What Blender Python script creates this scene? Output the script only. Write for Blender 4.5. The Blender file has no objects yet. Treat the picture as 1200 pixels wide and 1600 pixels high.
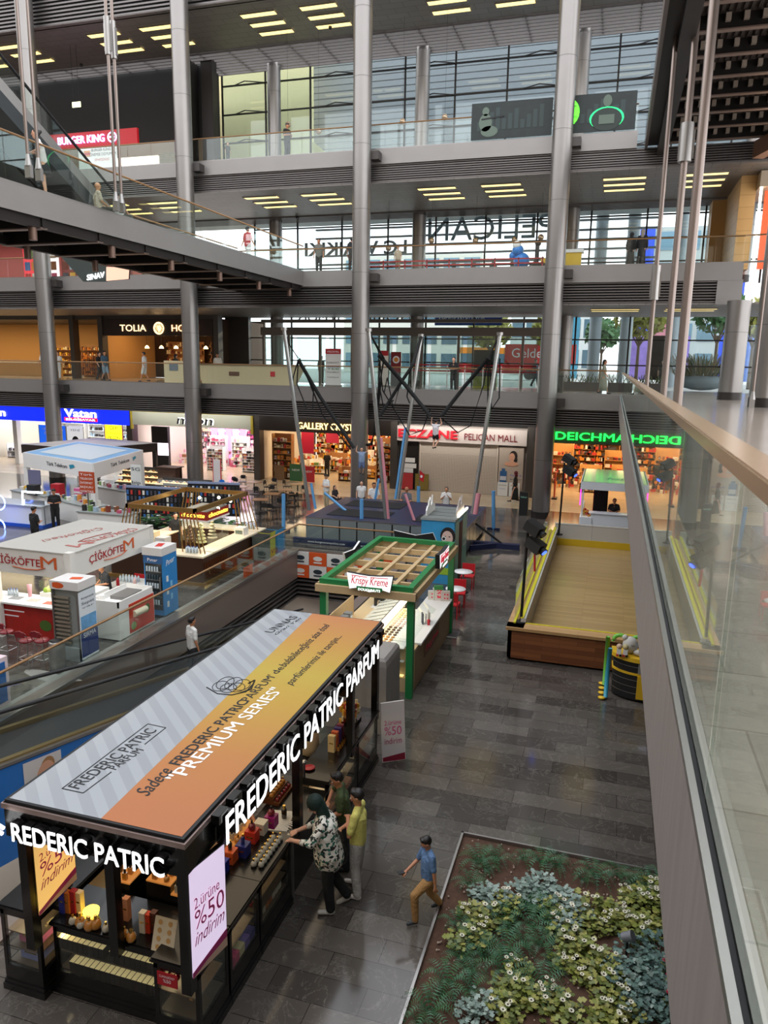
import bpy, bmesh, math, random
from math import sin, cos, pi, radians as R, sqrt, atan2
from mathutils import Vector as V, Matrix
random.seed(7)
S = bpy.context.scene
COL = S.collection
# ---------------------------------------------------------------- camera
CZ, FPX = 7.7, 1156.3
YAW, PITCH, ROLL = 0.29364, 0.19831, 0.01598
_f = V((-sin(YAW)*cos(PITCH), cos(YAW)*cos(PITCH), -sin(PITCH)))
_r0 = V((cos(YAW), sin(YAW), 0)); _u0 = _r0.cross(_f)
_r = _r0*cos(ROLL)+_u0*sin(ROLL); _u = _u0*cos(ROLL)-_r0*sin(ROLL)
cd = bpy.data.cameras.new('camera'); cam = bpy.data.objects.new('camera', cd); COL.objects.link(cam)
cd.sensor_fit = 'HORIZONTAL'; cd.sensor_width = 36; cd.lens = FPX/1200*36; cd.clip_start = .05; cd.clip_end = 900
cam.matrix_world = Matrix(((_r.x, _u.x, -_f.x, 0), (_r.y, _u.y, -_f.y, 0), (_r.z, _u.z, -_f.z, CZ), (0, 0, 0, 1)))
S.camera = cam
# measured points of the photograph laid on real planes (floor heights, wall distances)
def _ray(x, y): return _r*((x-600)/FPX)-_u*((y-800)/FPX)+_f
def G(x, y, z=0.):
    d = _ray(x, y); t = (z-CZ)/d.z; return V((d.x*t, d.y*t, z))
def AY(x, y, Y):
    d = _ray(x, y); t = Y/d.y; return V((d.x*t, Y, CZ+d.z*t))
def AX(x, y, X):
    d = _ray(x, y); t = X/d.x; return V((X, d.y*t, CZ+d.z*t))
# ---------------------------------------------------------------- light
S.view_settings.view_transform = 'Standard'; S.view_settings.look = 'None'
S.view_settings.exposure = EXPOSURE = 1.2; S.view_settings.gamma = 1; S.view_settings.use_curve_mapping = False
w = bpy.data.worlds.new('world'); S.world = w; w.use_nodes = True
nt = w.node_tree; nt.nodes.clear()
wo = nt.nodes.new('ShaderNodeOutputWorld'); bg = nt.nodes.new('ShaderNodeBackground'); rm = nt.nodes.new('ShaderNodeValToRGB')
tc = nt.nodes.new('ShaderNodeTexCoord'); sx = nt.nodes.new('ShaderNodeSeparateXYZ')
nt.links.new(tc.outputs['Generated'], sx.inputs[0]); nt.links.new(sx.outputs['Z'], rm.inputs[0]); nt.links.new(rm.outputs[0], bg.inputs[0]); nt.links.new(bg.outputs[0], wo.inputs[0])
rm.color_ramp.elements[0].color = (.92, .92, .93, 1); rm.color_ramp.elements[1].color = (.84, .88, .95, 1)
bg.inputs[1].default_value = 1.4
sl = bpy.data.lights.new('sun', 'SUN'); sl.energy = 0.7; sl.color = (1, .8, .5); sl.angle = R(1.5)
so = bpy.data.objects.new('sun', sl); COL.objects.link(so)
so.rotation_euler = V((.55, .80, .30)).to_track_quat('Z', 'Y').to_euler()
def area(x, y, z, sx_, sy_, power, col=(1, .93, .82), rot=(0, 0, 0), name='shop_lamp'):
    l = bpy.data.lights.new(name, 'AREA'); l.shape = 'RECTANGLE'; l.size = sx_; l.size_y = sy_; l.energy = power; l.color = col
    o = bpy.data.objects.new(name, l); COL.objects.link(o); o.location = (x, y, z); o.rotation_euler = rot; return o
# ---------------------------------------------------------------- materials
MATS = {}
def lin(c):
    if isinstance(c, str):
        c = c.lstrip('#'); c = ''.join(k*2 for k in c) if len(c) == 3 else c; c = [int(c[i:i+2], 16)/255 for i in (0, 2, 4)]
        c = [v/12.92 if v <= .04045 else ((v+.055)/1.055)**2.4 for v in c]
    return (c[0], c[1], c[2], 1)
def mat(name, col='#808080', rough=.5, metal=0., emit=0., ecol=None, noise=0., nscale=8., spec=.5, trans=0., alpha=1., coat=0.):
    if name in MATS: return MATS[name]
    m = bpy.data.materials.new(name); m.use_nodes = True; n = m.node_tree.nodes; l = m.node_tree.links
    b = n['Principled BSDF']; b.inputs['Base Color'].default_value = lin(col); b.inputs['Roughness'].default_value = rough
    b.inputs['Metallic'].default_value = metal; b.inputs['Specular IOR Level'].default_value = spec
    b.inputs['Coat Weight'].default_value = coat; b.inputs['Transmission Weight'].default_value = trans
    if emit: b.inputs['Emission Color'].default_value = lin(ecol or col); b.inputs['Emission Strength'].default_value = emit
    if noise:
        t = n.new('ShaderNodeTexCoord'); q = n.new('ShaderNodeTexNoise'); q.inputs['Scale'].default_value = nscale; q.inputs['Detail'].default_value = 4
        l.new(t.outputs['Object'], q.inputs['Vector'])
        mx = n.new('ShaderNodeMix'); mx.data_type = 'RGBA'; c = lin(col)
        mx.inputs['A'].default_value = [max(0, v*(1-noise)) for v in c[:3]]+[1]; mx.inputs['B'].default_value = [min(1, v*(1+noise)) for v in c[:3]]+[1]
        l.new(q.outputs['Fac'], mx.inputs['Factor']); l.new(mx.outputs['Result'], b.inputs['Base Color'])
    MATS[name] = m; return m
def glass(name, tint=(.9, .97, .95), refl=1., base=.04):
    if name in MATS: return MATS[name]
    m = bpy.data.materials.new(name); m.use_nodes = True; n = m.node_tree.nodes; l = m.node_tree.links; n.clear()
    o = n.new('ShaderNodeOutputMaterial'); mx = n.new('ShaderNodeMixShader'); t = n.new('ShaderNodeBsdfTransparent'); g = n.new('ShaderNodeBsdfGlossy')
    f = n.new('ShaderNodeFresnel'); ge = n.new('ShaderNodeNewGeometry'); mb = n.new('ShaderNodeMath'); mb.operation = 'MULTIPLY_ADD'; mb.inputs[1].default_value = 1/1.5-1.5; mb.inputs[2].default_value = 1.5
    l.new(ge.outputs['Backfacing'], mb.inputs[0]); l.new(mb.outputs[0], f.inputs[0])
    ma = n.new('ShaderNodeMath'); ma.operation = 'MULTIPLY_ADD'; ma.use_clamp = True; ma.inputs[1].default_value = refl; ma.inputs[2].default_value = base-.04
    t.inputs[0].default_value = (*tint, 1); g.inputs['Roughness'].default_value = .01; g.inputs[0].default_value = (.95, 1, .98, 1)
    l.new(f.outputs[0], ma.inputs[0]); l.new(ma.outputs[0], mx.inputs[0]); l.new(t.outputs[0], mx.inputs[1]); l.new(g.outputs[0], mx.inputs[2]); l.new(mx.outputs[0], o.inputs[0])
    MATS[name] = m; return m
def nodes_of(m): return m.node_tree.nodes, m.node_tree.links, m.node_tree.nodes['Principled BSDF']
def brick(name, c1, c2, mortar, bw, bh, ms=.01, rough=.3, metal=0., axes='XY', veins=0., vcol='#a8a49c', offset=.5, coat=0., bias=0.):
    m = mat(name, c1, rough, metal, coat=coat); n, l, b = nodes_of(m)
    t = n.new('ShaderNodeTexCoord'); s = n.new('ShaderNodeSeparateXYZ'); c = n.new('ShaderNodeCombineXYZ')
    l.new(t.outputs['Object'], s.inputs[0]); l.new(s.outputs[axes[0]], c.inputs[0]); l.new(s.outputs[axes[1]], c.inputs[1])
    k = n.new('ShaderNodeTexBrick'); k.inputs['Scale'].default_value = 1; k.inputs['Brick Width'].default_value = bw; k.inputs['Row Height'].default_value = bh
    k.inputs['Mortar Size'].default_value = ms; k.inputs['Color1'].default_value = lin(c1); k.inputs['Color2'].default_value = lin(c2); k.inputs['Mortar'].default_value = lin(mortar); k.offset = offset
    k.inputs['Bias'].default_value = bias
    l.new(c.outputs[0], k.inputs['Vector']); out = k.outputs['Color']
    if veins:
        q = n.new('ShaderNodeTexNoise'); q.inputs['Scale'].default_value = 1.7; q.inputs['Detail'].default_value = 7; q.inputs['Roughness'].default_value = .7; q.inputs['Distortion'].default_value = 1.2
        l.new(c.outputs[0], q.inputs['Vector'])
        rp = n.new('ShaderNodeValToRGB'); e = rp.color_ramp.elements; e[0].position = .488; e[0].color = (0, 0, 0, 1); e[1].position = .512; e[1].color = (0, 0, 0, 1)
        z = e.new(.5); z.color = (1, 1, 1, 1); l.new(q.outputs['Fac'], rp.inputs[0])
        q2 = n.new('ShaderNodeTexNoise'); q2.inputs['Scale'].default_value = 2.6; l.new(c.outputs[0], q2.inputs['Vector'])
        mm = n.new('ShaderNodeMath'); mm.operation = 'MULTIPLY'; l.new(rp.outputs[0], mm.inputs[0]); l.new(q2.outputs['Fac'], mm.inputs[1])
        m3 = n.new('ShaderNodeMath'); m3.operation = 'MULTIPLY'; m3.inputs[1].default_value = veins; l.new(mm.outputs[0], m3.inputs[0])
        mx = n.new('ShaderNodeMix'); mx.data_type = 'RGBA'; mx.inputs['B'].default_value = lin(vcol); l.new(m3.outputs[0], mx.inputs['Factor']); l.new(out, mx.inputs['A']); out = mx.outputs['Result']
    l.new(out, b.inputs['Base Color']); return m
# ---------------------------------------------------------------- mesh builder
class B:
    def __init__(s): s.v = []; s.f = []; s.m = []; s.mats = []; s.sm = []
    def mi(s, m):
        if m not in s.mats: s.mats.append(m)
        return s.mats.index(m)
    def add(s, vs, fs, m, smooth=False):
        o = len(s.v); s.v += [V(x) for x in vs]; i = s.mi(m)
        for f in fs: s.f.append([o+k for k in f]); s.m.append(i); s.sm.append(smooth)
        return s
    def box(s, x0, x1, y0, y1, z0, z1, m, top=None):
        vs = [(x0, y0, z0), (x1, y0, z0), (x1, y1, z0), (x0, y1, z0), (x0, y0, z1), (x1, y0, z1), (x1, y1, z1), (x0, y1, z1)]
        s.add(vs, [(0, 3, 2, 1), (0, 1, 5, 4), (1, 2, 6, 5), (2, 3, 7, 6), (3, 0, 4, 7)], m); s.add(vs[4:], [(0, 1, 2, 3)], top or m); return s
    def cb(s, c, d, m, rz=0, top=None):  # box by centre and size, turned about z
        o = len(s.v); s.box(-d[0]/2, d[0]/2, -d[1]/2, d[1]/2, -d[2]/2, d[2]/2, m, top); M = Matrix.Rotation(rz, 3, 'Z')
        for i in range(o, len(s.v)): s.v[i] = M@s.v[i]+V(c)
        return s
    def bar(s, a, b, w_, h_, m, up=(0, 0, 1)):  # rectangular bar from a to b
        a, b = V(a), V(b); d = (b-a).normalized(); u = V(up)
        if abs(d.dot(u)) > .98: u = V((0, 1, 0))
        x = d.cross(u).normalized(); u = x.cross(d).normalized(); vs = []
        for p in (a, b):
            for sx_, su in ((-1, -1), (1, -1), (1, 1), (-1, 1)): vs.append(p+x*sx_*w_/2+u*su*h_/2)
        return s.add(vs, [(0, 1, 2, 3), (7, 6, 5, 4), (0, 4, 5, 1), (1, 5, 6, 2), (2, 6, 7, 3), (3, 7, 4, 0)], m)
    def cyl(s, a, b, r0, m, r1=None, n=16, caps=True, smooth=True):
        a, b = V(a), V(b); r1 = r0 if r1 is None else r1; d = (b-a).normalized(); u = V((1, 0, 0)) if abs(d.x) < .9 else V((0, 1, 0))
        x = d.cross(u).normalized(); y = d.cross(x); vs = []
        for p, r in ((a, r0), (b, r1)):
            for k in range(n): t = 2*pi*k/n; vs.append(p+(x*cos(t)+y*sin(t))*r)
        s.add(vs, [(k, (k+1) % n, n+(k+1) % n, n+k) for k in range(n)], m, smooth)
        if caps: s.add(vs[:n], [tuple(range(n))[::-1]], m); s.add(vs[n:], [tuple(range(n))], m)
        return s
    def tube(s, pts, r, m, n=6):
        pts = [V(p) for p in pts]; vs = []; N = len(pts)
        for i, p in enumerate(pts):
            d = (pts[min(i+1, N-1)]-pts[max(i-1, 0)]).normalized(); u = V((0, 0, 1)) if abs(d.z) < .95 else V((1, 0, 0))
            x = d.cross(u).normalized(); y = d.cross(x)
            for k in range(n): t = 2*pi*k/n; vs.append(p+(x*cos(t)+y*sin(t))*r)
        return s.add(vs, [(i*n+k, i*n+(k+1) % n, (i+1)*n+(k+1) % n, (i+1)*n+k) for i in range(N-1) for k in range(n)]+[tuple(range(n)), tuple(range((N-1)*n, N*n))[::-1]], m, True)
    def lathe(s, c, prof, m, n=16):
        c = V(c); vs = [c+V((r*cos(2*pi*k/n), r*sin(2*pi*k/n), z)) for r, z in prof for k in range(n)]; N = len(prof)
        return s.add(vs, [(i*n+k, i*n+(k+1) % n, (i+1)*n+(k+1) % n, (i+1)*n+k) for i in range(N-1) for k in range(n)]+[tuple(range(n))[::-1], tuple(range((N-1)*n, N*n))], m, True)
    def sph(s, c, r, m, n=12, sc=(1, 1, 1)):
        pr = [(max(1e-4, r*sin(pi*i/8)), -r*cos(pi*i/8)) for i in range(9)]; o = len(s.v); s.lathe((0, 0, 0), pr, m, n)
        for i in range(o, len(s.v)): s.v[i] = V((s.v[i].x*sc[0], s.v[i].y*sc[1], s.v[i].z*sc[2]))+V(c)
        return s
    def prism(s, poly, ax, a, b, m):  # polygon in the two other axes, extruded along ax
        def P(p, t): return {'x': (t, p[0], p[1]), 'y': (p[0], t, p[1]), 'z': (p[0], p[1], t)}[ax]
        n = len(poly); vs = [P(p, a) for p in poly]+[P(p, b) for p in poly]
        return s.add(vs, [tuple(range(n))[::-1], tuple(range(n, 2*n))]+[(k, (k+1) % n, n+(k+1) % n, n+k) for k in range(n)], m)
    def quad(s, p, m): return s.add(p, [tuple(range(len(p)))], m)
    def build(s, name, parent=None, **kw):
        me = bpy.data.meshes.new(name); off = V((0, 0, 0)); q = parent
        while q is not None: off += q.location; q = q.parent
        me.from_pydata([tuple(x-off) for x in s.v], [], s.f)
        for m in s.mats: me.materials.append(m)
        me.polygons.foreach_set('material_index', s.m); me.polygons.foreach_set('use_smooth', s.sm); me.update()
        o = bpy.data.objects.new(name, me); COL.objects.link(o)
        if parent is not None: o.parent = parent
        else:
            if kw.get('base') is not None:   # move the origin to the thing's base
                bs = V(kw['base']); me.transform(Matrix.Translation(-bs)); o.location = bs
        for k, x in kw.items():
            if k != 'base' and x is not None: o[k] = x
        return o
def thing(name, label, cat, loc=(0, 0, 0), group=None, kind=None):
    o = bpy.data.objects.new(name, None); COL.objects.link(o); o.location = loc; o['label'] = label; o['category'] = cat; o.empty_display_size = .1
    if group: o['group'] = group
    if kind: o['kind'] = kind
    return o
def struct(b, name, parent=None): return b.build(name, parent, kind='structure')
def dup(o, loc=None, rz=None, label=None, group=None, parent=None, sc=None):
    c = o.copy(); COL.objects.link(c); c.parent = parent
    if loc is not None: c.location = loc
    if rz is not None: c.rotation_euler = (0, 0, rz)
    if label: c['label'] = label
    if group: c['group'] = group
    if sc: c.scale = (sc,)*3
    for ch in list(o.children): dup(ch, parent=c)
    return c
def put(o, loc, rz=0, sc=None):
    o.location = loc; o.rotation_euler = (0, 0, rz)
    if sc: o.scale = (sc,)*3
    return o
def remat(o, old, new):  # give a copy its own colours
    for c in [o]+list(o.children_recursive):
        if c.type == 'MESH' and any(m == old for m in c.data.materials):
            c.data = c.data.copy()
            for i, m in enumerate(c.data.materials):
                if m == old: c.data.materials[i] = new
TMP = bpy.data.scenes.new('workbench')
def evaluated(o):   # the object's mesh with its modifiers applied, worked out in a scene of its own
    TMP.collection.objects.link(o); vl = TMP.view_layers[0]; vl.update(); return bpy.data.meshes.new_from_object(o.evaluated_get(vl.depsgraph))
def text(body, p0, p1, up, h, m, parent, name='lettering', depth=.01, bold=0., shear=0., spacing=1., b=None, keep=False):
    """letters with the baseline from p0 to p1; cap height h along up"""
    cu = bpy.data.curves.new('t', 'FONT'); cu.body = body; cu.size = 1; cu.offset = 0 if 'M' in body or 'm' in body else bold*.38; cu.shear = shear; cu.space_character = spacing; cu.resolution_u = 3
    o = bpy.data.objects.new('t', cu); me = evaluated(o)
    bpy.data.objects.remove(o); vs = [x.co.copy() for x in me.vertices]; fs = [tuple(p.vertices) for p in me.polygons if p.normal.z > 0]; bpy.data.meshes.remove(me)
    if not vs: return None
    x0 = min(x.x for x in vs); x1 = max(x.x for x in vs); p0, p1 = V(p0), V(p1); X = (p1-p0).normalized(); W_ = (p1-p0).length; up = V(up).normalized()
    N = X.cross(up); k = W_/(x1-x0); q = h/.72
    P = [p0+X*(x.x-x0)*k+up*x.y*q for x in vs]
    bb = b or B(); n = len(P)
    bb.add([p+N*depth for p in P], fs, m)
    if bold and ('M' in body or 'm' in body):   # heavier strokes
        for s_ in (-1, 1): bb.add([p+N*(depth-.0005)+X*s_*bold*.4*k for p in P], fs, m)
    if depth > .004:
        ed = {}
        for f in fs:
            for i in range(len(f)):
                e = (f[i], f[(i+1) % len(f)]); ed[e] = 1
        side = [e for e in ed if (e[1], e[0]) not in ed]
        bb.add([p+N*depth for p in P]+P, [(e[1], e[0], e[0]+n, e[1]+n) for e in side], m)
    return bb if b is not None else bb.build(name, parent)
# common materials
STEEL = mat('brushed_steel', '#9a9794', .32, .85, noise=.08, nscale=3)
COLM = mat('column_metal', '#8b8784', .34, .8, noise=.06, nscale=1.2)
FASC = mat('fascia_panel', '#8f8b88', .42, .55, noise=.06, nscale=1.3)
LOUV = mat('louvre_bar', '#6f6a68', .4, .6)
DARK = mat('dark_void', '#100f0f', .7)
BLACK = mat('black_lacquer', '#0b0a0a', .25, coat=.15)
BLK = mat('black_matt', '#141416', .6)
WHITE = mat('white_laminate', '#e6e5e2', .4)
WOODR = mat('wooden_handrail', '#8d6a45', .35, .15, noise=.12, nscale=4)
CHROME = mat('chrome', '#c8c8c8', .12, 1.)
GL = glass('clear_glass', (.96, .985, .975)); GLG = glass('greenish_glass', (.93, .97, .95), 1., .05); GLF = glass('facade_glass', (.86, .92, .94), .8, .04); GLD = glass('dim_glass', (.72, .8, .78), 1., .06)
LAMP = mat('lamp_diffuser', '#fff0b8', .5, emit=.8, ecol='#ffe08a')
LAMPW = mat('white_lamp', '#ffffff', .5, emit=5)
def emat(name, col="#ffffff", e=1.): return mat(name, col, .5, emit=e)
F1, F2, F3, F4 = 6.3, 12.5, 18.45, 26.2
YF = 39.0; YG = 48.0; XR = .37
marble = brick('dark_marble_tiles', '#383431', '#5c5650', '#292522', 1.2, .42, .005, .12, veins=.5, vcol='#a09a92')
beige = brick('beige_stone_tiles', '#b9a68c', '#c4b298', '#9c8b74', 1.2, .6, .005, .2)
l1tile = brick('pale_stone_tiles', '#9f948a', '#aba096', '#877c72', 1.2, .6, .005, .16)
b = B(); b.box(-60, -12.1, -8, 27.6, -.3, 0, marble); b.box(-7.3, 16, -8, 27.6, -.3, 0, marble); b.box(-60, 16, 27.6, 40.2, -.3, 0, marble); b.box(-60, 16, 40.2, 56, -.3, 0, beige)
struct(b, 'floor')
b = B(); b.box(-60, 16, -8, 30, -5.4, -5.1, mat('basement_floor', '#4b4946', .3)); struct(b, 'floor')
posterO = mat('orange_print', '#d4541f', .5); posterW = mat('white_print', '#dcd9d4', .5)
area(-12.15, 18, -2.15, .25, 18, 70, (1, .95, .88), (0, R(12), 0), 'basement_fill'); area(-8.4, 18, -2.3, .6, 16, 60, (1, .95, .88), (0, R(25), 0), 'basement_fill')  # unseen fill lights, added to brighten the posters in the opening
# void edge: brown fascia, louvres, recessed wall with printed squares
b = B(); b.box(-12.4, -12.05, -8, 27.6, -1.15, .05, mat('brown_fascia', '#7d6e66', .4, .2)); b.box(-12.4, -7.3, 27.55, 27.9, -1.15, .05, mat('brown_fascia', '')); b.box(-7.65, -7.3, -8, 27.6, -1.15, .04, mat('brown_fascia', ''))
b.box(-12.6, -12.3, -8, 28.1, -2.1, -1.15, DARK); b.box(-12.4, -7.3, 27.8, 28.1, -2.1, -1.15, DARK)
struct(b, 'trim_void_edge')
for k in range(5):
    b = B(); z = -1.28-k*.18; b.box(-12.28, -12.1, -8, 27.62, z-.035, z+.035, LOUV); b.box(-12.28, -7.3, 27.58, 27.75, z-.035, z+.035, LOUV); struct(b, 'trim_void_louvre')
b = B(); b.box(-13.3, -13.0, -8, 28.6, -5.1, -2.1, mat('basement_wall', '#bdb6ae', .6)); b.box(-13, -7.3, 28.3, 28.6, -5.1, -2.1, mat('basement_wall', '')); b.box(-7.6, -7.35, -8, 28.3, -5.1, -1.15, mat('basement_wall', '')); struct(b, 'wall_basement')
# white step strip and metal channel beside the void
b = B(); b.box(-12.6, -12.02, -8, 27.6, .004, .02, mat('pale_edge_stone', '#8d8a84', .3)); struct(b, 'trim_void_kerb')
# upper slabs
def slab(z, x0, x1, name, fh=.72, lh=.95, soff=None, lx1=None):
    b = B(); b.box(x0, x1, YF, YG+.2, z-.3, z, l1tile); struct(b, 'floor_'+name)
    b = B(); b.box(x0, x1, YF-.06, YF+.1, z-fh, z+.02, FASC); b.box(x0, x1, YF-.1, YF+.12, z-fh-.03, z-fh+.02, FASC)
    struct(b, 'trim_fascia_'+name)
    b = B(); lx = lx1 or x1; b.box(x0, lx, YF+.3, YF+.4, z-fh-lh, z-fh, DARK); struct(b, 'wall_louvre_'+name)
    n = 8
    for k in range(n):
        b = B(); zz = z-fh-.07-(lh-.1)*k/(n-1); b.box(x0, lx, YF, YF+.14, zz-.028, zz+.028, LOUV); struct(b, 'trim_louvre_'+name)
ceil_m = brick('ceiling_panels', '#77716d', '#7d7773', '#4e4945', 1.2, .6, .012, .45, .35)
slab(F1, -60, XR, 'first', lx1=14)
slab(F2, -60, 5.35, 'second', .74, 1.0)
slab(F3, -60, .25, 'third', .70, .85, lx1=14)
b = B(); b.box(-60, 14, YF+.02, YG+.4, F2-1.84, F2-1.76, ceil_m); b.box(4.3, 5.4, YF-.07, YF+1.0, F2-1.85, F2-.74, FASC); struct(b, 'ceiling_first')
b = B(); b.box(-60, 14, YF+.02, 46.2, F3-1.62, F3-1.55, ceil_m); struct(b, 'ceiling_second')
b = B(); b.box(-60, 14, YF+.02, 44.5, F4, F4+.08, ceil_m); struct(b, 'ceiling_third')
b = B(); b.box(-60, 14, YF+.02, 44.2, F1-1.7, F1-1.62, mat('soffit_dark', '#4a4643', .5)); struct(b, 'ceiling_ground')
for k in range(9):   # open lattice where the ceilings meet the glass front
    for z, y0, y1 in ((F3-1.6, 46.3, YG), (F4+.02, 44.6, YG)):
        b = B(); y = y0+(y1-y0)*k/8; b.box(-60, 14, y-.04, y+.04, z-.1, z+.05, LOUV); struct(b, 'trim_ceiling_lattice')
for x in range(-58, 14, 2):
    b = B(); b.box(x-.03, x+.03, 46.2, YG, F3-1.58, F3-1.5, LOUV); b.box(x-.03, x+.03, 44.5, YG, F4+.05, F4+.13, LOUV); struct(b, 'trim_ceiling_lattice')
# fourth slab front louvres, seen at the very top
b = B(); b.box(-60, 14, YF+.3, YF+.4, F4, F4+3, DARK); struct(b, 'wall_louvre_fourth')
for k in range(14):
    b = B(); zz = F4+.08+k*.2; b.box(-60, 14, YF, YF+.14, zz-.045, zz+.045, LOUV); struct(b, 'trim_louvre_fourth')
# shop side wall of the mall behind and beside the viewer
wallm = mat('mall_wall', '#8e857b', .6, noise=.05, nscale=.5)
b = B(); b.box(-60, 16, -9, -8.7, -5, 30, wallm); struct(b, 'wall_near'); b = B(); b.box(-60.3, -60, -9, 56, -5, 30, wallm); struct(b, 'wall_left'); b = B(); b.box(14, 14.3, -9, YG, 0, F1-.3, wallm); struct(b, 'wall_right')
# first-floor deck on the right with its tall metal edge
b = B(); b.box(XR+.02, 14, -8, YF, F1-.35, F1, l1tile); b.box(XR, 14, YF, YG+.2, F1-.3, F1, l1tile); struct(b, 'floor_first')
fm = mat('brushed_fascia', '#8d8580', .5, .35); n, l, p_ = nodes_of(fm)
t = n.new('ShaderNodeTexCoord'); mp = n.new('ShaderNodeMapping'); mp.inputs['Scale'].default_value = (1, 5, .35); q = n.new('ShaderNodeTexNoise'); q.inputs['Scale'].default_value = 3; q.inputs['Detail'].default_value = 6
l.new(t.outputs['Object'], mp.inputs[0]); l.new(mp.outputs[0], q.inputs['Vector']); mx = n.new('ShaderNodeMix'); mx.data_type = 'RGBA'; mx.inputs['A'].default_value = lin('#7b736e'); mx.inputs['B'].default_value = lin('#a09792')
l.new(q.outputs['Fac'], mx.inputs['Factor']); l.new(mx.outputs['Result'], p_.inputs['Base Color'])
b = B(); b.box(XR-.03, XR+.03, .35, YF-.1, F1-.76, F1+.0, fm); struct(b, 'trim_deck_fascia')
for k in range(8): b = B(); z = F1-.84-k*.11; b.box(XR+.5, XR+.6, .35, YF, z-.03, z+.03, LOUV); struct(b, 'trim_deck_louvre')
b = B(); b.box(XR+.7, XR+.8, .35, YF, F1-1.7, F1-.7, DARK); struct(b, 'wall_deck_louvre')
b = B(); b.box(XR-.03, XR-.005, .35, YF-.1, F1, F1+.03, STEEL); b.box(XR-.005, XR+.015, .35, YF-.1, F1-.02, F1+.012, BLK); b.box(XR+.015, XR+.035, .35, YF-.1, F1, F1+.03, STEEL); struct(b, 'trim_deck_channel')
b = B(); b.box(XR+.3, 14, .35, YF, F1-1.7, F1-1.62, mat('soffit_dark', '')); struct(b, 'ceiling_deck')
# third-floor deck on the right, seen from below: dark decking on steel beams
deckm = mat('dark_decking', '#3a322e', .6, .3)
ZD = 18.1
b = B(); b.box(1.15, 14, 6, YF+.3, ZD, F3, deckm)
for k in range(64): x = 1.25+k*.2; b.box(x, x+.1, 6, YF+.25, ZD-.06, ZD, deckm)
struct(b, 'ceiling_deck_third')
for k in range(16):
    b = B(); y = 37.9-k*1.93; b.box(1.6, 14, y-.02, y+.02, ZD-.5, ZD-.06, mat('deck_beam', '#1b1715', .5, .5)); b.box(1.6, 14, y-.11, y+.11, ZD-.53, ZD-.49, mat('deck_beam_flange', '#7d6a60', .4, .5))
    for i in range(22): b.box(1.9+i*.5, 2.05+i*.5, y-.2, y-.02, ZD-.3, ZD-.1, mat('beam_clip', '#a99a8c', .4, .4))
    struct(b, 'trim_deck_beam')
b = B(); b.box(.72, 1.15, 6, YF, ZD-.3, F3, mat('deck_edge', '#2b2827', .5, .4)); b.box(1.15, 1.6, 6, YF, ZD-.75, ZD, mat('deck_edge', '')); b.box(.6, .72, 6, YF, ZD-.45, F3+.03, mat('deck_edge_strip', '#6b625d', .4, .4)); struct(b, 'trim_deck_edge')
b = B(); b.bar((10.5, 24, ZD-.7), (5.4, YF-.5, ZD-.9), .5, .7, mat('brown_beam', '#8a644c', .5, .3)); struct(b, 'trim_diagonal_beam')
# columns
def column(x, y, r, z0, z1, nm='round_column'):
    b = B(); b.cyl((x, y, z0), (x, y, z1), r, COLM, n=32, caps=False)
    z = z0+.02
    b.cyl((x, y, z0), (x, y, z0+.35), r+.02, mat('column_base', '#3a3634', .4, .6), n=32)
    zz = z0+3
    while zz < z1: b.cyl((x, y, zz), (x, y, zz+.025), r+.004, mat('column_joint', '#6d6966', .4, .7), n=32, caps=False); zz += 3.1
    b.build(nm, None, kind='structure')
for x, y in ((-33.2, 38.3), (-23.3, 38.3), (-13.05, 38.3), (-3.12, 38.3)): column(x, y, .47, 0, 34)
for x, y in ((5.15, 37.6), (5.45, 31.2)): column(x, y, .5, F1, 34 if y < 35 else F2-1.8)
for x in (-32, -22.1, -12.3, -3.0, 6.4):
    if x > -30: column(x, 47.3, .43, F1, F2-1.8)
    column(x, 47.3, .43, F2, F3-1.55); column(x, 47.3, .43, F3, F4+.1)
for x in (-33.2, -23.3, -13.05, -3.12):
    for z in (F1, F2, F3): b = B(); b.box(x+.4, x+.85, 38.4, 38.96, z-.6, z-.2, mat('bracket_steel', '#4a4644', .4, .7)); struct(b, 'trim_bracket')
# glass rails ------------------------------------------------------------------
def rail(name, pts, z, label, h=1.2, gl=None, pan=1.55, hr=.035, group=None, hm=None, foot=0.):
    t = thing(name, label, 'railing', (pts[0][0], pts[0][1], z), group)
    hb = B(); hb.tube([(p[0], p[1], z+h) for p in pts], hr, hm or WOODR, 8); hb.build('handrail', t)
    cb_ = B()
    for a, c in zip(pts, pts[1:]):
        a, c = V((a[0], a[1], z)), V((c[0], c[1], z)); L = (c-a).length; n = max(1, round(L/pan)); d = (c-a)/n
        cb_.bar(a+V((0, 0, .03)), c+V((0, 0, .03)), .06, .08, STEEL)
        for k in range(n):
            g = B(); p0 = a+d*k+d.normalized()*.012; p1 = a+d*(k+1)-d.normalized()*.012
            g.bar(p0+V((0, 0, h/2+.02-foot/2)), p1+V((0, 0, h/2+.02-foot/2)), .016, h-.06+foot, gl or GL); g.build('glass_pane', t)
    cb_.build('channel', t); return t
rail('glass_railing', [(-55, YF+.05), (0.25, YF+.05)], F1, 'glass railing with brown handrail along the first balcony above the shop signs')
rail('glass_railing', [(-55, YF+.05), (5.3, YF+.05)], F2, 'glass railing with dark handrail along the second balcony')
rail('glass_railing', [(-55, YF+.05), (0.2, YF+.05)], F3, 'glass railing with handrail along the highest balcony')
rail('glass_railing', [(-12.02, -6), (-12.02, 27.6), (-7.3, 27.6)], 0, 'long glass railing with wooden handrail around the escalator opening', 1.12, GLG, 1.9)
rail('glass_railing', [(6.2, 38.5), (13.5, 38.5)], F1, 'short glass railing with pale top rail beyond the brown column', 1.15, hm=CHROME)
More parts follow.
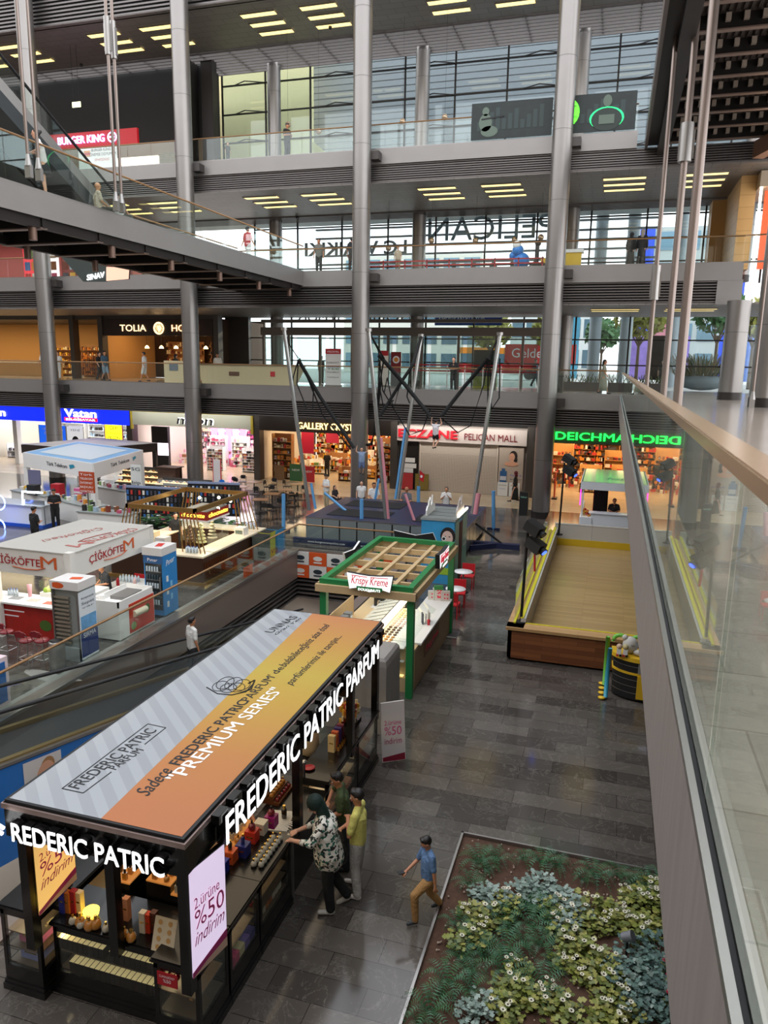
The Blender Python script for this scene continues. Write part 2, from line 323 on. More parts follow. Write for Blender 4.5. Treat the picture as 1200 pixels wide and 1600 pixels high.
# the near balustrade beside the viewer, wide flat handrail
t = thing('near_balustrade', 'nearest glass balustrade with wide flat wooden handrail running along the right', 'railing', (XR+.05, .4, F1))
hw = mat('wide_handrail', '#9b8265', .3, .3, noise=.12, nscale=2.5)
b = B(); b.box(XR-.02, XR+.085, .4, YF, F1+1.1, F1+1.145, hw); b.box(XR-.015, XR+.08, .4, YF, F1+1.145, F1+1.152, mat('handrail_pale_top', '#a98f72', .25, .3)); b.build('handrail', t)  # thin paler, smoother strip along the top of the handrail
for k in range(19):
    g = B(); g.box(XR+.015, XR+.03, .4+k*2.03, .4+k*2.03+2.015, F1-.02, F1+1.1, GLG); g.build('glass_pane', t)
# facade: glass, mullions, transoms and little trusses for each storey
mull = mat('mullion', '#2d2a29', .4, .6)
def facade(n_, z0, z1, x0, x1, step=3.15, rows=1.45, arms=True):
    b = B(); b.box(x0, x1, YG+.1, YG+.12, z0, z1, GLF); struct(b, 'window_'+n_)
    x = x0
    while x <= x1+.01: b = B(); b.box(x-.05, x+.05, YG, YG+.1, z0, z1, mull); struct(b, 'trim_mullion_'+n_); x += step
    z = z0+rows
    while z < z1-.2:
        b = B(); b.box(x0, x1, YG-.06, YG+.06, z-.04, z+.04, mull)
        if arms:
            x = x0+step
            while x < x1:
                b.bar((x, YG-.05, z), (x-1.2, YG-.55, z+.02), .05, .05, mull); b.bar((x-1.2, YG-.55, z+.02), (x-2.2, YG-.05, z), .05, .05, mull); x += step*2
        struct(b, 'trim_transom_'+n_); z += rows
facade('third', F3, F4+1.5, -26.2, 14, rows=1.75)
facade('second', F2, F3-1.3, -24, 14, rows=1.3, arms=False)
facade('first', F1, F2-1.8, -24.5, 14, rows=1.5, arms=False)
YS = 44.0
def disc(b, c, X, Y, rx, ry, m, n=20, off=0.):
    c, X, Y = V(c), V(X).normalized(), V(Y).normalized(); N = X.cross(Y)*off
    b.quad([c+N+X*rx*cos(2*pi*k/n)+Y*ry*sin(2*pi*k/n) for k in range(n)], m); return b
PAL = ['#c23a34', '#d9d4c8', '#e8e4da', '#3f6fae', '#d88a34', '#2d2b2b', '#b9526e', '#6d8f4e', '#efe0b8', '#8a5a3a', '#4a4a52', '#e3b23c', '#f0f0ee', '#7d3b2d', '#9fb7c9', '#dba6b8']
PM = [mat('packaging_%d' % i, c, .45) for i, c in enumerate(PAL)]
goods_left = 280; GOODS = {}; STUFF = B()
def goods(x, y, z, s, k, d, where, group):
    """one boxed article on a shelf; past the first few hundred they join the uncounted stock"""
    global goods_left
    if goods_left > 0 and d:
        goods_left -= 1; key = (k, s)
        if key not in GOODS:
            b = B(); b.box(-s[0]/2, s[0]/2, -s[1]/2, s[1]/2, 0, s[2], PM[k]); b.box(-s[0]*.32, s[0]*.32, -s[1]/2-.004, -s[1]/2, s[2]*.25, s[2]*.7, PM[(k+5) % 16])
            o = b.build('boxed_product'); o['category'] = 'product'; GOODS[key] = o
        else: o = GOODS[key].copy(); COL.objects.link(o)
        o.location = (x, y, z); o['label'] = 'small boxed product among the crowded stock '+where; o['group'] = group
    else: STUFF.box(x-s[0]/2, x+s[0]/2, y-s[1]/2, y+s[1]/2, z, z+s[2], PM[k])
SIZES = [(.14, .16, .22), (.22, .18, .16), (.1, .12, .3), (.3, .2, .2), (.18, .18, .26)]
def shelf(x0, x1, y0, y1, z1, rows, fm_, label, where, ks, dens=.75, ind=0, axis='x', ncat='shelf', group=None):
    t = thing('display_shelf', label, ncat, ((x0+x1)/2, (y0+y1)/2, 0), group)
    b = B(); b.box(x0, x0+.04, y0, y1, 0, z1, fm_); b.box(x1-.04, x1, y0, y1, 0, z1, fm_)
    if axis == 'x': b.box(x0, x1, y1-.03, y1, 0, z1, fm_)
    b.build('shelf_frame', t)
    for r in range(rows):
        z = .12+(z1-.25)*r/rows; q = B(); q.box(x0+.03, x1-.03, y0, y1, z-.03, z, fm_); q.build('shelf_board', t)
        g0 = (z1-.25)/rows-.06
        n = int(((x1-x0) if axis == 'x' else (y1-y0))/.27)
        for i in range(n):
            if random.random() > dens: continue
            s = random.choice(SIZES); k = random.choice(ks); f = min(1, g0/s[2]); s = (s[0], s[1], round(s[2]*f, 3))
            u = (i+.5)/n
            x, y = (x0+.1+(x1-x0-.2)*u, y0+.12) if axis == 'x' else ((x0+x1)/2, y0+(y1-y0)*u)
            goods(x, y, z, s, k, ind > 0 and i % 2 == 0, where, 'products '+where)
    return t
# piers and bulkheads between the shops
pier = mat('dark_pier', '#4d4743', .45, .3)
xs = [-46, -32.0, -22.3, -12.93, -4.55, 4.2, 13]
for x in xs:
    b = B(); b.box(x-.02, x+.42, YS-.05, YS+.6, 0, 4.65, pier); struct(b, 'wall_pier')
    b = B(); b.box(x+.1, x+.3, YS+.6, 54, 0, 4.4, mat('shop_wall', '#cfc8bb', .7)); struct(b, 'wall_shop_side')
b = B(); b.box(-60, 14, YS+.1, YS+.3, 4.1, 4.7, DARK); struct(b, 'wall_bulkhead')
def interior(x0, x1, wallc, ceilc, lc, power, floorm=None, cz=3.5):
    b = B(); b.box(x0, x1, 54, 54.2, 0, 4, mat('shop_back_'+wallc, wallc, .7)); struct(b, 'wall_shop_back')
    b = B(); b.box(x0, x1, YS+.2, 54, cz+.12, cz+.2, mat('shop_ceiling_'+ceilc, ceilc, .7)); struct(b, 'ceiling_shop')
    for i in range(max(1, int((x1-x0)/4))):
        w_ = (x1-x0)/max(1, int((x1-x0)/4)); area(x0+w_*(i+.5), 47.3, cz+.05, w_*.7, 4, power, lc); area(x0+w_*(i+.5), 51.6, cz+.05, w_*.7, 3, power*.7, lc)
interior(-60, -32, '#e7e9ec', '#f2f2f2', (.95, .97, 1), 90)
interior(-31.6, -22.3, '#efe9e4', '#f4f0ee', (1, .93, .95), 95)
interior(-21.9, -12.9, '#c09464', '#c7a476', (1, .76, .46), 80)
interior(-4.2, 4.2, '#e2a860', '#e8b878', (1, .72, .38), 85)
for x_, w_, p_ in ((-27, 9, 45), (-8.7, 8, 70), (-.5, 7, 15), (-17.4, 8, 12)): area(x_, 42.6, 4.5, w_, .3, p_, (1, .95, .88), (R(55), 0, 0), 'soffit_fill')  # fill lights added under the soffit to brighten the shop signs
# --- blue electronics shop
t = thing('shop_sign', 'bright blue illuminated shop fascia with white lettering at far left', 'sign', (-38, YS, 3.3))
blue = emat('blue_sign_light', '#0b1fd8', 1.0)
b = B(); b.box(-41.5, -31.75, YS-.12, YS, 3.22, 4.38, blue); b.box(-60, -41.5, YS-.12, YS, 3.22, 4.55, blue); b.build('sign_panel', t)
b = B(); text('Vatan', (-37.0, YS-.14, 3.65), (-34.35, YS-.14, 3.65), (0, 0, 1), .56, emat('white_letter_light', '#ffffff', 2), t, b=b, bold=.03, depth=.05)
text('an', (-43.3, YS-.14, 3.5), (-42.2, YS-.14, 3.5), (0, 0, 1), .55, emat('white_letter_light', ''), t, b=b, bold=.03, depth=.05); b.build('lettering', t)
b = B(); b.box(-37.05, -34.3, YS-.16, YS-.12, 3.36, 3.6, emat('red_sign_light', '#d8162a', 1.2)); text('BİLGİSAYAR', (-36.9, YS-.17, 3.41), (-34.45, YS-.17, 3.41), (0, 0, 1), .13, emat('white_letter_light', ''), t, b=b); b.build('red_strip', t)
def panel(name, label, cat, x0, x1, z0, z1, y, m, words=(), frame=None):
    t = thing(name, label, cat, ((x0+x1)/2, y, z0)); b = B(); b.box(x0, x1, y-.03, y, z0, z1, m); b.build('poster_sheet', t)
    if frame: q = B(); [q.box(*a, z0-.02, z1+.02, frame) for a in ((x0-.04, x0, y-.05, y+.02), (x1, x1+.04, y-.05, y+.02))]; q.build('poster_frame', t)
    b = B()
    for s, u0, u1, v, h, mm in words: text(s, (x0+(x1-x0)*u0, y-.035, z0+(z1-z0)*v), (x0+(x1-x0)*u1, y-.035, z0+(z1-z0)*v), (0, 0, 1), h, mm, t, b=b, depth=.003)
    if b.v: b.build('lettering', t)
    return t
INK = mat('ink_dark', '#26303a', .6); INKW = mat('ink_white', '#f4f4f4', .6); INKR = mat('ink_red', '#c3202a', .6); INKB = mat('ink_blue', '#1a4fb0', .6)
q = panel('window_poster', 'blue electronics poster beside a white one inside the blue fronted shop', 'poster', -39.5, -37.2, 1.3, 2.95, YS+.1, emat('blue_poster', '#1450c0', .6), [('TELEVİZYON', .1, .9, .78, .16, INKW), ('FIRSATI', .2, .8, .6, .2, INKW)], CHROME)
b = B(); b.box(-38.9, -37.9, YS+.03, YS+.06, 1.75, 2.05, mat('print_grey', '#c9ccd2', .4)); b.build('printed_television', q)
q = panel('window_poster', 'white poster with a black round loudspeaker print in the blue fronted shop', 'poster', -37.1, -35.7, 1.3, 2.95, YS+.1, mat('white_poster', '#eceef0', .5, emit=.25), [('YENİ', .2, .8, .8, .14, INK)], CHROME)
b = B(); disc(b, (-36.4, YS+.06, 1.9), (1, 0, 0), (0, 0, 1), .3, .36, BLK); b.build('printed_speaker', q)
panel('window_poster', 'tall yellow poster with pink edge at the right end of the blue fronted shop', 'poster', -33.75, -32.35, 1.6, 3.2, YS-.06, emat('yellow_poster', '#f3ee2a', .7), [('CEP', .25, .75, .8, .22, mat('ink_brown', '#5a4a18', .6)), ('TELEFONUNA', .1, .9, .6, .12, mat('ink_brown', '')), ('PEŞİN', .15, .85, .38, .2, mat('ink_brown', '')), ('FİYATINA', .1, .9, .14, .18, mat('ink_brown', ''))], mat('pink_edge', '#e0409a', .5))
for i in range(5):
    shelf(-45.5+i*2.9, -43+i*2.9, 53.2, 53.8, 2.9, 5, WHITE, 'white appliance shelf on the back wall of the blue fronted shop', 'in the electronics shop', [5, 10, 5, 12, 14], .8, group='back shelves of the electronics shop')
for i in range(6):
    shelf(-45+i*2.2, -43.3+i*2.2, 46.6+(i % 2)*2.5, 47.4+(i % 2)*2.5, 1.1, 2, WHITE, 'low white product counter inside the blue fronted shop', 'in the electronics shop', [5, 10, 12, 12], .9, group='low counters of the electronics shop')
b = B(); b.box(-41.7, -41.35, YS-.1, YS+.3, 0, 3.25, WHITE); struct(b, 'wall_pier')
t = thing('monitor_wall', 'row of small bright monitors high on the side wall of the blue fronted shop', 'monitor', (-46, 53, 2.6))
for i in range(7): b = B(); b.box(-45+i*1.5, -43.9+i*1.5, 53.1, 53.15, 2.98, 3.5, BLK); b.box(-44.95+i*1.5, -43.95+i*1.5, 53.08, 53.1, 3.03, 3.45, emat('screen_glow', '#9fb6c9', .8)); b.build('monitor', t)
# --- cosmetics shop with the yellow-edged sign
t = thing('shop_sign', 'grey shop fascia with thin yellow border and dark handwritten style lettering', 'sign', (-27, YS, 3.3))
b = B(); b.box(-31.55, -22.35, YS-.12, YS, 3.3, 4.25, mat('grey_sign', '#c3c6b6', .4, .1)); b.build('sign_panel', t)
b = B(); yb = mat('yellow_border', '#c6b23a', .5)
for a in ((-31.6, -22.3, 4.2, 4.32), (-31.6, -31.45, 3.0, 4.3), (-22.45, -22.3, 3.0, 4.3)): b.box(a[0], a[1], YS-.15, YS, a[2], a[3], yb)
b.build('sign_border', t)
b = B(); text('mion', (-27.9, YS-.2, 3.48), (-25.2, YS-.2, 3.48), (0, 0, 1), .62, mat('letter_black', '#15161a', .4), t, b=b, shear=.15, depth=.06); b.build('lettering', t)
b = B(); text('mion', (-27.93, YS-.13, 3.48), (-25.17, YS-.13, 3.48), (0, 0, 1), .65, emat('letter_halo', '#ffffff', 2.5), t, b=b, shear=.15, depth=.01); b.build('backlight', t)
for i in range(5): shelf(-31.2+i*1.75, -29.6+i*1.75, 53.2, 53.7, 3.1, 9, WHITE, 'tall white cosmetics shelf along the back wall behind the yellow-edged sign', 'in the cosmetics shop', [12, 12, 6, 15, 2, 1, 9], .92, ind=0, group='back shelves of the cosmetics shop')
for i, (x, y) in enumerate(((-28.6, 49.2), (-26.8, 49.2), (-25.0, 49.4), (-23.9, 49.4), (-24.6, 46.6), (-27.4, 46.6))):
    shelf(x, x+1.3, y, y+.5, 2.2 if i < 4 else 1.7, 7, WHITE, ['first', 'second', 'third', 'fourth', 'nearest right', 'nearest left'][i]+' free-standing white rack of cosmetics under the yellow-edged sign', 'in the cosmetics shop', [12, 1, 6, 15, 9, 8, 5], .92, ind=1 if i > 3 else 0)
b = B(); b.box(-30.9, -29.6, 45.2, 45.5, 0, 3.1, BLK); struct(b, 'wall_shop_panel')
t = thing('beauty_lightbox', 'pink and violet lit cosmetics wall inside the shop behind the round column', 'lightbox', (-29, 51, 0))
for i in range(5): b = B(); b.box(-29.4+i*.62, -28.9+i*.62, 50.8, 50.9, .3+.02*i, 3.0, emat(['pink_glow', 'violet_glow'][i % 2], ['#ff7ac0', '#b58cff'][i % 2], 1.1)); b.build('light_panel', t)
# --- crystal and gift shop
t = thing('shop_sign', 'dark brown fascia with gold capital lettering above the gift shop', 'sign', (-17.4, YS, 3.3))
b = B(); b.box(-21.85, -12.95, YS-.12, YS, 3.3, 4.3, mat('brown_sign', '#2a211c', .4)); b.build('sign_panel', t)
b = B(); text('GALLERY CRYSTAL', (-19.1, YS-.16, 3.52), (-14.75, YS-.16, 3.52), (0, 0, 1), .42, emat('gold_letter', '#ffdf90', 1.3), t, b=b, bold=.012, depth=.05); b.build('lettering', t)
woodS = mat('shop_wood', '#a87848', .5, noise=.15, nscale=6)
for i in range(4): shelf(-21.6+i*2.2, -19.6+i*2.2, 53.1, 53.7, 3.1, 8, woodS, 'warm lit wooden gift shelf on the back wall under the gold lettering', 'in the gift shop', [0, 1, 8, 12, 9, 4, 11, 2], .9, group='back shelves of the gift shop')
shelf(-21.5, -20.1, 45.0, 45.5, 3.0, 7, woodS, 'tall wooden shelf at the left end of the gift shop front', 'in the gift shop', [0, 1, 8, 12, 4, 9], .9, ind=1)
shelf(-14.5, -13.1, 46, 46.5, 2.9, 7, woodS, 'tall wooden shelf at the right end of the gift shop front', 'in the gift shop', [0, 1, 8, 12, 4, 9], .9, ind=1)
for i, (x, y, z) in enumerate(((-19.3, 49.5, 1.3), (-17.6, 50.5, 1.5), (-16.2, 47.2, .8), (-15.6, 50, 1.4), (-17.0, 45.6, .9), (-20.0, 47.8, 1.0))):
    shelf(x, x+1.3, y, y+.7, z, 3, [woodS, WHITE][i % 2], ['wooden table left of the aisle', 'white stand at the back centre', 'wooden low table right of the clerk', 'white stand at the back right', 'low wooden counter nearest the entrance', 'white stand near the left shelf'][i]+' heaped with gifts in the warm shop', 'in the gift shop', [0, 1, 8, 12, 4, 11, 7], .95, ind=1)
for x, c, l_ in ((-20.0, '#a01830', 'dark red hanging banner at left of the gift shop'), (-18.2, '#c03040', 'small red hanging banner near the middle of the gift shop')):
    panel('hanging_banner', l_, 'banner', x, x+.9, 1.6 if x < -19 else 2.4, 3.3, 46.5, mat('banner_'+c, c, .5, emit=.2))
for x, w_, h, c, l_ in ((-19.9, .9, 1.15, '#3d6a40', 'green poster stand with a white plant print at the gift shop entrance'), (-18.95, .8, 1.05, '#c02830', 'red poster stand beside the green one at the gift shop entrance'), (-21.0, .7, 1.0, '#7a5a38', 'plain brown crate stand left of the green poster')):
    panel('poster_stand', l_, 'stand', x, x+w_, .02, h, YS+.3, mat('stand_'+c, c, .6), [('NEW', .2, .8, .6, .14, INKW)] if c != '#7a5a38' else [])
# --- closed pharmacy
gm = mat('pharmacy_wall', '#a89c96', .5); 
t = thing('shop_sign', 'pale grey fascia with red pharmacy lettering above the closed shutter', 'sign', (-8.7, YS, 3.1))
b = B(); b.box(-12.5, -4.6, YS-.12, YS, 3.05, 3.98, mat('pharmacy_sign', '#c8bcb6', .5)); b.build('sign_panel', t)
b = B(); text('ECZANE', (-12.4, YS-.16, 3.3), (-8.7, YS-.16, 3.3), (0, 0, 1), .5, mat('pharmacy_red', '#c21c2c', .4, emit=.25), t, b=b, bold=.045, depth=.08); b.build('large_lettering', t)
b = B(); text('PELICAN MALL', (-8.3, YS-.14, 3.28), (-5.15, YS-.14, 3.28), (0, 0, 1), .4, mat('pharmacy_dark_red', '#7d2a30', .4), t, b=b, depth=.03); b.build('small_lettering', t)
b = B(); b.box(-12.9, -4.1, YS+.3, YS+.5, 0, 4.6, gm); struct(b, 'wall_pharmacy')
t = thing('roller_shutter', 'closed grey roller shutter with slotted slats across the pharmacy', 'shutter', (-9, YS+.1, 0))
sh = mat('shutter_slat', '#d0c2b4', .5, .1)
for k in range(34):
    b = B(); z = .02+k*.088; b.box(-11.05, -6.3, YS+.12, YS+.16, z, z+.052 if k < 26 else z+.078, sh); b.build('shutter_slat', t)
b = B()
for i in range(48): b.box(-11.05+i*.0985, -11.05+i*.0985+.045, YS+.13, YS+.15, .02, 2.35, sh)
b.build('slat_links', t); b = B(); b.box(-11.1, -11.02, YS+.05, YS+.2, 0, 3.05, sh); b.box(-6.33, -6.25, YS+.05, YS+.2, 0, 3.05, sh); b.box(-11.05, -6.3, YS+.18, YS+.2, 0, 3.0, mat('shutter_back', '#4c4642', .7)); b.build('shutter_guide', t)
q = panel('cosmetics_poster', 'tall beige poster of a dark-haired woman above a blue bottle beside the shutter', 'poster', -6.2, -4.75, 0, 2.95, YS+.05, mat('beige_poster', '#b9a99b', .5), [('hydra', .5, .95, .42, .1, INKB), ('bakım', .5, .95, .34, .08, INK)])
b = B(); X_, Z_ = (1, 0, 0), (0, 0, 1); sk = mat('printed_skin', '#d9a184', .6); hr_ = mat('printed_hair', '#241a18', .6)
disc(b, (-5.35, YS, 2.42), X_, Z_, .24, .32, hr_); disc(b, (-5.2, YS-.002, 2.2), X_, Z_, .1, .15, hr_); disc(b, (-5.43, YS-.004, 2.36), X_, Z_, .17, .24, sk); b.box(-5.5, -5.32, YS-.005, YS-.001, 2.0, 2.2, sk); disc(b, (-5.45, YS-.004, 1.95), X_, Z_, .42, .14, sk)
b.box(-5.5, -5.46, YS-.008, YS-.005, 2.38, 2.395, hr_); b.box(-5.4, -5.35, YS-.008, YS-.005, 2.38, 2.395, hr_); b.box(-5.47, -5.4, YS-.008, YS-.005, 2.23, 2.25, mat('lip_red', '#a8483f', .5)); b.build('printed_woman', q)
b = B(); b.box(-6.1, -5.7, YS-.005, YS, .75, 1.5, mat('printed_bottle', '#2f5f92', .4)); b.box(-6.0, -5.8, YS-.006, YS, 1.5, 1.66, mat('printed_bottle', '')); b.box(-6.08, -5.72, YS-.008, YS, .95, 1.2, mat('print_grey', '')); b.build('printed_bottle', q)
for x, l_ in ((-6.2, 'left'), (-5.5, 'right')): panel('notice_board', l_+' of two small white price boards on the floor under the woman poster', 'board', x, x+.62, .02, .85, YS-.1, WHITE, [('INDIRIM', .15, .85, .75, .06, INK), ('Tester', .2, .8, .5, .05, INKB)])
t = panel('pharmacy_window', 'dark narrow pharmacy window with white notices stuck on it', 'window display', -12.45, -11.2, 0, 3.0, YS+.2, mat('dark_window', '#252220', .2))
for z, w_ in ((1.7, .7), (1.35, .8), (1.05, .6)): b = B(); b.box(-12.1, -12.1+w_, YS+.12, YS+.14, z, z+.28, WHITE); b.build('notice', t)
for x, c, l_ in ((-12.3, '#b03034', 'red square poster at the foot of the pharmacy window'), (-11.3, '#7e6b2c', 'olive gold poster at the left foot of the shutter')): panel('floor_poster', l_, 'poster', x, x+.85, .05, 1.05, YS-.05, mat('fp'+c, c, .5))
# --- shoe shop with green letters
t = thing('shop_sign', 'glowing green capital lettering above the orange lit shoe shop', 'sign', (-.5, YS, 3.3))
b = B(); b.box(-4.2, 4.2, YS-.1, YS, 3.35, 4.3, mat('green_sign_back', '#2b2a28', .5)); b.build('sign_panel', t)
b = B(); text('DEICHMANN', (-2.97, YS-.16, 3.55), (2.3, YS-.16, 3.55), (0, 0, 1), .46, emat('green_letter', '#12e83c', 2.2), t, b=b, bold=.035, depth=.06); b.build('lettering', t)
panel('sale_poster', 'red poster with a big white letter seen left of the shoe shop column', 'poster', -3.9, -3.2, .9, 2.6, YS+.7, mat('red_poster', '#d8281e', .5, emit=.4), [('C', .15, .9, .3, .7, INKW)])
panel('sale_poster', 'red poster seen near the right end of the shoe shop', 'poster', 3.2, 3.8, .6, 2.4, YS+.4, mat('red_poster', ''), [('%', .15, .85, .4, .4, INKW)])
wS = mat('pale_shop_wood', '#d3a76c', .5)
for i in range(5): shelf(-3.9+i*1.6, -2.45+i*1.6, 53.0, 53.6, 3.0, 7, wS, 'orange lit shoe shelf on the back wall of the shoe shop', 'in the shoe shop', [0, 5, 10, 12, 9, 6], .9, group='back shelves of the shoe shop')
for i, (x, y, z) in enumerate(((-1.7, 49.5, 1.4), (.3, 49.5, 1.5), (-1.6, 47.2, .9), (1.2, 47, .9), (2.6, 50, 1.6), (-.2, 51.5, 2.2), (-3.6, 50.5, 2.6))):
    shelf(x, x+1.4, y, y+.6, z, 4, wS, ['left middle', 'centre', 'front left low', 'front right low', 'right', 'tall rear centre', 'tall rear left'][i]+' shoe rack on the orange lit shop floor', 'in the shoe shop', [0, 5, 10, 12, 9], .9, ind=1)
# security gates of the shoe shop
for x, l_ in ((-2.9, 'left'), (3.0, 'right')):
    t = thing('security_gate', 'red and white anti-theft gate at the %s of the shoe shop entrance' % l_, 'gate', (x, YS+.1, 0)); b = B(); b.box(x, x+.08, YS, YS+.45, 0, 1.6, mat('gate_red', '#cf4a28', .5)); b.build('gate_panel', t); b = B(); b.box(x-.1, x+.2, YS-.1, YS+.5, 0, .08, BLK); b.build('base', t)
for _ in range(900):   # crowded hanging goods and stacked stock along the shop walls
    for (x0, x1, ks) in ((-31.3, -22.4, [12, 12, 1, 6, 15, 9, 8]), (-21.7, -13.1, [0, 1, 8, 12, 4, 9, 11, 2, 13]), (-4.0, 4.0, [0, 5, 10, 12, 9, 4])):
        x = random.uniform(x0, x1); y = random.choice([53.05, 53.0, random.uniform(48.5, 52)]); s_ = random.choice(SIZES); z = random.choice([.1, .5, .9, 1.3, 1.7, 2.1, 2.5, 2.9]) if y > 52.9 else random.choice([0, .25, .5, .75]) 
        STUFF.cb((x, y, z+s_[2]/2), s_, PM[random.choice(ks)], 0)
o = STUFF.build('shelf_goods'); o['label'] = 'mass of small stock filling the shelves of the ground floor shops'; o['category'] = 'shop stock'; o['kind'] = 'stuff'
# ---- first-floor shops and screens at the left -------------------------------
def upbox(x0, x1, y0, y1, z, h, wc, lc, power, nm):
    b = B(); b.box(x0, x1, y1, y1+.2, z, z+h, mat('upper_shop_'+wc, wc, .7)); b.box(x1-.1, x1+.1, y0, y1, z, z+h, mat('upper_shop_'+wc, '')); struct(b, 'wall_'+nm)
    b = B(); b.box(x0, x1, y0, y1, z+h-.1, z+h, mat('upper_ceiling', '#3b3028', .6)); struct(b, 'ceiling_'+nm)
    if power: area((x0+x1)/2, y0+2, z+h-.2, (x1-x0)*.8, 2, power, lc)
upbox(-60, -35, 45.5, 52, F1, 4.2, '#b98a50', (1, .75, .42), 420, 'cafe')
upbox(-34.6, -26, 45.5, 53, F1, 4.2, '#4b3424', (1, .66, .34), 130, 'home')
b = B(); b.box(-60, -26, 53.4, 53.6, F1, F1+4.4, mat('upper_shop_#4b3424', '#4b3424', .7)); struct(b, 'wall_home')
t = thing('shop_sign', 'dark brown fascia with warm lit lettering on the first balcony', 'sign', (-30, 45.4, F1+3))
b = B(); b.box(-34.6, -25.8, 45.2, 45.5, F1+3.0, F1+4.1, mat('umber_sign', '#2e1d18', .5)); b.build('sign_panel', t)
b = B(); gl_ = emat('warm_letter', '#ffd9a0', 1.1); text('TOLIA', (-33.0, 45.15, F1+3.3), (-30.9, 45.15, F1+3.3), (0, 0, 1), .45, gl_, t, b=b, bold=.01); text('HOME', (-28.9, 45.15, F1+3.3), (-26.9, 45.15, F1+3.3), (0, 0, 1), .45, gl_, t, b=b, bold=.01); b.build('lettering', t)
b = B(); [disc(b, (-29.9, 45.14, F1+3.5), (1, 0, 0), (0, 0, 1), r, r, m) for r, m in ((.42, gl_), (.34, mat('umber_sign', '')), (.2, gl_))]; b.build('round_emblem', t)
b = B(); b.box(-26.2, -24.4, 47.6, 47.9, F1, F1+4.4, pier); struct(b, 'wall_pier')
for x in (-34.8, -25.7, -37.2): b = B(); b.box(x, x+.35, 45.1, 45.7, F1, F1+4.4, pier); struct(b, 'wall_pier')
b = B(); b.box(-60, -25.5, 45.3, 45.6, F1+4.1, F1+4.4, pier); struct(b, 'wall_bulkhead')
for i in range(5):
    t = thing('pendant_lamp', 'small warm pendant lamp in the dim upper shop, one of the row', 'lamp', (-32.5+i*1.2, 47.5, F1+2.3), 'pendant lamps of the upper shop'); b = B(); b.lathe((-32.5+i*1.2, 47.5, F1+2.2), [(.16, 0), (.12, .12), (.03, .2)], emat('warm_bulb', '#ffcf80', 5), 10); b.build('lamp_shade', t); b = B(); b.cyl((-32.5+i*1.2, 47.5, F1+2.4), (-32.5+i*1.2, 47.5, F1+4.1), .012, BLK, n=5); b.build('cord', t)
for i, x in enumerate((-43, -41, -39.2, -37.4)):
    shelf(x, x+1.4, 50.6, 51.2, F1+2.4, 1, wS, 'placeholder', 'x', [1], 0) if 0 else None
def upshelf(x, y, w_, h, label, ks):
    t = thing('display_rack', label, 'rack', (x, y, F1)); b = B(); b.box(x, x+w_, y+.4, y+.45, F1, F1+h, woodS)
    for r in range(5): z = F1+.2+r*(h-.3)/4.5; b.box(x, x+w_, y, y+.42, z-.03, z, woodS)
    b.build('shelf_frame', t); g = B()
    for r in range(5):
        z = F1+.2+r*(h-.3)/4.5
        for i in range(int(w_/.2)): hh = random.uniform(.1, .3); g.box(x+.05+i*.2, x+.17+i*.2, y+.1, y+.3, z, z+hh, PM[random.choice(ks)])
    o = g.build('goods', t); o['kind'] = 'stuff'
upshelf(-44.5, 50.8, 3, 2.4, 'warm lit bread rack at the left of the first balcony cafe', [8, 9, 11]); upshelf(-41, 50.8, 2.6, 2.4, 'warm lit bottle rack right of the bread rack in the balcony cafe', [8, 9, 4])
upshelf(-38.8, 48, 1.5, 1.6, 'tall wooden trolley rack standing in the balcony cafe', [9, 4]); upshelf(-33.8, 51.8, 3.2, 2.8, 'dim furniture rack on the left of the dark upper shop', [9, 13, 8]); upshelf(-30, 51.8, 3.4, 2.8, 'dim textured rack on the right of the dark upper shop', [13, 9, 10])
t = thing('service_counter', 'warm lit wooden counter of the balcony cafe at far left', 'counter', (-42, 47.5, F1)); b = B(); b.box(-46, -40.2, 47, 47.8, F1, F1+1.0, wS); b.build('body', t); b = B(); b.box(-46.1, -40.1, 46.9, 47.9, F1+1.0, F1+1.06, WHITE); b.build('worktop', t)
# cream counters along the balcony
cream = mat('cream_counter', '#cfc09a', .4)
t = thing('cream_counter', 'long cream reception counter on the first balcony behind the second column', 'counter', (-21, 42, F1))
b = B(); b.prism([(-24.6, F1), (-18.6, F1), (-18.0, F1+1.15), (-24.9, F1+1.15)], 'y', 41.6, 42.6, cream); b.build('body', t); b = B(); b.box(-25, -17.9, 41.5, 42.7, F1+1.15, F1+1.2, WHITE); b.build('worktop', t); b = B(); b.box(-22.7, -22, 41.57, 41.6, F1+.5, F1+.75, mat('brown_plate', '#5d3d2a', .5)); b.box(-19.9, -19.6, 41.57, 41.6, F1+.5, F1+.8, INKR); b.build('emblem', t)
t = thing('cream_cabinet', 'small cream cabinet with a screen at the left end of the cream counter', 'cabinet', (-26.1, 41.3, F1)); b = B(); b.box(-26.9, -25.4, 41, 41.6, F1, F1+1.35, cream); b.build('body', t); b = B(); b.box(-26.5, -25.9, 40.97, 41.0, F1+.75, F1+1.15, mat('grey_label', '#6f7880', .4)); b.build('screen', t)
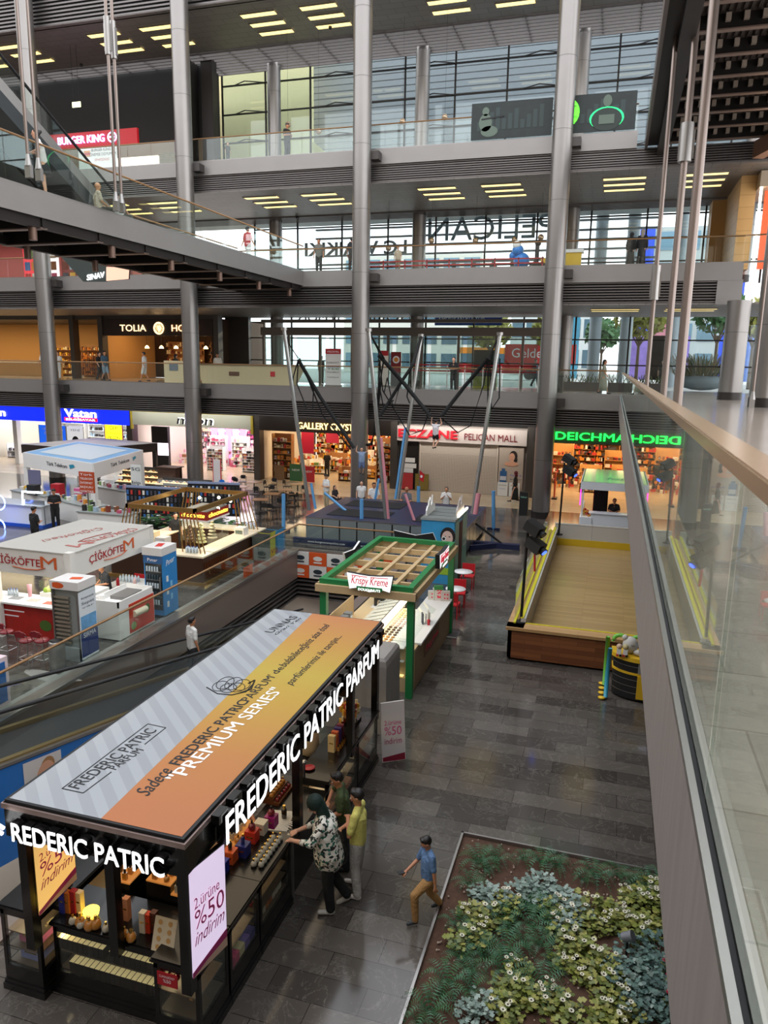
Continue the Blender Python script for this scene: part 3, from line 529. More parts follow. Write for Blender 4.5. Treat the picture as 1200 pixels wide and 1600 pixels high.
# ceiling lights: three strips to a group
def lights(z, xs_, y0, n, pitch, where, L=2.0, w_=.42):
    for gi, x in enumerate(xs_):
        for k in range(n):
            t = thing('ceiling_light', 'warm rectangular ceiling light set in threes in the ceiling '+where, 'light', (x, y0+k*pitch, z), 'ceiling lights '+where)
            b = B(); b.box(x-L/2, x+L/2, y0+k*pitch-w_/2, y0+k*pitch+w_/2, z-.02, z+.01, LAMP); b.build('diffuser', t)
            b = B(); [b.box(x-L/2-.05, x+L/2+.05, y0+k*pitch+s*(w_/2+.02)-.02, y0+k*pitch+s*(w_/2+.02)+.02, z-.03, z+.02, STEEL) for s in (-1, 1)]; b.build('frame', t)
BAY = (-40, -36.4, -29.8, -26.3, -19.9, -16.4, -9.7, -6.3, -.2, 3.5)
lights(F4-.03, BAY, 40.7, 3, 1.15, 'of the top storey')
lights(F3-1.63, BAY, 40.7, 3, 1.25, 'below the highest balcony')
lights(F2-1.86, (-.2, 3.5, 8), 41.5, 2, 1.2, 'below the second balcony', 2.4, .35)
for x, y, z in ((-20, 46, F3-1.65), (-15, 44, F3-1.65), (-16.6, 43, F4-.05), (-34, 44, F4-.05)):
    t = thing('ceiling_speaker', 'small dark round fitting hanging under the ceiling panels', 'fitting', (x, y, z), 'small dark ceiling fittings'); b = B(); b.lathe((x, y, z-.16), [(.06, 0), (.1, .05), (.1, .15)], BLK, 10); b.build('housing', t)
# -------------------------------------------------------------- bridge at the left, second floor
XB0, XB1 = -20.6, -16.6
b = B(); b.box(XB0, XB1, 6, YF-.05, F2-.3, F2, l1tile); struct(b, 'floor_bridge')
b = B(); b.box(XB1-.04, XB1+.02, 6, YF-.06, F2-.72, F2+.02, FASC); b.box(XB0-.02, XB0+.04, 6, YF-.06, F2-.72, F2+.02, FASC); struct(b, 'trim_bridge_fascia')
b = B(); b.box(XB0+.05, XB1-.05, 6, YF-.1, F2-.5, F2-.42, DARK); b.box(XB1-.3, XB1-.1, 6, YF-.1, F2-1.0, F2-.7, mat('dark_steel', '#26211f', .5, .5)); b.box(XB0+.1, XB0+.3, 6, YF-.1, F2-1.0, F2-.7, mat('dark_steel', '')); struct(b, 'ceiling_bridge')
for k in range(12):
    b = B(); y = 9+k*2.6; b.box(XB0, XB1-.05, y-.06, y+.06, F2-1.0, F2-.5, mat('dark_steel', '')); b.box(XB0, XB1-.05, y-.14, y+.14, F2-1.02, F2-.98, mat('deck_beam_flange', '')); struct(b, 'trim_bridge_beam')
for px, py in ((50, 348), (174, 380), (267, 404), (343, 421), (404, 436), (452, 448), (42, 384), (148, 402)):
    p = AX(px, py, -20.2 if (px, py) in ((42, 384), (148, 402)) else -16.85); p.z = F2-1.15; p.y = min(p.y, 38)
    t = thing('downlight', 'brown cylindrical downlight under the dark bridge', 'light', p, 'cylindrical downlights under the bridge'); b = B(); b.cyl(p+V((0, 0, -.22)), p+V((0, 0, .2)), .12, mat('brown_tin', '#6e564a', .4, .4), n=14); b.build('housing', t); b = B(); b.cyl(p+V((0, 0, .2)), p+V((0, 0, .7)), .02, BLK, n=6); b.build('stem', t)
rail('glass_railing', [(XB1-.02, 6), (XB1-.02, YF)], F2, 'glass railing with wooden handrail along the near side of the bridge', 1.35, GLG, 3.0)
rail('glass_railing', [(XB0+.02, 6), (XB0+.02, YF)], F2, 'glass railing along the far side of the bridge', 1.35, GL, 3.0)
# escalators from the bridge up to the third floor
def escalator(x, ylo, yhi, zlo, zhi, label, wdt=1.1):
    t = thing('escalator', label, 'escalator', (x, ylo, zlo)); s = (zhi-zlo)/(yhi-ylo); dark = mat('escalator_panel', '#34383a', .3, .4)
    b = B()
    for sx_ in (-1, 1): b.bar((x+sx_*wdt/2, ylo, zlo+.1), (x+sx_*wdt/2, yhi, zhi+.1), .16, .35, STEEL)
    b.bar((x, ylo, zlo-.35), (x, yhi, zhi-.35), wdt+.2, .45, dark); b.build('truss', t)
    n = int(abs(yhi-ylo)/.4); b = B()
    for k in range(n):
        y = ylo+(yhi-ylo)*(k+.5)/n; b.box(x-wdt/2+.08, x+wdt/2-.08, y-.2, y+.2, zlo+(zhi-zlo)*k/n-.1, zlo+(zhi-zlo)*(k+1)/n-.02, mat('step_metal', '#3d4042', .35, .6))
    b.build('steps', t)
    for sx_ in (-1, 1):
        X = x+sx_*wdt/2; b = B(); b.bar((X, ylo, zlo+.62), (X, yhi, zhi+.62), .015, .8, GLG, up=(0, 0, 1)); b.build('glass_balustrade', t)
        b = B(); b.tube([(X, ylo-.0, zlo+.2)]+[(X, ylo-(1 if yhi > ylo else -1)*(.5-.0)*sin(a), zlo+.62-.42*cos(a)) for a in (.6, 1.2, 1.8, 2.4)]+[(X, ylo, zlo+1.04), (X, yhi, zhi+1.04)], .045, BLK, 8); b.build('handrail', t)
    return t
escalator(-18.3, 24.5, 13.5, F2, F2+6.0, 'escalator rising to the left from the bridge behind the woman in black skirt')
escalator(-19.7, 24.5, 13.5, F2, F2+6.0, 'farther escalator rising to the left beside the first one on the bridge')
# hanging rods
def rod(x, y, z0, z1, r, label, group=None, shoe=False, sleeve=None, nm='hanging_rod'):
    t = thing(nm, label, 'rod', (x, y, z0), group); m = mat('rod_metal', '#8c7f78', .3, .7)
    b = B(); b.cyl((x, y, z0), (x, y, z1), r, m, n=14); b.build('rod', t)
    if shoe: b = B(); b.box(x-.09, x+.09, y-.06, y+.06, z0, z0+.32, STEEL); b.cyl((x, y, z0+.3), (x, y, z0+.6), r*2.2, STEEL, r*1.1, 12); b.build('shoe', t)
    if sleeve: b = B(); b.cyl((x, y, sleeve), (x, y, sleeve+1.1), r*1.9, STEEL, n=12); b.box(x-r*2, x+r*2.4, y-.04, y+.04, sleeve+.1, sleeve+.9, STEEL); b.build('turnbuckle', t)
for px, yy, l_ in ((38, 17.5, 'leftmost'), (54, 17.9, 'second from the left'), (174, 22.2, 'third from the left'), (183, 22.6, 'fourth from the left')):
    p = G(px+8, {38: 278, 54: 283, 174: 330, 183: 333}[px], F2); rod(p.x, p.y, F2, 30, .045 if px < 100 else .05, l_+' of the thin steel rods standing on the bridge', shoe=True, sleeve=17.2 if px > 100 else None)
rod(1.56, 20, F1, 30, .115, 'thickest steel rod beside the right handrail, dropping from the dark deck')
rod(AY(1039, 590, 26).x, 26, F1, 30, .105, 'steel rod with a bolted sleeve left of the thickest rod', sleeve=13.9)
rod(AY(1012, 580, 27).x, 27, F1, 30, .075, 'thinnest rod of the three beyond the right handrail', sleeve=9.9)
rod(4.95, 30.4, F1, 30, .05, 'thin rod with a forked steel shoe standing on the pale floor at right', shoe=True)
# -------------------------------------------------------------- third floor
t = thing('burger_counter', 'burger restaurant front with red fascia at the left of the highest balcony', 'restaurant', (-32, 44, F3))
b = B(); b.box(-59, -26.5, 46.0, 46.15, F3, F3+3.3, mat('burger_back', '#7d6a50', .6)); struct(b, 'wall_third_back')
b = B(); b.box(AY(60, 210, 43.9).x, AY(214, 210, 43.9).x, 43.9, 44.1, F3+2.75, F3+3.65, mat('burger_red', '#a3161f', .4, emit=.25)); b.build('fascia', t)
b = B(); text('BURGER KING', (AY(90, 210, 43.86).x, 43.86, F3+2.98), (AY(163, 210, 43.86).x, 43.86, F3+2.98), (0, 0, 1), .46, emat('violet_letter', '#c3b8ff', 1.8), t, b=b, bold=.03, depth=.05); b.build('lettering', t)
b = B(); [disc(b, (AY(175, 210, 43.86).x, 43.85-.01*i, F3+3.2), (1, 0, 0), (0, 0, 1), r, r*.9, m) for i, (r, m) in enumerate(((.36, emat('violet_letter')), (.26, mat('burger_red', ''))))]; b.box(AY(175, 210, 43.86).x-.2, AY(175, 210, 43.86).x+.2, 43.8, 43.83, F3+3.15, F3+3.25, emat('violet_letter')); b.build('round_emblem', t)
b = B(); b.box(-34, -30, 44, 44.6, F3, F3+1.1, WHITE); b.box(-34, -29, 44.5, 44.7, F3+1.3, F3+2.1, mat('menu_light', '#e8dcc8', .5, emit=.8)); b.build('counter', t)
b = B(); b.box(-28.6, -26.8, 44.05, 44.2, F3, F3+2.1, brick('pebble_pattern', '#6d6146', '#8a7c5a', '#2e291f', .1, .1, .012, .6, axes='XZ')); b.build('patterned_panel', t)
panel('white_banner', 'white banner with a burger logo hung on the railing of the highest balcony', 'banner', AY(123, 240, YF+.3).x, AY(183, 240, YF+.3).x, F3+.05, F3+1.3, YF+.3, WHITE, [('BURGER KİNG', .35, .85, .8, .16, INK), ('ÖNEMSE DOYUMUM', .3, .98, .6, .16, INK), ('SİPARİŞİNİZİ', .42, .8, .38, .12, INKR)])
b = B(); x_ = AY(127, 240, YF).x; [b.box(x_, x_+.4, YF+.24, YF+.26, F3+z0, F3+z1, m) for z0, z1, m in ((1.0, 1.1, mat('bun', '#d9852e', .5)), (.8, .86, mat('bun', '')), (.88, .98, INKR))]; o = b.build('burger_emblem', bpy.data.objects['white_banner'])
b = B(); b.box(-60, -26.4, 46.2, 48, F3, F4, DARK); b.box(-27.2, -26.9, 44, 47, F3, F4, mat('dark_steel', '')); struct(b, 'wall_third_left')
t = thing('exit_sign', 'tiny pale hanging sign below the top ceiling in front of the dark wall', 'sign', (-32.6, 41.5, F3+4.5)); b = B(); b.box(-32.9, -32.3, 41.5, 41.54, F3+4.3, F3+4.6, emat('pale_sign', '#f0f0c0', .8)); b.build('sign_plate', t); b = B(); [b.cyl((x, 41.52, F3+4.6), (x, 41.52, F4), .012, BLK, n=5) for x in (-32.8, -32.4)]; b.build('wires', t)
b = B(); b.box(-26.3, -25.5, 45.5, 46.1, F3, F4, mat('dark_steel', '')); struct(b, 'wall_third_pier')
# dark green game advertising panels on the highest balcony
gd = mat('night_print', '#141f1f', .5, noise=.5, nscale=3)
for (x0, x1, l_, fx) in ((-7.6, -3.7, 'dark green poster panel with a crouching soldier on the highest balcony', -6.9), (-2.7, .1, 'dark green poster panel with a standing soldier outlined in green light', -1.2)):
    t = thing('advert_hoarding', l_, 'poster', (x0, YF-.09, F3)); b = B(); b.box(x0, x1, YF-.09, YF-.04, F3+.1, F3+1.75, gd); b.build('poster_sheet', t)
    b = B(); [b.box(x0+.3+i*.3, x0+.5+i*.3, YF-.10, YF-.09, F3+.5, F3+.9+(i*37 % 7)*.1, mat('night_buildings', '#263534', .5)) for i in range(int((x1-x0-.5)/.3))]; b.build('printed_town', t)
    b = B(); sm_ = mat('soldier_print', '#59685c', .6)
    if fx < -3: disc(b, (fx, YF-.11, F3+1.35), (1, 0, 0), (0, 0, 1), .17, .2, sm_); disc(b, (fx, YF-.11, F3+.85), (1, 0, 0), (0, 0, 1), .32, .4, sm_); b.bar((fx-.2, YF-.11, F3+1.0), (fx+.9, YF-.11, F3+1.1), .02, .07, BLK); disc(b, (fx+.2, YF-.11, F3+.45), (1, 0, 0), (0, 0, 1), .42, .25, sm_)
    else:
        disc(b, (fx, YF-.105, F3+.65), (1, 0, 0), (0, 0, 1), .78, .5, emat('green_outline', '#16d070', .7)); disc(b, (fx, YF-.11, F3+.6), (1, 0, 0), (0, 0, 1), .7, .5, mat('soldier_dark', '#26312c', .6)); disc(b, (fx, YF-.12, F3+1.4), (1, 0, 0), (0, 0, 1), .2, .26, sm_); b.box(fx-.35, fx+.35, YF-.13, YF-.11, F3+.4, F3+.8, sm_)
    b.build('printed_soldier', t)
t = thing('round_sign', 'round bright green sign between the two soldier posters', 'sign', (-3.0, YF-.09, F3)); b = B(); disc(b, (-2.95, YF-.12, F3+1.0), (1, 0, 0), (0, 0, 1), .5, .6, emat('lime_glow', '#4cf02a', 1.2)); b.build('disc', t); b = B(); text('LT', (-2.95, YF-.14, F3+1.0), (-2.6, YF-.14, F3+1.0), (0, 0, 1), .3, BLK, t, b=b, depth=.005); text('YAYIN', (-2.98, YF-.14, F3+.75), (-2.55, YF-.14, F3+.75), (0, 0, 1), .1, BLK, t, b=b, depth=.005); b.build('lettering', t)
# spherical ornaments hanging before the glass
for i, (px, py, z) in enumerate(((629, 190, 3), (695, 183, 3), (498, 205, 3), (557, 210, 3), (450, 195, 3), (607, 388, 2), (674, 376, 2), (743, 376, 2), (804, 375, 2), (845, 371, 2))):
    p = AY(px, py, 43); t = thing('hanging_ball', 'small silvery hanging ball in front of the glass wall of the %s balcony' % ('highest' if z == 3 else 'second'), 'ornament', p, 'hanging balls behind the %s balcony' % ('highest' if z == 3 else 'second')); b = B(); b.sph(p, .17, mat('ball_glass', '#b9a48c', .15, .7)); b.build('ball', t); b = B(); b.cyl(p+V((0, 0, .15)), (p.x, p.y, (F4 if z == 3 else F3-1.6)), .006, BLK, n=4); b.build('wire', t)
# -------------------------------------------------------------- second floor
# mirrored letters fixed outside the glass
lm = mat('outdoor_letter', '#b4bcc2', .5)
def mirror(s, xr, xl, z, h, label, bold=0.):
    t = thing('outdoor_lettering', label, 'lettering', ((xr+xl)/2, YG+.4, z)); b = B(); text(s, (xr, YG+.4, z), (xl, YG+.4, z), (0, 0, 1), h, lm, t, b=b, bold=bold, depth=.12); b.build('lettering', t)
mirror('PELICAN', -4.2, -12.0, F2+2.9, 1.45, 'large reversed letters outside the glass above the word mall')
mirror('MALL', -5.0, -11.2, F2+.15, 1.45, 'large reversed letters outside the glass near the floor of the second balcony')
mirror('LC WAIKIKI', -13.4, -20.5, F2+2.2, .85, 'reversed bold clothing shop letters outside the glass left of the second column', .05)
mirror('WAIKIKI', -13.6, -20.0, F2+.3, .9, 'lower reversed bold letters outside the glass left of the second column', .05)
for x, s in ((-16.2, 'HOME'), (-21.0, 'TEMOIS')): mirror(s, x+3.2, x, F1+4.15, .5, 'small reversed letters outside above the entrance doors, %s ones' % ('right' if x > -18 else 'left'))
panel('street_banner', 'blue banner with white lettering seen through the glass above the entrance', 'banner', -12.0, -7.4, F1+4.0, F1+4.75, YG+3, mat('navy_banner', '#20418f', .5), [('AMERİKAN KÜLTÜR', .05, .75, .3, .34, INKW)])
# red barrier, figures and toys of the second floor play corner
t = thing('play_fence', 'low red barrier along the second balcony in front of the glass', 'barrier', (-11, YF+.7, F2))
b = B(); rb_ = mat('barrier_red', '#a8161c', .4); [b.box(-13.6, -3.8, YF+.7, YF+.76, F2+z, F2+z+.06, rb_) for z in (.28, .5)]; b.build('red_bars', t); b = B(); [b.box(-13.5+i*1.2, -13.44+i*1.2, YF+.7, YF+.76, F2, F2+.6, rb_) for i in range(9)]; b.build('post', t)
t = thing('blue_toy_ride', 'blue rounded toy ride beside the third column on the second balcony', 'toy ride', (-5.1, YF+1.4, F2)); b = B(); bt = mat('ride_blue', '#1b78c8', .35); b.sph((-5.0, YF+1.4, F2+.5), .42, bt); b.sph((-5.2, YF+1.3, F2+1.0), .3, bt); b.sph((-5.45, YF+1.35, F2+.75), .2, bt); b.build('body', t); b = B(); b.sph((-5.25, YF+1.22, F2+1.25), .22, WHITE); b.build('white_cap', t)
t = thing('toy_ride', 'dark toy ride with yellow seat right of the blue one', 'toy ride', (-4.2, YF+1.4, F2)); b = B(); b.box(-4.4, -3.8, YF+1.2, YF+1.7, F2, F2+.35, BLK); b.cyl((-4.2, YF+1.4, F2+.3), (-4.2, YF+1.4, F2+1.3), .08, BLK); b.sph((-4.2, YF+1.4, F2+1.35), .16, BLK); b.build('frame', t); b = B(); b.box(-4.0, -3.6, YF+1.2, YF+1.7, F2+.35, F2+.6, mat('toy_yellow', '#d8b02c', .4)); b.build('seat', t)
t = thing('yellow_toy_cart', 'yellow and grey cart just right of the third column on the second balcony', 'cart', (-2.5, YF+1.2, F2)); b = B(); b.box(-2.75, -2.0, YF+1, YF+1.5, F2+.1, F2+.8, mat('toy_yellow', '')); b.build('body', t); b = B(); b.box(-2.85, -1.9, YF+.95, YF+1.6, F2+.8, F2+.95, WHITE); b.build('top', t)
# right end of the second floor: tan wall and lit shop
b = B(); b.box(5.2, 5.9, 41.5, YG, F2, F3-1.6, brick('tan_panels', '#b08a56', '#b8925e', '#8a6a3f', 3, .55, .01, .5, axes='YZ')); b.box(4.5, 5.3, 46.5, YG, F2, F3-1.6, mat('tan_plain', '#b08a56', .5)); struct(b, 'wall_second_right')
t = thing('lit_shop_box', 'lit clothing shop window with a pale frame at the far right of the second floor', 'shop window', (6.5, 40.8, F2)); b = B(); b.box(5.9, 12, 40.5, 44, F2+3.6, F2+4.3, mat('pale_frame', '#b5a48d', .4)); b.build('frame', t); b = B(); b.box(5.95, 6.05, 40.6, 40.75, F2, F2+3.6, emat('tube_white', '#fff3d8', 3)); b.build('tube', t); b = B(); b.box(6.3, 12, 41.5, 41.6, F2, F2+3.6, mat('poster_orange', '#c2502c', .5, emit=.4)); b.box(7.2, 8.2, 41.4, 41.5, F2+.6, F2+2.8, BLK); b.build('display', t)
rail('balcony_handrail', [(5.3, YF), (6.2, YF-.2)], F2, 'short end piece of dark handrail at the right of the second balcony')
# -------------------------------------------------------------- second floor left: clothing shop behind the column
upbox(-60, -33, 44.5, 50, F2, 4.2, '#b8605c', (1, .85, .8), 260, 'clothing')
for i, (x, c, l_) in enumerate(((-39.3, '#c4333c', 'red patterned clothing window panel'), (-37.7, '#e8dcdc', 'white clothing window panel with posters'), (-36.2, '#5c2622', 'dark red window panel full of small pictures'))):
    t = panel('window_display', l_+' of the second floor shop at far left', 'window display', x, x+1.3, F2+.1, F2+3.3, 43.6, mat('wd'+c, c, .5, emit=.5, noise=.5, nscale=5))
    b = B()
    for r in range(4):
        for k in range(2): b.box(x+.12+k*.55, x+.55+k*.55, 43.54, 43.56, F2+.3+r*.75, F2+.85+r*.75, PM[(i*5+r*3+k) % 16])
    b.build('printed_pictures', t)
t = thing('hanging_lightbox', 'angled glass box with white script lettering hanging under the dark bridge', 'sign', (-24.5, 36, F2-2)); b = B()
p = [AY(90, 395, 34), AY(166, 415, 34), AY(166, 440, 34), AY(130, 440, 34)]; b.quad(p, mat('smoked_panel', '#3c4442', .2)); q = [x+V((0, .08, 0)) for x in p]; b.quad(q[::-1], mat('smoked_panel', '')); b.build('panel', t)
b = B(); text('SINAV', AY(136, 438, 33.97), AY(163, 433, 33.97), AY(140, 400, 34)-AY(140, 430, 34), .28, emat('white_letter_light'), t, b=b, bold=.03); b.build('lettering', t)
b = B(); p = [AY(166, 417, 34), AY(202, 418, 34), AY(201, 436, 34), AY(166, 439, 34)]; b.quad(p, emat('peach_light', '#d8a48c', .5)); b.quad([x+V((0, .1, 0)) for x in p][::-1], BLK); b.build('lit_face', t)
# -------------------------------------------------------------- first floor
# entrance: door frames, doors, stands
df = mat('door_frame', '#6f665f', .4, .5)
t = thing('entrance_vestibule', 'glazed entrance vestibule with grey frames on the first floor', 'entrance', (-15, 46, F1))
b = B(); b.box(-22.5, -4.2, 45.6, 45.9, F1+3.1, F1+3.6, df); b.box(-22.5, -4.2, 45.7, 46.0, F1+3.9, F1+4.1, df)
for x in (-22.4, -20.6, -18.4, -16.2, -13.8, -11.6, -9.3, -7.0, -5.4, -4.3): b.box(x, x+.14, 45.65, 45.85, F1, F1+3.1, df)
b.build('frame', t)
for i in range(8): b = B(); x = -22.2+i*2.25; b.box(x, x+2.0, 45.72, 45.74, F1+.1, F1+3.05, GLD); b.build('door_leaf', t)
t = thing('red_barrier', 'long red handrail fence across the entrance seen behind the woman leaning on the railing', 'barrier', (-8, 45.2, F1)); b = B(); [b.tube([(-12, 45.2, F1+z), (-4.4, 45.2, F1+z)], .05, rb_, 6) for z in (1.0, 1.35)]; b.build('red_bars', t); b = B(); [b.box(-12+i*1.1, -11.95+i*1.1, 45.15, 45.25, F1, F1+1.35, WHITE) for i in range(8)]; b.build('post', t)
def stand(px0, px1, py0, py1, Y, label, c, words, nm='poster_stand', cat='stand', head=None):
    a, d = AY(px0, py1, Y), AY(px1, py0, Y); t = thing(nm, label, cat, ((a.x+d.x)/2, Y, F1)); b = B(); b.box(a.x, d.x, Y-.04, Y, F1+.08, d.z, mat('st'+c, c, .5)); b.build('sheet', t)
    if head: b = B(); b.box(a.x, d.x, Y-.05, Y-.04, d.z-.3, d.z, mat('hd'+head, head, .5)); b.build('coloured_header', t)
    b = B(); b.box(a.x-.03, d.x+.03, Y-.12, Y+.1, F1, F1+.08, STEEL); b.build('foot', t); b = B()
    for s, v, h, m in words: text(s, (a.x+.1, Y-.055, a.z+(d.z-a.z)*v), (d.x-.1, Y-.055, a.z+(d.z-a.z)*v), (0, 0, 1), h, m, t, b=b, depth=.003)
    if b.v: b.build('lettering', t)
    return t
stand(509, 533, 545, 605, 42, 'white information stand with red header near the entrance doors', '#e4e2de', [('A PELICAN MALL', .9, .12, INKW), ('GARANTİ', .62, .1, INK), ('BANKASI', .52, .1, INKB), ('DenizBank', .38, .08, INK), ('TEB', .46, .1, mat('ink_green', '#1d7a3c', .6)), ('Vakıfbank', .25, .08, INK)], head='#b8202a')
stand(552, 558, 543, 606, 42, 'narrow white stand just right of the second column base on the first floor', '#d8d4d0', [], head='#b8202a')
stand(593, 607, 548, 590, 44, 'left of two food poster stands with red header by the entrance', '#efe6da', [], head='#c0242a')
stand(611, 627, 550, 572, 44, 'right of two food poster stands showing a round dish', '#7d1c1c', [])
stand(611, 626, 582, 606, 42.5, 'dark grey board standing in front of the food posters', '#4a4f4e', [])
b = B(); p = AY(619, 562, 43.9); disc(b, p, (1, 0, 0), (0, 0, 1), .22, .22, WHITE); disc(b, p+V((0, -.01, 0)), (1, 0, 0), (0, 0, 1), .14, .14, mat('bun', '')); b.build('printed_dish', [o for o in bpy.data.objects if o.get('label', '').startswith('right of two food')][0])
t = thing('waste_bin', 'dark square waste bin on the first balcony beside the third column', 'bin', (-2.7, YF+1, F1)); b = B(); b.box(-3.0, -2.5, YF+.8, YF+1.3, F1, F1+.85, mat('bin_dark', '#3c3a38', .4, .4)); b.build('body', t); b = B(); b.box(-3.03, -2.47, YF+.77, YF+1.33, F1+.85, F1+.93, BLK); b.build('lid', t)
t = thing('ticket_kiosk', 'dark vending machine with yellow base behind the red fence', 'machine', (-7.7, 46.8, F1)); b = B(); b.box(-8.4, -7.0, 46.5, 47.2, F1+.7, F1+2.3, BLK); b.build('body', t); b = B(); b.box(-8.4, -7.0, 46.5, 47.2, F1, F1+.7, mat('taxi_yellow', '#d4c72a', .4)); b.build('base', t)
for x0, x1, l_ in ((-3.6, -.6, 'left long dark planter trough behind the walking woman in the long dress'), (-.3, 2.6, 'right long dark planter trough behind the walking woman')):
    t = thing('planter_trough', l_, 'planter', (x0, 45.6, F1)); b = B(); b.box(x0, x1, 45.4, 46.1, F1, F1+.5, mat('trough', '#4a4744', .5)); b.build('trough', t); g = B()
    for i in range(60): x = random.uniform(x0, x1); g.bar((x, 45.75, F1+.5), (x+random.uniform(-.2, .2), 45.75+random.uniform(-.2, .2), F1+random.uniform(.7, 1.0)), .03, .03, mat('trough_leaf', '#4c5a3c', .6))
    o = g.build('foliage', t); o['kind'] = 'stuff'
# -------------------------------------------------------------- outside
b = B(); b.box(-90, 60, YG+.2, 160, F1-.3, F1-.05, mat('pavement', '#a9a39b', .7, noise=.08, nscale=.5)); struct(b, 'ground')
def building(x0, x1, y, z0, z1, wall, label, cols, rows, winm, band=None, d=8):
    t = thing('office_building', label, 'building', ((x0+x1)/2, y, F1)); b = B(); b.box(x0, x1, y, y+d, z0, z1, wall); b.build('wall', t)
    for i in range(cols):
        b = B(); w_ = (x1-x0)/cols
        for r in range(rows): h = (z1-z0)/rows; b.box(x0+w_*(i+.12), x0+w_*(i+.88), y-.1, y, z0+h*(r+.25), z0+h*(r+.85), winm)
        b.build('window_column', t)
    if band: q = B(); [q.box(a, c, y-.2, y, z0, z1, band) for a, c in ((x0, x0+2.4), (x1-2.4, x1))]; q.build('coloured_stripe', t)
    return t
wg = mat('office_glass', '#6b8796', .15, .4)
building(1.5, 15.5, 110, F1, 26, mat('pale_concrete', '#aab0ae', .7), 'office building with blue vertical stripes across the street', 5, 5, wg, mat('blue_cladding', '#2b4fd0', .5))
building(-16, -3, 120, F1, 20, mat('white_concrete', '#d8d8d4', .7), 'white low building across the street behind the entrance', 6, 3, wg)
building(-42, -20, 115, F1, 24, mat('pale_stone_wall', '#d6d0c4', .7), 'pale stone building seen through the left of the glass wall', 7, 5, wg)
building(13, 34, 70, F1, F2+2, mat('pale_concrete', ''), 'pale terraced building with balconies at the right across the street', 7, 2, wg)
t = thing('bus', 'red and yellow street bus behind the entrance doors', 'bus', (-11, 75, F1)); b = B(); b.box(-15, -6, 75, 77.4, F1+.6, F1+1.6, mat('bus_red', '#c23030', .4)); b.box(-15, -6, 75, 77.4, F1+2.5, F1+3.1, mat('bus_orange', '#e08a2c', .4)); b.build('body', t); b = B(); b.box(-14.9, -6.1, 74.98, 77.42, F1+1.6, F1+2.5, wg); b.build('windows', t); [B().cyl((x, 74.9, F1+.5), (x, 75.2, F1+.5), .5, BLK).build('wheel', t) for x in (-13, -8)]
panel('street_billboard', 'red billboard with white lettering across the street near the entrance', 'billboard', -9.2, -3.2, F1+1.6, F1+3.2, 66, mat('bb_red', '#d83a34', .5), [('Gelde Tam', .1, .9, .3, .8, INKW)])
for x0, x1, z, c, l_ in ((1.2, 6.2, 4.2, '#9a7fd0', 'violet and blue street hoarding behind the walking woman'), (9.5, 12.5, 5.2, '#6f8fe8', 'blue and violet flag banner right of the trees'), (-4.4, -3.3, 6.5, '#5cb4e0', 'tall narrow blue and red feather flag'), (3.0, 5.2, 6, '#d98b98', 'pink feather flag right of the blue stripes')):
    panel('street_hoarding', l_, 'banner', x0, x1, F1+.3, F1+z, 72, mat('hd_'+c, c, .6, noise=.5, nscale=1.2))
def tree(x, y, z0, h, r, label, leaf, n=420, s=.35, group=None):
    t = thing('street_tree', label, 'tree', (x, y, z0), group); b = B(); b.cyl((x, y, z0), (x, y, z0+h*.5), .14, mat('bark', '#5c4936', .8), .09, 8)
    for k in range(6): a = k*1.05; b.cyl((x, y, z0+h*.42), (x+cos(a)*r*.6, y+sin(a)*r*.6, z0+h*.7), .06, mat('bark', ''), .02, 5)
    b.build('trunk', t); g = B()
    for _ in range(n):
        u = V((random.gauss(0, 1), random.gauss(0, 1), random.gauss(0, 1))).normalized()*r*random.random()**.4; c = V((x, y, z0+h*.72))+V((u.x, u.y, u.z*.8)); d = V((random.gauss(0, 1), random.gauss(0, 1), random.gauss(0, 1))).normalized()*s; e = d.orthogonal().normalized()*s*.6
        g.quad([c-d, c-e, c+d, c+e], leaf)
    g.build('crown', t)
lf1 = mat('sunlit_leaf', '#8c8a34', .6); lf2 = mat('green_leaf', '#3f6a34', .6)  # first leaf colour holds the yellow cast of sunlight on the trees
tree(1.6, 60, F1-.05, 7, 1.9, 'yellow-green street tree behind the walking woman', lf1); tree(7.0, 60, F1-.05, 7.6, 1.9, 'green street tree right of the thickest rod', lf2); tree(9.4, 60, F1-.05, 7, 1.6, 'yellowish tree at the right beside the terraced building', lf1)
tree(-10.2, 64, F1-.05, 6, 1.8, 'yellow street tree seen above the woman leaning on the railing', lf1); tree(-5.5, 66, F1-.05, 6, 1.6, 'yellow-green tree seen right of the leaning woman', lf1); tree(-1.2, 70, F1-.05, 6, 1.6, 'green tree left of the blue striped building', lf2)
t = thing('grass_planter', 'large pale planter heaped with dry grasses outside the glass at right', 'planter', (5.2, 50.5, F1)); b = B(); b.sph((5.3, 51, F1+.55), .95, mat('pale_pot', '#8f979e', .4), 20, (1.5, .7, .55)); b.build('bowl', t); g = B()
for _ in range(380): a = random.uniform(0, 6.28); rr = random.uniform(.1, 1.8); p = V((5.3+cos(a)*rr*.9, 51+sin(a)*.4, F1+.9)); g.bar(p, p+V((cos(a)*.7, sin(a)*.3, random.uniform(.3, 1.4))), .035, .02, [mat('dry_grass', '#8d7a58', .7), mat('dry_green', '#5f6b4a', .7)][_ % 2])
o = g.build('dry_grass', t); o['kind'] = 'stuff'
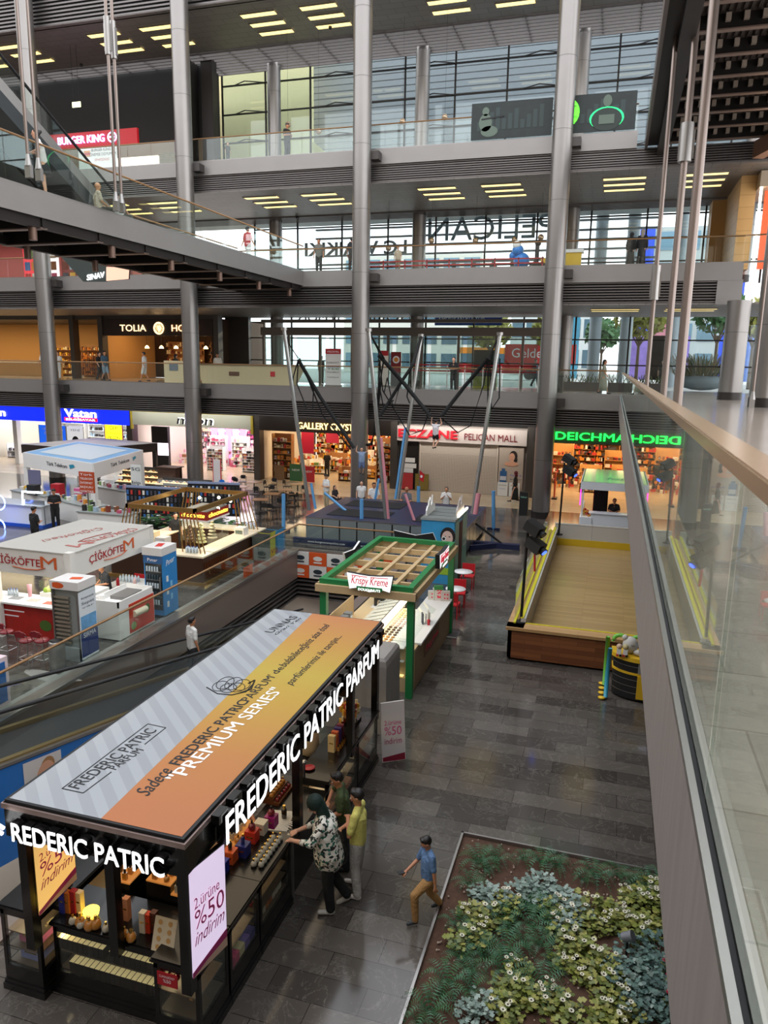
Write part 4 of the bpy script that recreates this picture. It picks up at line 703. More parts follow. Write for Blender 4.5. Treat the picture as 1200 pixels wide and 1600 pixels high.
# slatted sunscreen outside the two upper storeys, a white wing wall and outdoor columns
slat = mat('sunscreen_slat', '#8d8f92', .5)
for z0, z1, x0, x1, st in ((F3-.2, 30.5, -23, 14, .42), (F2-.2, F3-1, -22, 2.2, .62)):
    z = z0
    while z < z1: b = B(); b.box(x0, x1, 54, 54.25, z, z+(.35 if z0 > 15 else .12), slat); struct(b, 'trim_sunscreen'); z += st
b = B(); b.box(-28, -20.8, 50.5, 50.8, F3-1, 31, mat('sunlit_white_render', '#efe0a8', .7)); struct(b, 'wall_outside'); b = B(); b.prism([(-20.8, F3-1), (-14.5, F3-1), (-20.8, F3+4)], 'y', 50.5, 50.8, mat('sunlit_white_render', '')); struct(b, 'wall_outside')  # white wall, with the yellow sunset light put into its colour
b = B(); b.box(-60, 14, YG+.2, 53.8, F3-.9, F3-.3, mat('pale_concrete', '')); struct(b, 'trim_outdoor_ledge')
for x, y in ((.6, 56), (3.8, 58), (-1.5, 56)): b = B(); b.cyl((x, y, F1), (x, y, 28), .42, mat('outdoor_column', '#9aa3a8', .5), n=20); struct(b, 'trim_outdoor_column')
# ================= printed roof perfume kiosk (nearest thing) =================
ZK = 2.88; KX0, KX1, KY0, KY1 = -6.16, -3.87, 5.9, 12.85
t = thing('kiosk_canopy', 'long printed kiosk canopy, grey and orange on top with white lettering on its black sides', 'canopy', (-5, 9.3, 0))
b = B(); b.box(KX0, KX1, KY0, KY1, ZK-.45, ZK-.03, BLACK); b.build('fascia', t)
b = B(); tr = mat('rose_metal_trim', '#a58f88', .35, .6)
for a in ((KX0-.02, KX1+.02, KY0-.02, KY0), (KX0-.02, KX1+.02, KY1, KY1+.02), (KX0-.02, KX0, KY0, KY1), (KX1, KX1+.02, KY0, KY1)): b.box(*a, ZK-.1, ZK-.04, tr)
b.build('metal_edging', t)
g1 = mat('grey_striped_print', '#c3c7cc', .55); n, l, p_ = nodes_of(g1)
tc_ = n.new('ShaderNodeTexCoord'); mp = n.new('ShaderNodeMapping'); mp.inputs['Rotation'].default_value = (0, 0, R(132)); wv = n.new('ShaderNodeTexWave'); wv.inputs['Scale'].default_value = 1.25; wv.bands_direction = 'X'
l.new(tc_.outputs['Object'], mp.inputs[0]); l.new(mp.outputs[0], wv.inputs['Vector']); rp = n.new('ShaderNodeValToRGB'); rp.color_ramp.interpolation = 'CONSTANT'; rp.color_ramp.elements[0].color = lin('#8f9296'); rp.color_ramp.elements[1].position = .5; rp.color_ramp.elements[1].color = lin('#9a9da1')
l.new(wv.outputs['Fac'], rp.inputs[0]); l.new(rp.outputs[0], p_.inputs['Base Color'])
g2 = mat('orange_yellow_print', '#e0a050', .55); n, l, p_ = nodes_of(g2)
tc_ = n.new('ShaderNodeTexCoord'); sp = n.new('ShaderNodeSeparateXYZ'); mr = n.new('ShaderNodeMapRange'); mr.inputs['From Min'].default_value = KY0-9.3; mr.inputs['From Max'].default_value = KY1-9.3
l.new(tc_.outputs['Object'], sp.inputs[0]); l.new(sp.outputs['Y'], mr.inputs['Value']); rp = n.new('ShaderNodeValToRGB'); e = rp.color_ramp.elements
e[0].position = .04; e[0].color = lin('#a9663a'); e[1].position = 1; e[1].color = lin('#b57446')
for q_, c in ((.22, '#ad7036'), (.45, '#b08a30'), (.6, '#b09636'), (.78, '#b38638')): z = e.new(q_); z.color = lin(c)
l.new(mr.outputs[0], rp.inputs[0]); l.new(rp.outputs[0], p_.inputs['Base Color'])
XM0, XM1 = G(153, 1283, ZK).x, G(485, 961, ZK).x
b = B(); ZT = ZK
b.add([(KX0+.05, KY0+.04, ZT), (XM0, KY0+.04, ZT), (XM1, KY1-.04, ZT), (KX0+.05, KY1-.04, ZT)], [(0, 1, 2, 3)], g1); b.build('grey_print', t)
b = B(); b.add([(XM0, KY0+.04, ZT), (KX1-.05, KY0+.04, ZT), (KX1-.05, KY1-.04, ZT), (XM1, KY1-.04, ZT)], [(0, 1, 2, 3)], g2); b.build('orange_print', t)
b = B(); b.box(KX0+.01, KX1-.01, KY0+.01, KY1-.01, ZK-.04, ZK-.004, BLK); b.build('roof_board', t)
Zt = ZK+.003
def roof_text(s, p0, p1, h, m, bold=0, shear=0, nm='lettering'):
    a, c = G(*p0, Zt), G(*p1, Zt); d = c-a; up = V((-d.y, d.x, 0)); return text(s, a, c, up, h, m, t, nm, depth=.002, bold=bold, shear=shear)
ink = mat('print_black', '#16171b', .6); inkw = mat('print_white', '#f1efe9', .6)
roof_text('FREDERIC PATRIC', (123, 1233), (246, 1141), .17, ink, .006); roof_text('PARFUM', (181, 1203), (225, 1172), .13, ink)
b = B(); cn = [G(97, 1232, Zt), G(231, 1131, Zt), G(259, 1137, Zt), G(226, 1163, Zt)]; [b.bar(cn[i], cn[i+1], .014, .003, ink) for i in range(3)]; c2 = [G(174, 1206, Zt), G(130, 1239, Zt), G(97, 1232, Zt)]; [b.bar(c2[i], c2[i+1], .014, .003, ink) for i in range(2)]; b.build('printed_frame', t)
roof_text('Sadece', (231, 1244), (272, 1203), .2, ink, .006, .4); roof_text('FREDERIC PATRIC', (280, 1196), (389, 1096), .16, ink, .03); roof_text("PARFUM'", (389, 1096), (432, 1056), .15, ink); roof_text('de', (433, 1053), (445, 1043), .13, ink)
roof_text('bulabileceğiniz size özel', (446, 1042), (517, 976), .15, ink, .012, .35); roof_text('parfümlerimiz ile tanışın...', (455, 1071), (535, 994), .14, ink, .012, .35); roof_text('"PREMIUM SERIES"', (281, 1221), (444, 1077), .21, inkw, .03)
roof_text('UNNAS', (425, 989), (466, 964), .17, ink, 0); roof_text('Gran Yen', (432, 992), (472, 966), .07, ink, 0, .4)
b = B()   # the drawn flower-like emblem
for cx, cy, rx in ((345, 1072, .17), (357, 1075, .15), (370, 1074, .15), (352, 1067, .22), (365, 1068, .22), (378, 1070, .19)):
    c = G(cx, cy, Zt); b.tube([c+V((.12*cos(a)-.05*sin(a), rx*sin(a)+.03*cos(a), 0)) for a in [k*.42 for k in range(16)]], .006, ink, 4)
b.tube([G(x, y, Zt) for x, y in ((323, 1074), (340, 1084), (362, 1086), (384, 1081), (396, 1068))], .011, ink, 4); b.tube([G(x, y, Zt) for x, y in ((375, 1083), (392, 1077), (398, 1063), (388, 1068))], .014, ink, 4)
b.build('printed_emblem', t)
# black posts
for x, y in ((KX0+.12, KY0+.14), (KX1-.1, KY0+.14), (KX1-.1, 9.0), (KX1-.1, 11.3), (KX1-.1, KY1-.12), (KX0+.12, KY1-.12), (KX0+.12, 9.2), (-5.05, KY0+.35)):
    b = B(); b.box(x-.06, x+.06, y-.06, y+.06, .9, ZK-.4, BLACK); b.build('post', t)
# projecting letters: black boxes with lit white faces
wl = emat('letter_face_light', '#ffffff', .55)
def boxed(s, p0, p1, up, h, nm, dep):
    text(s, p0, p1, up, h, BLACK, t, nm+'_body', depth=dep, bold=.03); X = (V(p1)-V(p0)).normalized(); N = X.cross(V(up)); text(s, V(p0)+N*dep, V(p1)+N*dep, up, h, wl, t, nm, depth=.012, bold=.012)
XS = KX1+.02
boxed('FREDERIC PATRIC PARFUM', (XS, AX(357, 1310, XS+.12).y-.05, ZK-.44), (XS, AX(588, 1050, XS+.12).y+.1, ZK-.44), (0, 0, 1), .37, 'side_lettering', .12)
b = B(); y = KY0+.5
while y < KY1-.2: b = B(); b.box(XS, XS+.1, y, y+.2, ZK-.14, ZK-.03, BLACK); b.build('letter_bracket', t); y += .33
yN = KY0-.02
boxed('REDERIC PATRIC', (AY(30, 1310, yN).x, yN, ZK-.4), (AY(256, 1362, yN-.1).x, yN, ZK-.4), (0, 0, 1), .23, 'front_lettering', .09)
text('F', (KX0-.1, yN-.1, ZK-.36), (KX0+.06, yN-.1, ZK-.42), (.35, 0, 1), .2, wl, t, 'fallen_letter', depth=.03, bold=.03)
# lit posters under the canopy
lb = mat('poster_light_pink', '#e9d7f3', .5, emit=.3); pk = mat('print_pink', '#d54f8c', .6); mg = mat('print_magenta', '#b03070', .6)
def sale_box(nm, label, p0, p1, z0, z1, glow, back):
    tt = thing(nm, label, 'lightbox', ((p0[0]+p1[0])/2, (p0[1]+p1[1])/2, z0)); p0, p1 = V((*p0, 0)), V((*p1, 0)); X = (p1-p0).normalized(); L = (p1-p0).length; N = X.cross(V((0, 0, 1))); P = lambda u, v, o=.03: p0+X*L*u+V((0, 0, z0+(z1-z0)*v))+N*o
    b = B(); b.bar(P(.5, 0, 0), P(.5, 1, 0), L, .05, back, up=X.cross(V((0, 0, 1)))); b.build('box', tt); b = B(); b.quad([P(.02, .01), P(.98, .01), P(.98, .99), P(.02, .99)], glow); b.build('lit_sheet', tt)
    b = B(); b.quad([P(.02, .0, .033), P(.98, .0, .033), P(.98, .17, .033), P(.02, .05, .033)], mg); b.quad([P(.02, .0, .036), P(.98, .0, .036), P(.98, .09, .036), P(.4, .05, .036)], mat('print_sand', '#d6b49c', .6)); b.build('printed_band', tt)
    for s, u0, u1, v, h, m, sh_ in (('2.ürüne', .12, .8, .62, .12, pk, 0), ('%50', .12, .92, .43, .2, pk, 0), ('indirim', .1, .92, .28, .15, mg, .4)): text(s, P(u0, v, .034), P(u1, v, .034), (0, 0, 1), h*(z1-z0)/1.5*1.3, m, tt, depth=.003, shear=sh_)
    return tt
sale_box('lit_poster', 'bright pink lit discount poster at the right front corner of the perfume kiosk', (-3.92, 5.98), (-3.80, 6.55), 1.13, 2.44, lb, BLACK)
sale_box('lit_poster', 'orange lit discount poster inside the left front corner of the perfume kiosk', (-6.0, 6.06), (-6.02, 6.75), 1.3, 2.35, mat('poster_light_orange', '#f0c070', .5, emit=.3), BLACK)
# counters (each cabinet a thing)
glow = mat('cabinet_light', '#ffe2b0', .5, emit=14)
def cabinet(x0, x1, y0, y1, h, label, glassy='x', shelves=2, z0=.35, top=BLACK):
    tt = thing('display_cabinet', label, 'cabinet', ((x0+x1)/2, (y0+y1)/2, 0))
    b = B(); b.box(x0-.03, x1+.03, y0-.03, y1+.03, 0, .09, BLACK); b.box(x0-.015, x1+.015, y0-.015, y1+.015, .09, .14, BLACK); b.build('plinth', tt)
    b = B(); b.box(x0, x1, y0, y1, .12, z0, BLACK)
    for a, c in ((x0, y0), (x1-.05, y0), (x0, y1-.05), (x1-.05, y1-.05)): b.box(a, a+.05, c, c+.05, z0, h-.06, BLACK)
    if glassy == 'x': b.box(x0, x0+.02, y0, y1, z0, h-.05, BLACK)
    else: b.box(x0+.05, x1-.05, y1-.02, y1, z0, h-.05, BLACK)
    b.box(x0, x1, y0, y1, h-.14, h-.05, BLACK); b.build('body', tt)
    b = B(); b.box(x0-.03, x1+.03, y0-.03, y1+.03, h-.05, h-.02, BLACK); b.box(x0-.015, x1+.015, y0-.015, y1+.015, h-.02, h, top); b.build('top', tt)
    for k in range(shelves):
        z = z0+(h-.2-z0)*(k)/max(1, shelves); b = B(); b.box(x0+.03, x1-.05, y0+.05, y1-.05, z, z+.015, mat('cabinet_shelf', '#5a4a38', .4)); b.build('shelf', tt)
    b = B(); b.box(x0+.03, x0+.06, y0+.06, y1-.06, h-.17, h-.145, glow); b.build('light_strip', tt)
    b = B()
    if glassy == 'x': b.box(x1-.012, x1-.004, y0+.05, y1-.05, z0, h-.14, GL)
    else: b.box(x0+.05, x1-.05, y0+.004, y0+.012, z0, h-.14, GL); b.box(x1-.012, x1-.004, y0+.05, y1-.05, z0, h-.14, GL)
    b.build('glass_front', tt); return tt
HC = 1.1
cabinet(-6.68, -6.12, 6.2, 6.75, 1.2, 'tall corner cabinet at the left front of the perfume kiosk', 'y', 3)
cabinet(-6.05, -4.55, 6.35, 7.0, 1.0, 'wide front cabinet of the perfume kiosk with two lit shelves of small boxes', 'y', 2, .3)
cabinet(-4.5, -3.92, 6.15, 6.8, HC, 'corner cabinet under the pink poster with a red card in its window', 'y', 2)
cabinet(-4.47, -3.92, 6.85, 7.62, HC, 'side cabinet next to the pink poster holding round bottles on lit shelves', 'x', 2)
cabinet(-4.47, -3.92, 7.66, 8.62, HC, 'middle side cabinet of the perfume kiosk just before the group of customers', 'x', 3)
cabinet(-4.47, -3.92, 10.1, 11.55, HC, 'side cabinet of the perfume kiosk beyond the customers', 'x', 2)
cabinet(-4.47, -3.92, 11.6, 12.75, HC, 'farthest side cabinet of the perfume kiosk beside the standing poster', 'x', 2)
cabinet(-6.66, -6.14, 6.85, 12.8, 1.05, 'long low rear cabinet along the escalator side of the perfume kiosk', 'x', 1)
t = thing('service_counter', 'low black service counter where the customers stand, with a silver end panel', 'counter', (-4.3, 9.3, 0)); b = B(); b.box(-4.65, -3.97, 8.7, 10.05, 0, .9, BLACK); b.build('body', t); b = B(); b.box(-4.7, -3.92, 8.66, 10.08, .9, .94, BLACK); b.build('worktop', t); b = B(); b.box(-3.99, -3.9, 8.64, 8.7, .0, HC-.02, STEEL); b.build('silver_panel', t)
t = thing('inner_shelf', 'stepped inner shelf of test bottles under the front of the canopy', 'shelf', (-5.1, 7.9, 0)); ow = mat('orange_wood_light', '#b87838', .4, emit=.25)
b = B()
for k, (x0, x1) in enumerate(((-5.75, -5.45), (-5.2, -4.85), (-4.85, -4.55))): b.box(x0, x1, 7.05, 8.75, .1, 1.11+.12*(k == 1), BLACK); b.box(x0, x1, 7.05, 8.75, 1.11+.12*(k == 1), 1.13+.12*(k == 1), ow)
b.build('steps', t)
# bottles -------------------------------------------------------------------
amber = mat('amber_scent', '#b87a2c', .08, coat=1.); clearb = mat('pale_bottle_glass', '#b9b4a4', .05, coat=1.); goldc = mat('gold_cap', '#d9b25a', .2, 1.); darkb = mat('dark_bottle', '#2a1c14', .08, coat=1.)
redb = mat('red_bottle', '#7a1420', .08, coat=1.); blueb = mat('blue_bottle', '#1d2f74', .1, coat=1.)
def bottle(nm, body, cap, shape=0):
    o = thing('perfume_bottle', nm, 'bottle', (0, 0, 0)); b = B()
    if shape == 0: b.box(-.026, .026, -.018, .018, 0, .085, body)
    elif shape == 1: b.lathe((0, 0, 0), [(.02, 0), (.045, .012), (.05, .04), (.038, .075), (.014, .09)], body, 12)
    else: b.lathe((0, 0, 0), [(.024, 0), (.026, .01), (.026, .09), (.012, .1)], body, 10)
    b.build('flask', o); b = B(); b.cyl((0, 0, .085), (0, 0, .13), .014, cap, n=10); b.build('cap', o); return o
PB = {}
def place_bottle(x, y, z, kind, where, sc=1., rz=0):
    bd, cp, sh_, w_ = {'amber': (amber, BLK, 0, 'amber'), 'clear': (clearb, BLK, 0, 'clear square'), 'round': (clearb, goldc, 1, 'round glass'), 'gold': (amber, goldc, 1, 'gold capped'), 'tall': (darkb, goldc, 2, 'slim dark'), 'red': (redb, BLK, 1, 'round dark red'), 'blue': (blueb, goldc, 2, 'slim blue')}[kind]
    lab = '%s perfume bottle %s' % (w_, where)
    if kind not in PB: o = PB[kind] = bottle(lab, bd, cp, sh_)
    else: o = dup(PB[kind], (x, y, z), rz)
    put(o, (x, y, z), rz, sc); o['label'] = lab; o['group'] = '%s bottles %s' % (w_, where); return o
for i in range(14): place_bottle(-5.7, 7.1+i*.115, 1.131, 'tall', 'in the rear row of the stepped inner shelf', 1.15); place_bottle(-5.55, 7.1+i*.115, 1.131, 'amber', 'in the left row of the stepped inner shelf', 1.15)
for i in range(14): place_bottle(-5.1, 7.1+i*.115, 1.251, 'amber', 'in the middle row of the stepped inner shelf', 1.2); place_bottle(-4.93, 7.1+i*.115, 1.251, 'gold', 'in the upper row of the stepped inner shelf', .8)
for i in range(14): place_bottle(-4.78, 7.1+i*.115, 1.131, 'clear', 'in the black capped row of the stepped inner shelf', 1.2); place_bottle(-4.64, 7.1+i*.115, 1.131, 'clear', 'in the front row of the stepped inner shelf', 1.2)
for i in range(8): place_bottle(-4.02, 8.5-i*.085, HC, 'round', 'in the short row on the side counter', .85)
for i in range(8): place_bottle(-4.12, 8.48-i*.085, HC, 'round', 'in the inner short row on the side counter', .85)
for i, (px, py) in enumerate(((116, 1437), (128, 1443), (139, 1440), (168, 1449), (185, 1452), (197, 1457), (209, 1461))): p = G(px-2, py+6, 1.0); place_bottle(p.x, p.y, 1.0, 'gold' if 2 < i < 0 else 'round', 'on the front counter below the lettering', 1.0)
for px, py in ((126, 1446), (140, 1452), (150, 1450)): p = G(px, py, 1.0); place_bottle(p.x, p.y, 1.0, 'gold', 'shining beside the yellow lamp on the front counter', 1.35)
for px, py in ((192, 1464), (205, 1470)): p = G(px, py, 1.0); place_bottle(p.x, p.y, 1.0, 'gold', 'of the clear pair near the front of the counter', 1.2)
for i in range(11): place_bottle(-4.05, 6.95+i*.06, .86, 'red', 'on the upper shelf beside the pink poster', .6); place_bottle(-4.2, 6.95+i*.06, .62, 'round', 'on the middle shelf beside the pink poster', .7)
for i in range(14): place_bottle(-4.05, 7.74+i*.06, .86, 'amber', 'on the top shelf of the middle side cabinet', .6); place_bottle(-4.1, 7.74+i*.06, .6, 'red', 'on the second shelf of the middle side cabinet', .6)
for i in range(9): place_bottle(-4.08, 10.25+i*.13, .66, 'clear', 'in the side cabinet beyond the customers', .9)
for i in range(6): place_bottle(-4.3, 6.3+(i % 3)*.15, .72-.0*(i > 2), 'red', 'in the corner cabinet behind the red card', .8) if i < 3 else place_bottle(-4.12, 6.3+(i % 3)*.15, .5, 'amber', 'low in the corner cabinet behind the red card', .8)
# boxes on the counters
def carton(x, y, z, w_, d, h, c, label, rz=0, flask=None, grp=None):
    o = thing('gift_box', label, 'box', (x, y, z), grp); m = mat('carton_'+c, c, .4); b = B(); b.cb((x, y, z+h/2), (w_, d, h), m, rz); b.build('carton', o); b = B(); b.cb((x, y, z+h*.55), (w_*.6, d+.006, .02), goldc, rz); b.build('printed_mark', o)
    return o
for i, (px, py, c, n_) in enumerate(((346, 1362, '#2330a0', 'blue'), (360, 1345, '#e0602c', 'orange'), (380, 1335, '#28307c', 'dark blue'), (394, 1313, '#cf3a2a', 'red'), (408, 1300, '#d8d0bc', 'cream'), (424, 1290, '#a02272', 'magenta'))):
    p = G(px, py, HC); p.x = min(p.x, -4.1)
    carton(p.x, p.y, HC, .16, .15, .17, c, '%s cube box in the row on the perfume kiosk side counter' % n_)
    if i in (1, 2, 3, 5): o = place_bottle(p.x, p.y, HC+.17, ['', 'tall', 'blue', 'red', '', 'red'][i], 'standing on the %s cube box' % n_, 1.1)
    if i == 2: pass
p = G(372, 1318, HC); place_bottle(min(p.x, -4.15), p.y, HC+.17, 'gold', 'between the dark blue and red cube boxes', 1.1).location.z = HC
for grp_, pxs, cols, zz in (('left', (100, 108, 117, 126), ('#2b2f8c', '#c9732c', '#a8202c', '#e4cf9c'), .3), ('middle', (181, 190, 199), ('#dca060', '#e0ae78', '#d8946c'), .3), ('right', (225, 233, 242), ('#e6ddc8', '#d8401c', '#5c2c1c'), .27)):
    for i, (px, c) in enumerate(zip(pxs, cols)):
        p = G(px, {'left': 1424, 'middle': 1436, 'right': 1455}[grp_], 1.0); carton(p.x, p.y, 1.0, .075, .075, zz-(.02*(i % 2)), c, 'tall narrow carton, %s one of the %s cluster on the front counter' % (['first', 'second', 'third', 'fourth'][i], grp_))
p = G(253, 1478, 1.0); t = thing('scent_card', 'pale card of round scent samples leaning at the right of the front counter', 'card', p); b = B(); A, D_ = G(236, 1484, 1.0), G(270, 1494, 1.02); N = V((0, .12, .36)); b.quad([A, D_, D_+N, A+N], mat('card_cream', '#ddcfb2', .6)); b.quad([A+V((0, .012, 0)), A+N+V((0, .012, 0)), D_+N+V((0, .012, 0)), D_+V((0, .012, 0))], mat('card_cream', '')); b.build('sheet', t)
b = B(); X_ = (D_-A).normalized(); U_ = N.normalized(); [disc(b, A+(D_-A)*u+N*v, X_, U_, .03, .03, mat('card_dot', '#c79a5c', .5), 12, .004) for u in (.27, .72) for v in (.14, .38, .62, .86)]; b.build('sample_disc', t)
t = thing('tray_lamp', 'glowing round yellow lamp among the bottles on the front counter', 'lamp', G(143, 1432, 1.0)); b = B(); b.lathe(G(143, 1432, 1.0), [(.03, 0), (.09, .04), (.1, .09), (.05, .13)], emat('yellow_glow', '#ffd84a', 1.6), 16); b.build('lamp_shade', t)
t = thing('price_card', 'small red card with white writing in the corner cabinet window', 'card', (-4.3, 6.14, .8)); b = B(); b.box(-4.44, -4.18, 6.125, 6.135, .78, .95, mat('card_red', '#b01420', .5)); b.build('card', t); b = B(); text('CUMHURİYET', (-4.41, 6.12, .89), (-4.21, 6.12, .89), (0, 0, 1), .03, INKW, t, b=b, depth=.001); text('%50', (-4.36, 6.12, .83), (-4.26, 6.12, .83), (0, 0, 1), .045, INKW, t, b=b, depth=.001); b.build('lettering', t)
# trays of little boxes in the front cabinet
mini = None
for r, (z, y, n0, n1) in enumerate(((.62, 6.42, 0, 19), (.62, 6.56, 0, 19), (.315, 6.42, 2, 19), (.315, 6.56, 2, 19))):
    for i in range(n0, n1):
        if i == 9 and r < 2: continue
        if mini is None: b = B(); b.box(-.032, .032, -.06, .06, 0, .15, mat('mini_box_side', '#1c1613', .4), mat('mini_box_gold', '#d9c48c', .3, .2, emit=.2)); o = mini = b.build('small_gift_box'); o['category'] = 'box'
        else: o = mini.copy(); COL.objects.link(o)
        o.location = (-5.97+i*.0735, y, z); o['label'] = 'small gold topped box in the %s lit row of the front cabinet' % ('upper' if r < 2 else 'lower'); o['group'] = 'small boxes in the %s row' % ('upper' if r < 2 else 'lower')
for i in range(8): carton(-4.05, 7.75+i*.1, .375, .09, .07, .17, ['#2a1c16', '#3a2a20', '#d9cdb4', '#d07a3c', '#c4601c', '#e8e0cc', '#efe8d8', '#f0ead8'][i], 'carton in the bottom row of the middle side cabinet, %s' % ['nearest', 'second', 'third', 'fourth', 'fifth', 'sixth', 'seventh', 'farthest'][i])
for i, c in enumerate(('#b8306c', '#d8507c', '#e0cc9c', '#8068b8', '#3a3c8c')): carton(-4.03, 6.93+i*.14, .37, .16, .13, .12, c, '%s flat gift box low in the side cabinet by the pink poster' % ['dark pink', 'light pink', 'cream', 'violet', 'dark blue'][i])
for i, c in enumerate(('#e0986c', '#e8b088', '#d88058')): carton(-4.03, 10.35+i*.4, .37, .16, .36, .1, c, '%s peach coloured flat box in the cabinet beyond the customers' % ['nearest', 'middle', 'farthest'][i])
for i, (z, c, n_) in enumerate(((.37, '#8c94d0', 'blue'), (.6, '#c86c94', 'pink'))): carton(-6.4, 6.45, z+.0, .3, .25, .17, c, '%s gift box stacked in the tall left corner cabinet' % n_)
for i, (y, c, n_) in enumerate(((11.0, '#e0c48c', 'cream'), (11.15, '#c85c34', 'orange'), (11.3, '#3c2c6c', 'violet'), (11.42, '#7c2434', 'dark red'))): carton(-4.2, y, HC, .12, .08, .3, c, '%s tall carton on the counter at the far end of the perfume kiosk' % n_)
for i in range(7): place_bottle(-4.1, 11.05+i*.09, HC, 'amber', 'in the row before the tall cartons at the far end', .9)
# far tray of wrapped samples, mirror, fan, stool
t = thing('sample_rack', 'small rack crowded with gold and red sample packets at the far end of the kiosk', 'rack', (-4.25, 12.1, HC)); b = B(); b.box(-4.42, -4.1, 11.8, 12.3, HC, HC+.05, BLACK); b.build('tray', t); g = B(); [g.cb((-4.26+random.uniform(-.14, .14), 12.05+random.uniform(-.2, .2), HC+.08+random.random()*.32), (.05, .03, .09), PM[random.choice([8, 0, 4, 11, 13])], random.random()*3) for _ in range(110)]; o = g.build('packets', t); o['kind'] = 'stuff'
t = thing('white_bag', 'white crumpled bag standing behind the far counter of the perfume kiosk', 'bag', (-4.7, 11.4, 0)); b = B(); b.lathe((-4.75, 11.3, .8), [(.14, 0), (.2, .15), (.17, .4), (.12, .55), (.05, .6)], mat('paper_cream', '#c9b08c', .6), 9); b.build('bag_body', t); b = B(); b.cyl((-4.75, 11.3, 0), (-4.75, 11.3, .82), .16, BLACK); b.build('holder', t)
t = thing('tester_tray', 'stepped tray of tall test bottles on the service counter', 'tray', (-4.55, 9.75, .94)); b = B()
for k in range(3): b.box(-4.78+k*.1, -4.68+k*.1, 9.45, 10.0, .94, 1.09-.05*k, mat('tray_wood', '#6a3c1c', .4))
b.build('steps', t)
for k in range(3):
    for i in range(6): place_bottle(-4.73+k*.1, 9.5+i*.085, 1.09-.05*k, ['tall', 'gold', 'red'][k], 'on the stepped tester tray', [1.1, .8, .7][k])
t = thing('paper_mat', 'white patterned paper mat on the service counter with test strips', 'mat', (-4.3, 9.15, .94)); b = B(); b.cb((-4.33, 9.12, .943), (.36, .5, .004), mat('mat_paper', '#dcdad2', .5, noise=.2, nscale=30), .2); b.build('sheet', t)
for i in range(5): q = thing('paper_strip', 'white test strip fanned out on the paper mat', 'paper strip', (-4.15, 9.0, .948), 'test strips on the paper mat'); b = B(); b.cb((-4.16+.02*i, 8.98+.035*i, .952+.004*i), (.15, .018, .002), WHITE, -.5+.16*i); b.build('strip', q)
place_bottle(-4.28, 9.2, .946, 'tall', 'standing alone in the middle of the paper mat', 1.6)
t = thing('red_dish', 'small red dish on the black counter beyond the tester tray', 'dish', (-4.6, 10.5, HC)); b = B(); b.lathe((-4.35, 10.35, HC), [(.05, 0), (.1, .03), (.09, .035)], mat('dish_red', '#b0182c', .3), 16); b.build('bowl', t)
t = thing('tap_post', 'short chrome post with round top on the black counter', 'post', (-4.4, 10.15, HC)); b = B(); b.cyl((-4.35, 10.12, HC), (-4.35, 10.12, HC+.25), .025, CHROME); b.lathe((-4.35, 10.12, HC+.24), [(.05, 0), (.055, .02), (.03, .04)], CHROME, 14); b.build('post_body', t)
# standing discount board leaning beside the kiosk
t = thing('standing_poster', 'white free-standing discount board with a red foot beyond the perfume kiosk', 'poster', (-3.65, 12.85, 0)); A, C_ = V((-3.8, 12.72, .02)), V((-3.40, 12.98, .02)); U = V((-.07, .05, 1.22)); b = B(); b.bar((A+C_)/2, (A+C_)/2+U, (C_-A).length, .03, mat('board_white', '#d9d2d0', .5), up=(C_-A).cross(U)); b.build('board', t)
N = (C_-A).cross(U).normalized()*.018; P = lambda u, v: A+(C_-A)*u+U*v+N; b = B(); b.quad([P(.02, .01), P(.98, .01), P(.98, .13), P(.02, .08)], mat('print_dark_red', '#8c1c34', .6)); b.build('printed_band', t)
for s, v, h, m in (('2.ürüne', .62, .1, pk), ('%50', .45, .18, pk), ('indirim', .3, .13, mg)): text(s, P(.12, v), P(.85, v), U, h, m, t, depth=.003)
# ================= green framed doughnut kiosk =================
gk = mat('kiosk_green', '#1f7a41', .4); wk = mat('pale_oak', '#c3a67c', .5, noise=.08, nscale=5)
X0, X1, Y0, Y1, Z = -6.28, -4.0, 15.6, 20.3, 2.62
t = thing('doughnut_kiosk', 'open pergola frame of the doughnut kiosk, green rim over pale oak with a lattice', 'kiosk frame', (-5.1, 17.9, 0))
b = B()
for a in ((X0-.08, X1+.08, Y0-.08, Y0+.06), (X0-.08, X1+.08, Y1-.06, Y1+.08), (X0-.08, X0+.06, Y0, Y1), (X1-.06, X1+.08, Y0, Y1)): b.box(*a, Z-.2, Z-.02, wk)
b.build('oak_beam', t); b = B()
for a in ((X0, X1, Y0, Y0+.14), (X0, X1, Y1-.14, Y1), (X0, X0+.14, Y0+.14, Y1-.14), (X1-.14, X1, Y0+.14, Y1-.14)): b.box(*a, Z-.02, Z+.1, gk)
b.build('green_rim', t)
for i in range(1, 4): b = B(); x = X0+(X1-X0)*i/4; b.box(x-.05, x+.05, Y0+.1, Y1-.1, Z-.1, Z+.0, wk); b.build('lattice_bar', t)
for i in range(1, 6): b = B(); y = Y0+(Y1-Y0)*i/6; b.box(X0+.1, X1-.1, y-.04, y+.04, Z-.17, Z-.03, wk); b.build('lattice_bar', t)
for x, y in ((X1-.14, Y0+.02), (X0, Y0+.02), (X1-.14, Y1-.18), (X0, Y1-.18)): b = B(); b.box(x, x+.16, y, y+.16, 0, Z-.2, gk); b.build('post', t)
